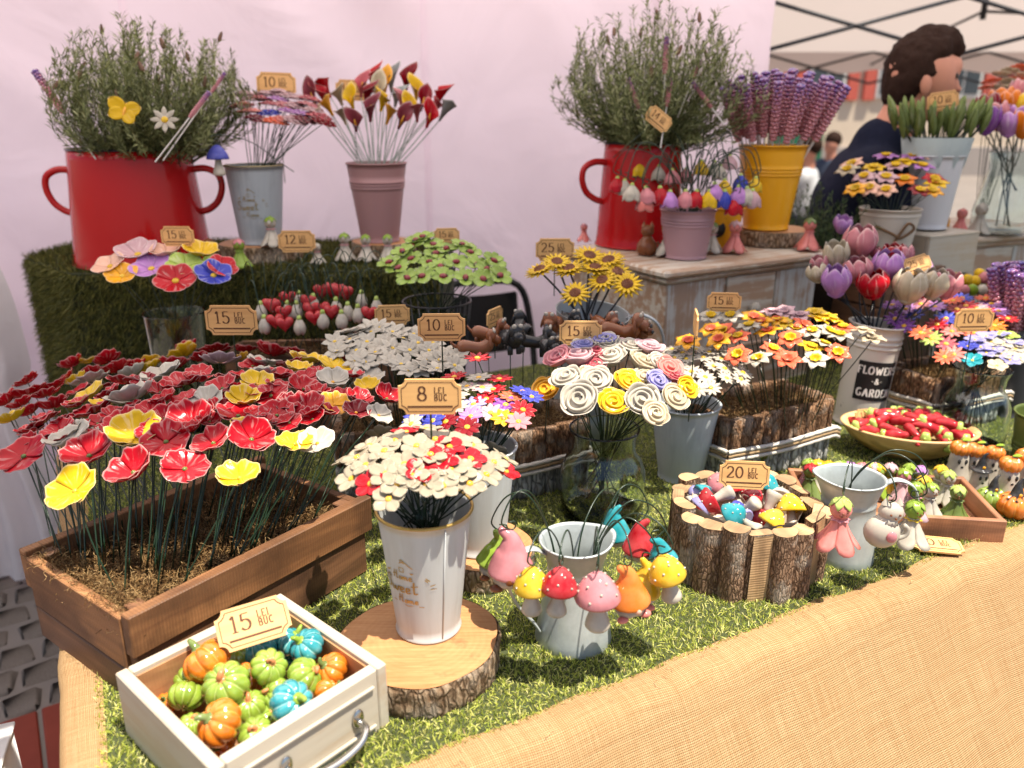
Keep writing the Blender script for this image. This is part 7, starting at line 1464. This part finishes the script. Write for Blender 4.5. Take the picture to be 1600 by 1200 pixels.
def f_bud(c): return [('bud', cached(('bud', c), lambda: G().ball((0, 0, 0), .5, 12, 9, (1, 1, 1.15), None, lambda th, ph: 1 + .07*abs(sin(th*2.5))).mesh('flower_bud', ceramic(c, .3))), Matrix()), ('calyx', cached(('budc',), lambda: G().lathe([(.0001, -.68), (.25, -.62), (.42, -.40), (.3, -.35)], 10).mesh('bud_calyx', glaze('palegreen'))), Matrix())]
bunch([(x, y, c, 58) for x, y, c in BU], 'tulip', (1.20, 2.0, .325), .8, .15, (1.20, 2.02, 0), .3, .035, f_bud, 'ceramic_bud', 'ceramic flower', 'small buds in front of the far cabinet', 'bud', 'before the far right cabinet', q=1.5, footz=.12, mouth=(1.20, 2.02, .2, .08), flat=(2.0, 440, 1.4))
lvb = pail('flower_bucket', 'dark metal bucket of lavender sticks cut by the right edge', 'bucket', (1.175, 1.80, 0), .05, .07, .19, enamel((.05, .05, .06), .4), None, (), None, 'painted metal flower buckets'); itz = []
for i in range(22):
    f = sqrt((i+.5)/22); a = i*2.4; tip = Vector((1.175 + .10*f*cos(a), 1.80 + .09*f*sin(a), .37 - .02*f)); o = lav_stick((1.175 + .03*f*cos(a), 1.80 + .03*f*sin(a), .12), tip, None, 'lavender bead sticks cut by the right edge'); itz.append((o, tip, 'mauve'))
name_bunch(itz, 'bead stick', 'in the bucket cut by the right edge')

# far right cabinet with its vases
cabinet('far right distressed cabinet carrying glass vases, partly out of frame', Vector((1.17, 2.30, 0)), CAZ - .18, .60, .40, .335, False)
gr = 'little ceramic figures on the far right cabinet'
for px, h, a, lab in ((1498, .075, 'salmon', 'pink petal figure blurred on the far cabinet'), (1527, .09, 'white', 'white petal figure blurred beside the pink one on the far cabinet')):
    doll('ceramic_angel', lab, gr, P(px, 366, .338), h, doll_parts(a, a, a), 0)
bj = thing('storage_jar', 'small amber brown jar at the left of the far cabinet', 'jar', None, TR(P(1462, 364, .338))); part('body', G().lathe([(.0001, 0), (.028, 0), (.034, .015), (.034, .04), (.026, .055), (.030, .06), (.0001, .061)], 18).mesh('jar_body', glaze('amber', .3)), bj); part('lid', G().lathe([(.030, .061), (.028, .070), (.008, .075), (.0001, .082)], 16).mesh('jar_lid', glaze('brown', .3)), bj)
glass_jar('tall waisted glass vase on the far cabinet at the right edge', P(1568, 366, .338) + Vector((0, .03, 0)), [(.066, 0), (.078, .015), (.082, .06), (.066, .13), (.056, .19), (.062, .235), (.0625, .238)], tint=(.85, .93, .93))
vz = P(1568, 366, .338) + Vector((0, .03, 0))
VT = [(975,455,'orange'),(950,525,'pink'),(1025,520,'lilac'),(1058,500,'yellow'),(1050,440,'pink'),(905,545,'purple'),(915,500,'crimson'),(1000,480,'orange'),(1060,560,'orange'),(1000,555,'lilac')]
bunch([(x, y + 15, c, 105) for x, y, c in VT], 'far', (vz.x, vz.y, .71), .8, .5, (vz.x, vz.y, 0), .22, .06, lambda c: f_tulip(c, 1), 'ceramic_tulip', 'ceramic flower', 'tulips in the far glass vase', 'tulip', 'in the far glass vase', q=1.2, footz=.36, stemr=.002, flat=(2.35, 190, 1.2), mouth=(vz.x, vz.y, .572, .054))
VW = [(930,345),(970,315),(1010,300),(1050,290),(950,370),(1000,345),(1040,335),(990,370),(1060,365),(915,370),(1025,365),(1065,320)]
bunch([(x, y, 'coral' if i % 3 == 0 else 'cream') for i, (x, y) in enumerate(VW)], 'far', (vz.x + .02, vz.y + .15, .84), .8, .6, (vz.x + .02, vz.y + .15, 0), .2, .06, lambda c: f_five(c, 'coral'), 'ceramic_blossom', 'ceramic flower', 'pale blossoms high at the right edge', 'blossom', 'high at the right edge', q=2, footz=.36, flat=(2.5, 130, 1.2))
# white churn of mixed lilies, foliage behind it
WC = Q(1385, 372, 2.22); wc = pail('flower_bucket', 'cream painted bucket of mixed lilies in front of the young man', 'bucket', WC - Vector((0, 0, .07)), .058, .078, .15, enamel((.66, .58, .48), .4), None, (.9,), None, 'painted metal flower buckets')
part('label', G().grid([[(.0625*cos(a), .0625*sin(a), z) for a in [-2.3 + i*.1 for i in range(15)]] for z in (.012, .045)]).mesh('bucket_label', blkl), wc)
part('twine_bow', G().tube(catmull([(-.06, -.055, .11), (-.02, -.085, .09), (.0, -.080, .08), (.03, -.085, .105), (.01, -.09, .12), (-.01, -.082, .08), (-.03, -.088, .05)], 4), .004, 6).mesh('twine_bow', matte((.18, .10, .05), .9)), wc)
ML = [(350,690,'peach'),(400,745,'palepink'),(440,705,'yellow'),(490,745,'palepink'),(490,660,'lilac'),(565,685,'yellow'),(568,755,'orange'),(640,700,'lilac'),(632,800,'crimson'),(680,805,'amber'),(700,770,'yellow'),(650,660,'peach'),(600,660,'lilac'),(330,715,'cream'),(365,795,'amber'),(420,790,'peach'),(490,800,'peach'),(530,700,'palepink'),(690,755,'red')]
bunch([(x, y, c, 100) for x, y, c in ML], 'far', (WC.x, WC.y, .565), 1.0, .35, (WC.x, WC.y, 0), .2, .06, lambda c: f_daffodil(c, 'yellow'), 'ceramic_lily', 'ceramic flower', 'mixed lilies in the cream bucket', 'lily', 'in the cream bucket', q=2.0, cam_pull=.4, footz=.36, flat=(2.16, 275, 1.6), mouth=(WC.x, WC.y, WC.z + .078, .070))
stand = thing('display_crate', 'brown crate the cream bucket stands on behind the churn', 'crate', None, TR((WC.x, WC.y + .03, 0)) @ RZ(TAZ)); 
hh_ = WC.z - .075
for s in (-1, 1):
    for k in range(3): board('board', stand, TR((0, s*.11, hh_*(k+.5)/3)), (.26, .012, hh_/3 - .006), crw2); board('board', stand, TR((s*.125, 0, hh_*(k+.5)/3)) @ RZ(pi/2), (.20, .012, hh_/3 - .006), crw2)
board('top_board', stand, TR((0, 0, hh_ - .004)), (.27, .235, .006), crw2)
lavender_plant('conifer_shrub', 'dark green feathery shrub right of the yellow bucket', Q(1285, 400, 2.35), .13, .24, 1.1, 41, 150, ((.012, .028, .010), (.03, .06, .018), (.06, .10, .03), (.10, .15, .05)), 'shrub', .018, 70, .9, 2)
shp = thing('shrub_pot', 'dark pot of the feathery shrub hidden behind the tulips', 'plant pot', None, TR(Q(1285, 405, 2.35) - Vector((0, 0, .32)))); part('body', G().lathe([(.0001, 0), (.09, 0), (.13, .31), (.14, .32), (.12, .32), (.0001, .28)], 30).mesh('pot_body', matte((.05, .03, .02), .7)), shp)
pc = Q(*Z('far', 302, 970), 2.05); po = plant_flower('ceramic_tulip', 'ceramic flower', None, pc + Vector((0, .02, -.15)), pc, (0, -.3, 1), .05, f_tulip('lilac', 1)); po['label'] = 'single lilac tulip head in the dark shrub above the pink tulips'
# white tubs of green poppy pods
gt = Q(1450, 300, 2.30); gtb = pail('flower_bucket', 'tall white tub of green ceramic pods before the young man', 'bucket', gt - Vector((0, 0, .10)), .062, .080, .20, enamel((.60, .60, .62), .35), None, (), None, 'painted metal flower buckets')
part('paper_wrap', G().lathe([(.074, .17), (.088, .25), (.089, .25), (.075, .17)], 24, None, lambda th, t: 1 + .06*sin(9*th)).mesh('paper_wrap', cloth((.50, .56, .55), .4, .3, 20)), gtb)
def f_pod(c): return [('pod', cached(('pod', c), lambda: G().lathe([(.03, -.9), (.10, -.7), (.17, -.3), (.15, .1), (.08, .4), (.0001, .55)], 10).mesh('seed_pod', ceramic(c, 1.0, .4))), Matrix())]
GP = [(x + 12*sin(x), y + 14*cos(x*2.3)) for x in range(515, 925, 17) for y in (448, 488)] or [(520,455),(545,440),(575,445),(600,450),(630,440),(655,455),(690,480),(720,470),(750,460),(780,470),(810,455),(840,465),(870,460),(900,455),(930,450),(530,490),(560,495),(610,490),(650,500),(700,510),(760,500),(800,505),(850,500),(890,490),(640,420),(770,435),(860,430)]
bunch([(x, y, 'poda' if i % 2 else 'podb') for i, (x, y) in enumerate(GP)], 'far', (gt.x, gt.y, .675), .6, .45, (gt.x, gt.y, 0), .28, .052, f_pod, 'ceramic_pod', 'ceramic flower', 'green pods in the white tub', 'ceramic pod', 'in the white tub', q=3.0, footz=.40, stemr=.002, flat=(2.22, 175, 1.2), mouth=(gt.x, gt.y, gt.z + .10, .075))
price_tag(1473, 158, 48, '10', 2.22, .5, 'blurred above the green pods', yaw=radians(0), roll=radians(-8))
st_ = thing('display_crate', 'tall pale crate under the white tub', 'crate', None, TR((gt.x, gt.y, 0)) @ RZ(TAZ)); hh_ = gt.z - .105
for s in (-1, 1):
    for k in range(3): board('board', st_, TR((0, s*.10, hh_*(k+.5)/3)), (.22, .012, hh_/3 - .006), whw); board('board', st_, TR((s*.105, 0, hh_*(k+.5)/3)) @ RZ(pi/2), (.185, .012, hh_/3 - .006), whw)
board('top_board', st_, TR((0, 0, hh_ - .004)), (.225, .215, .006), whw)
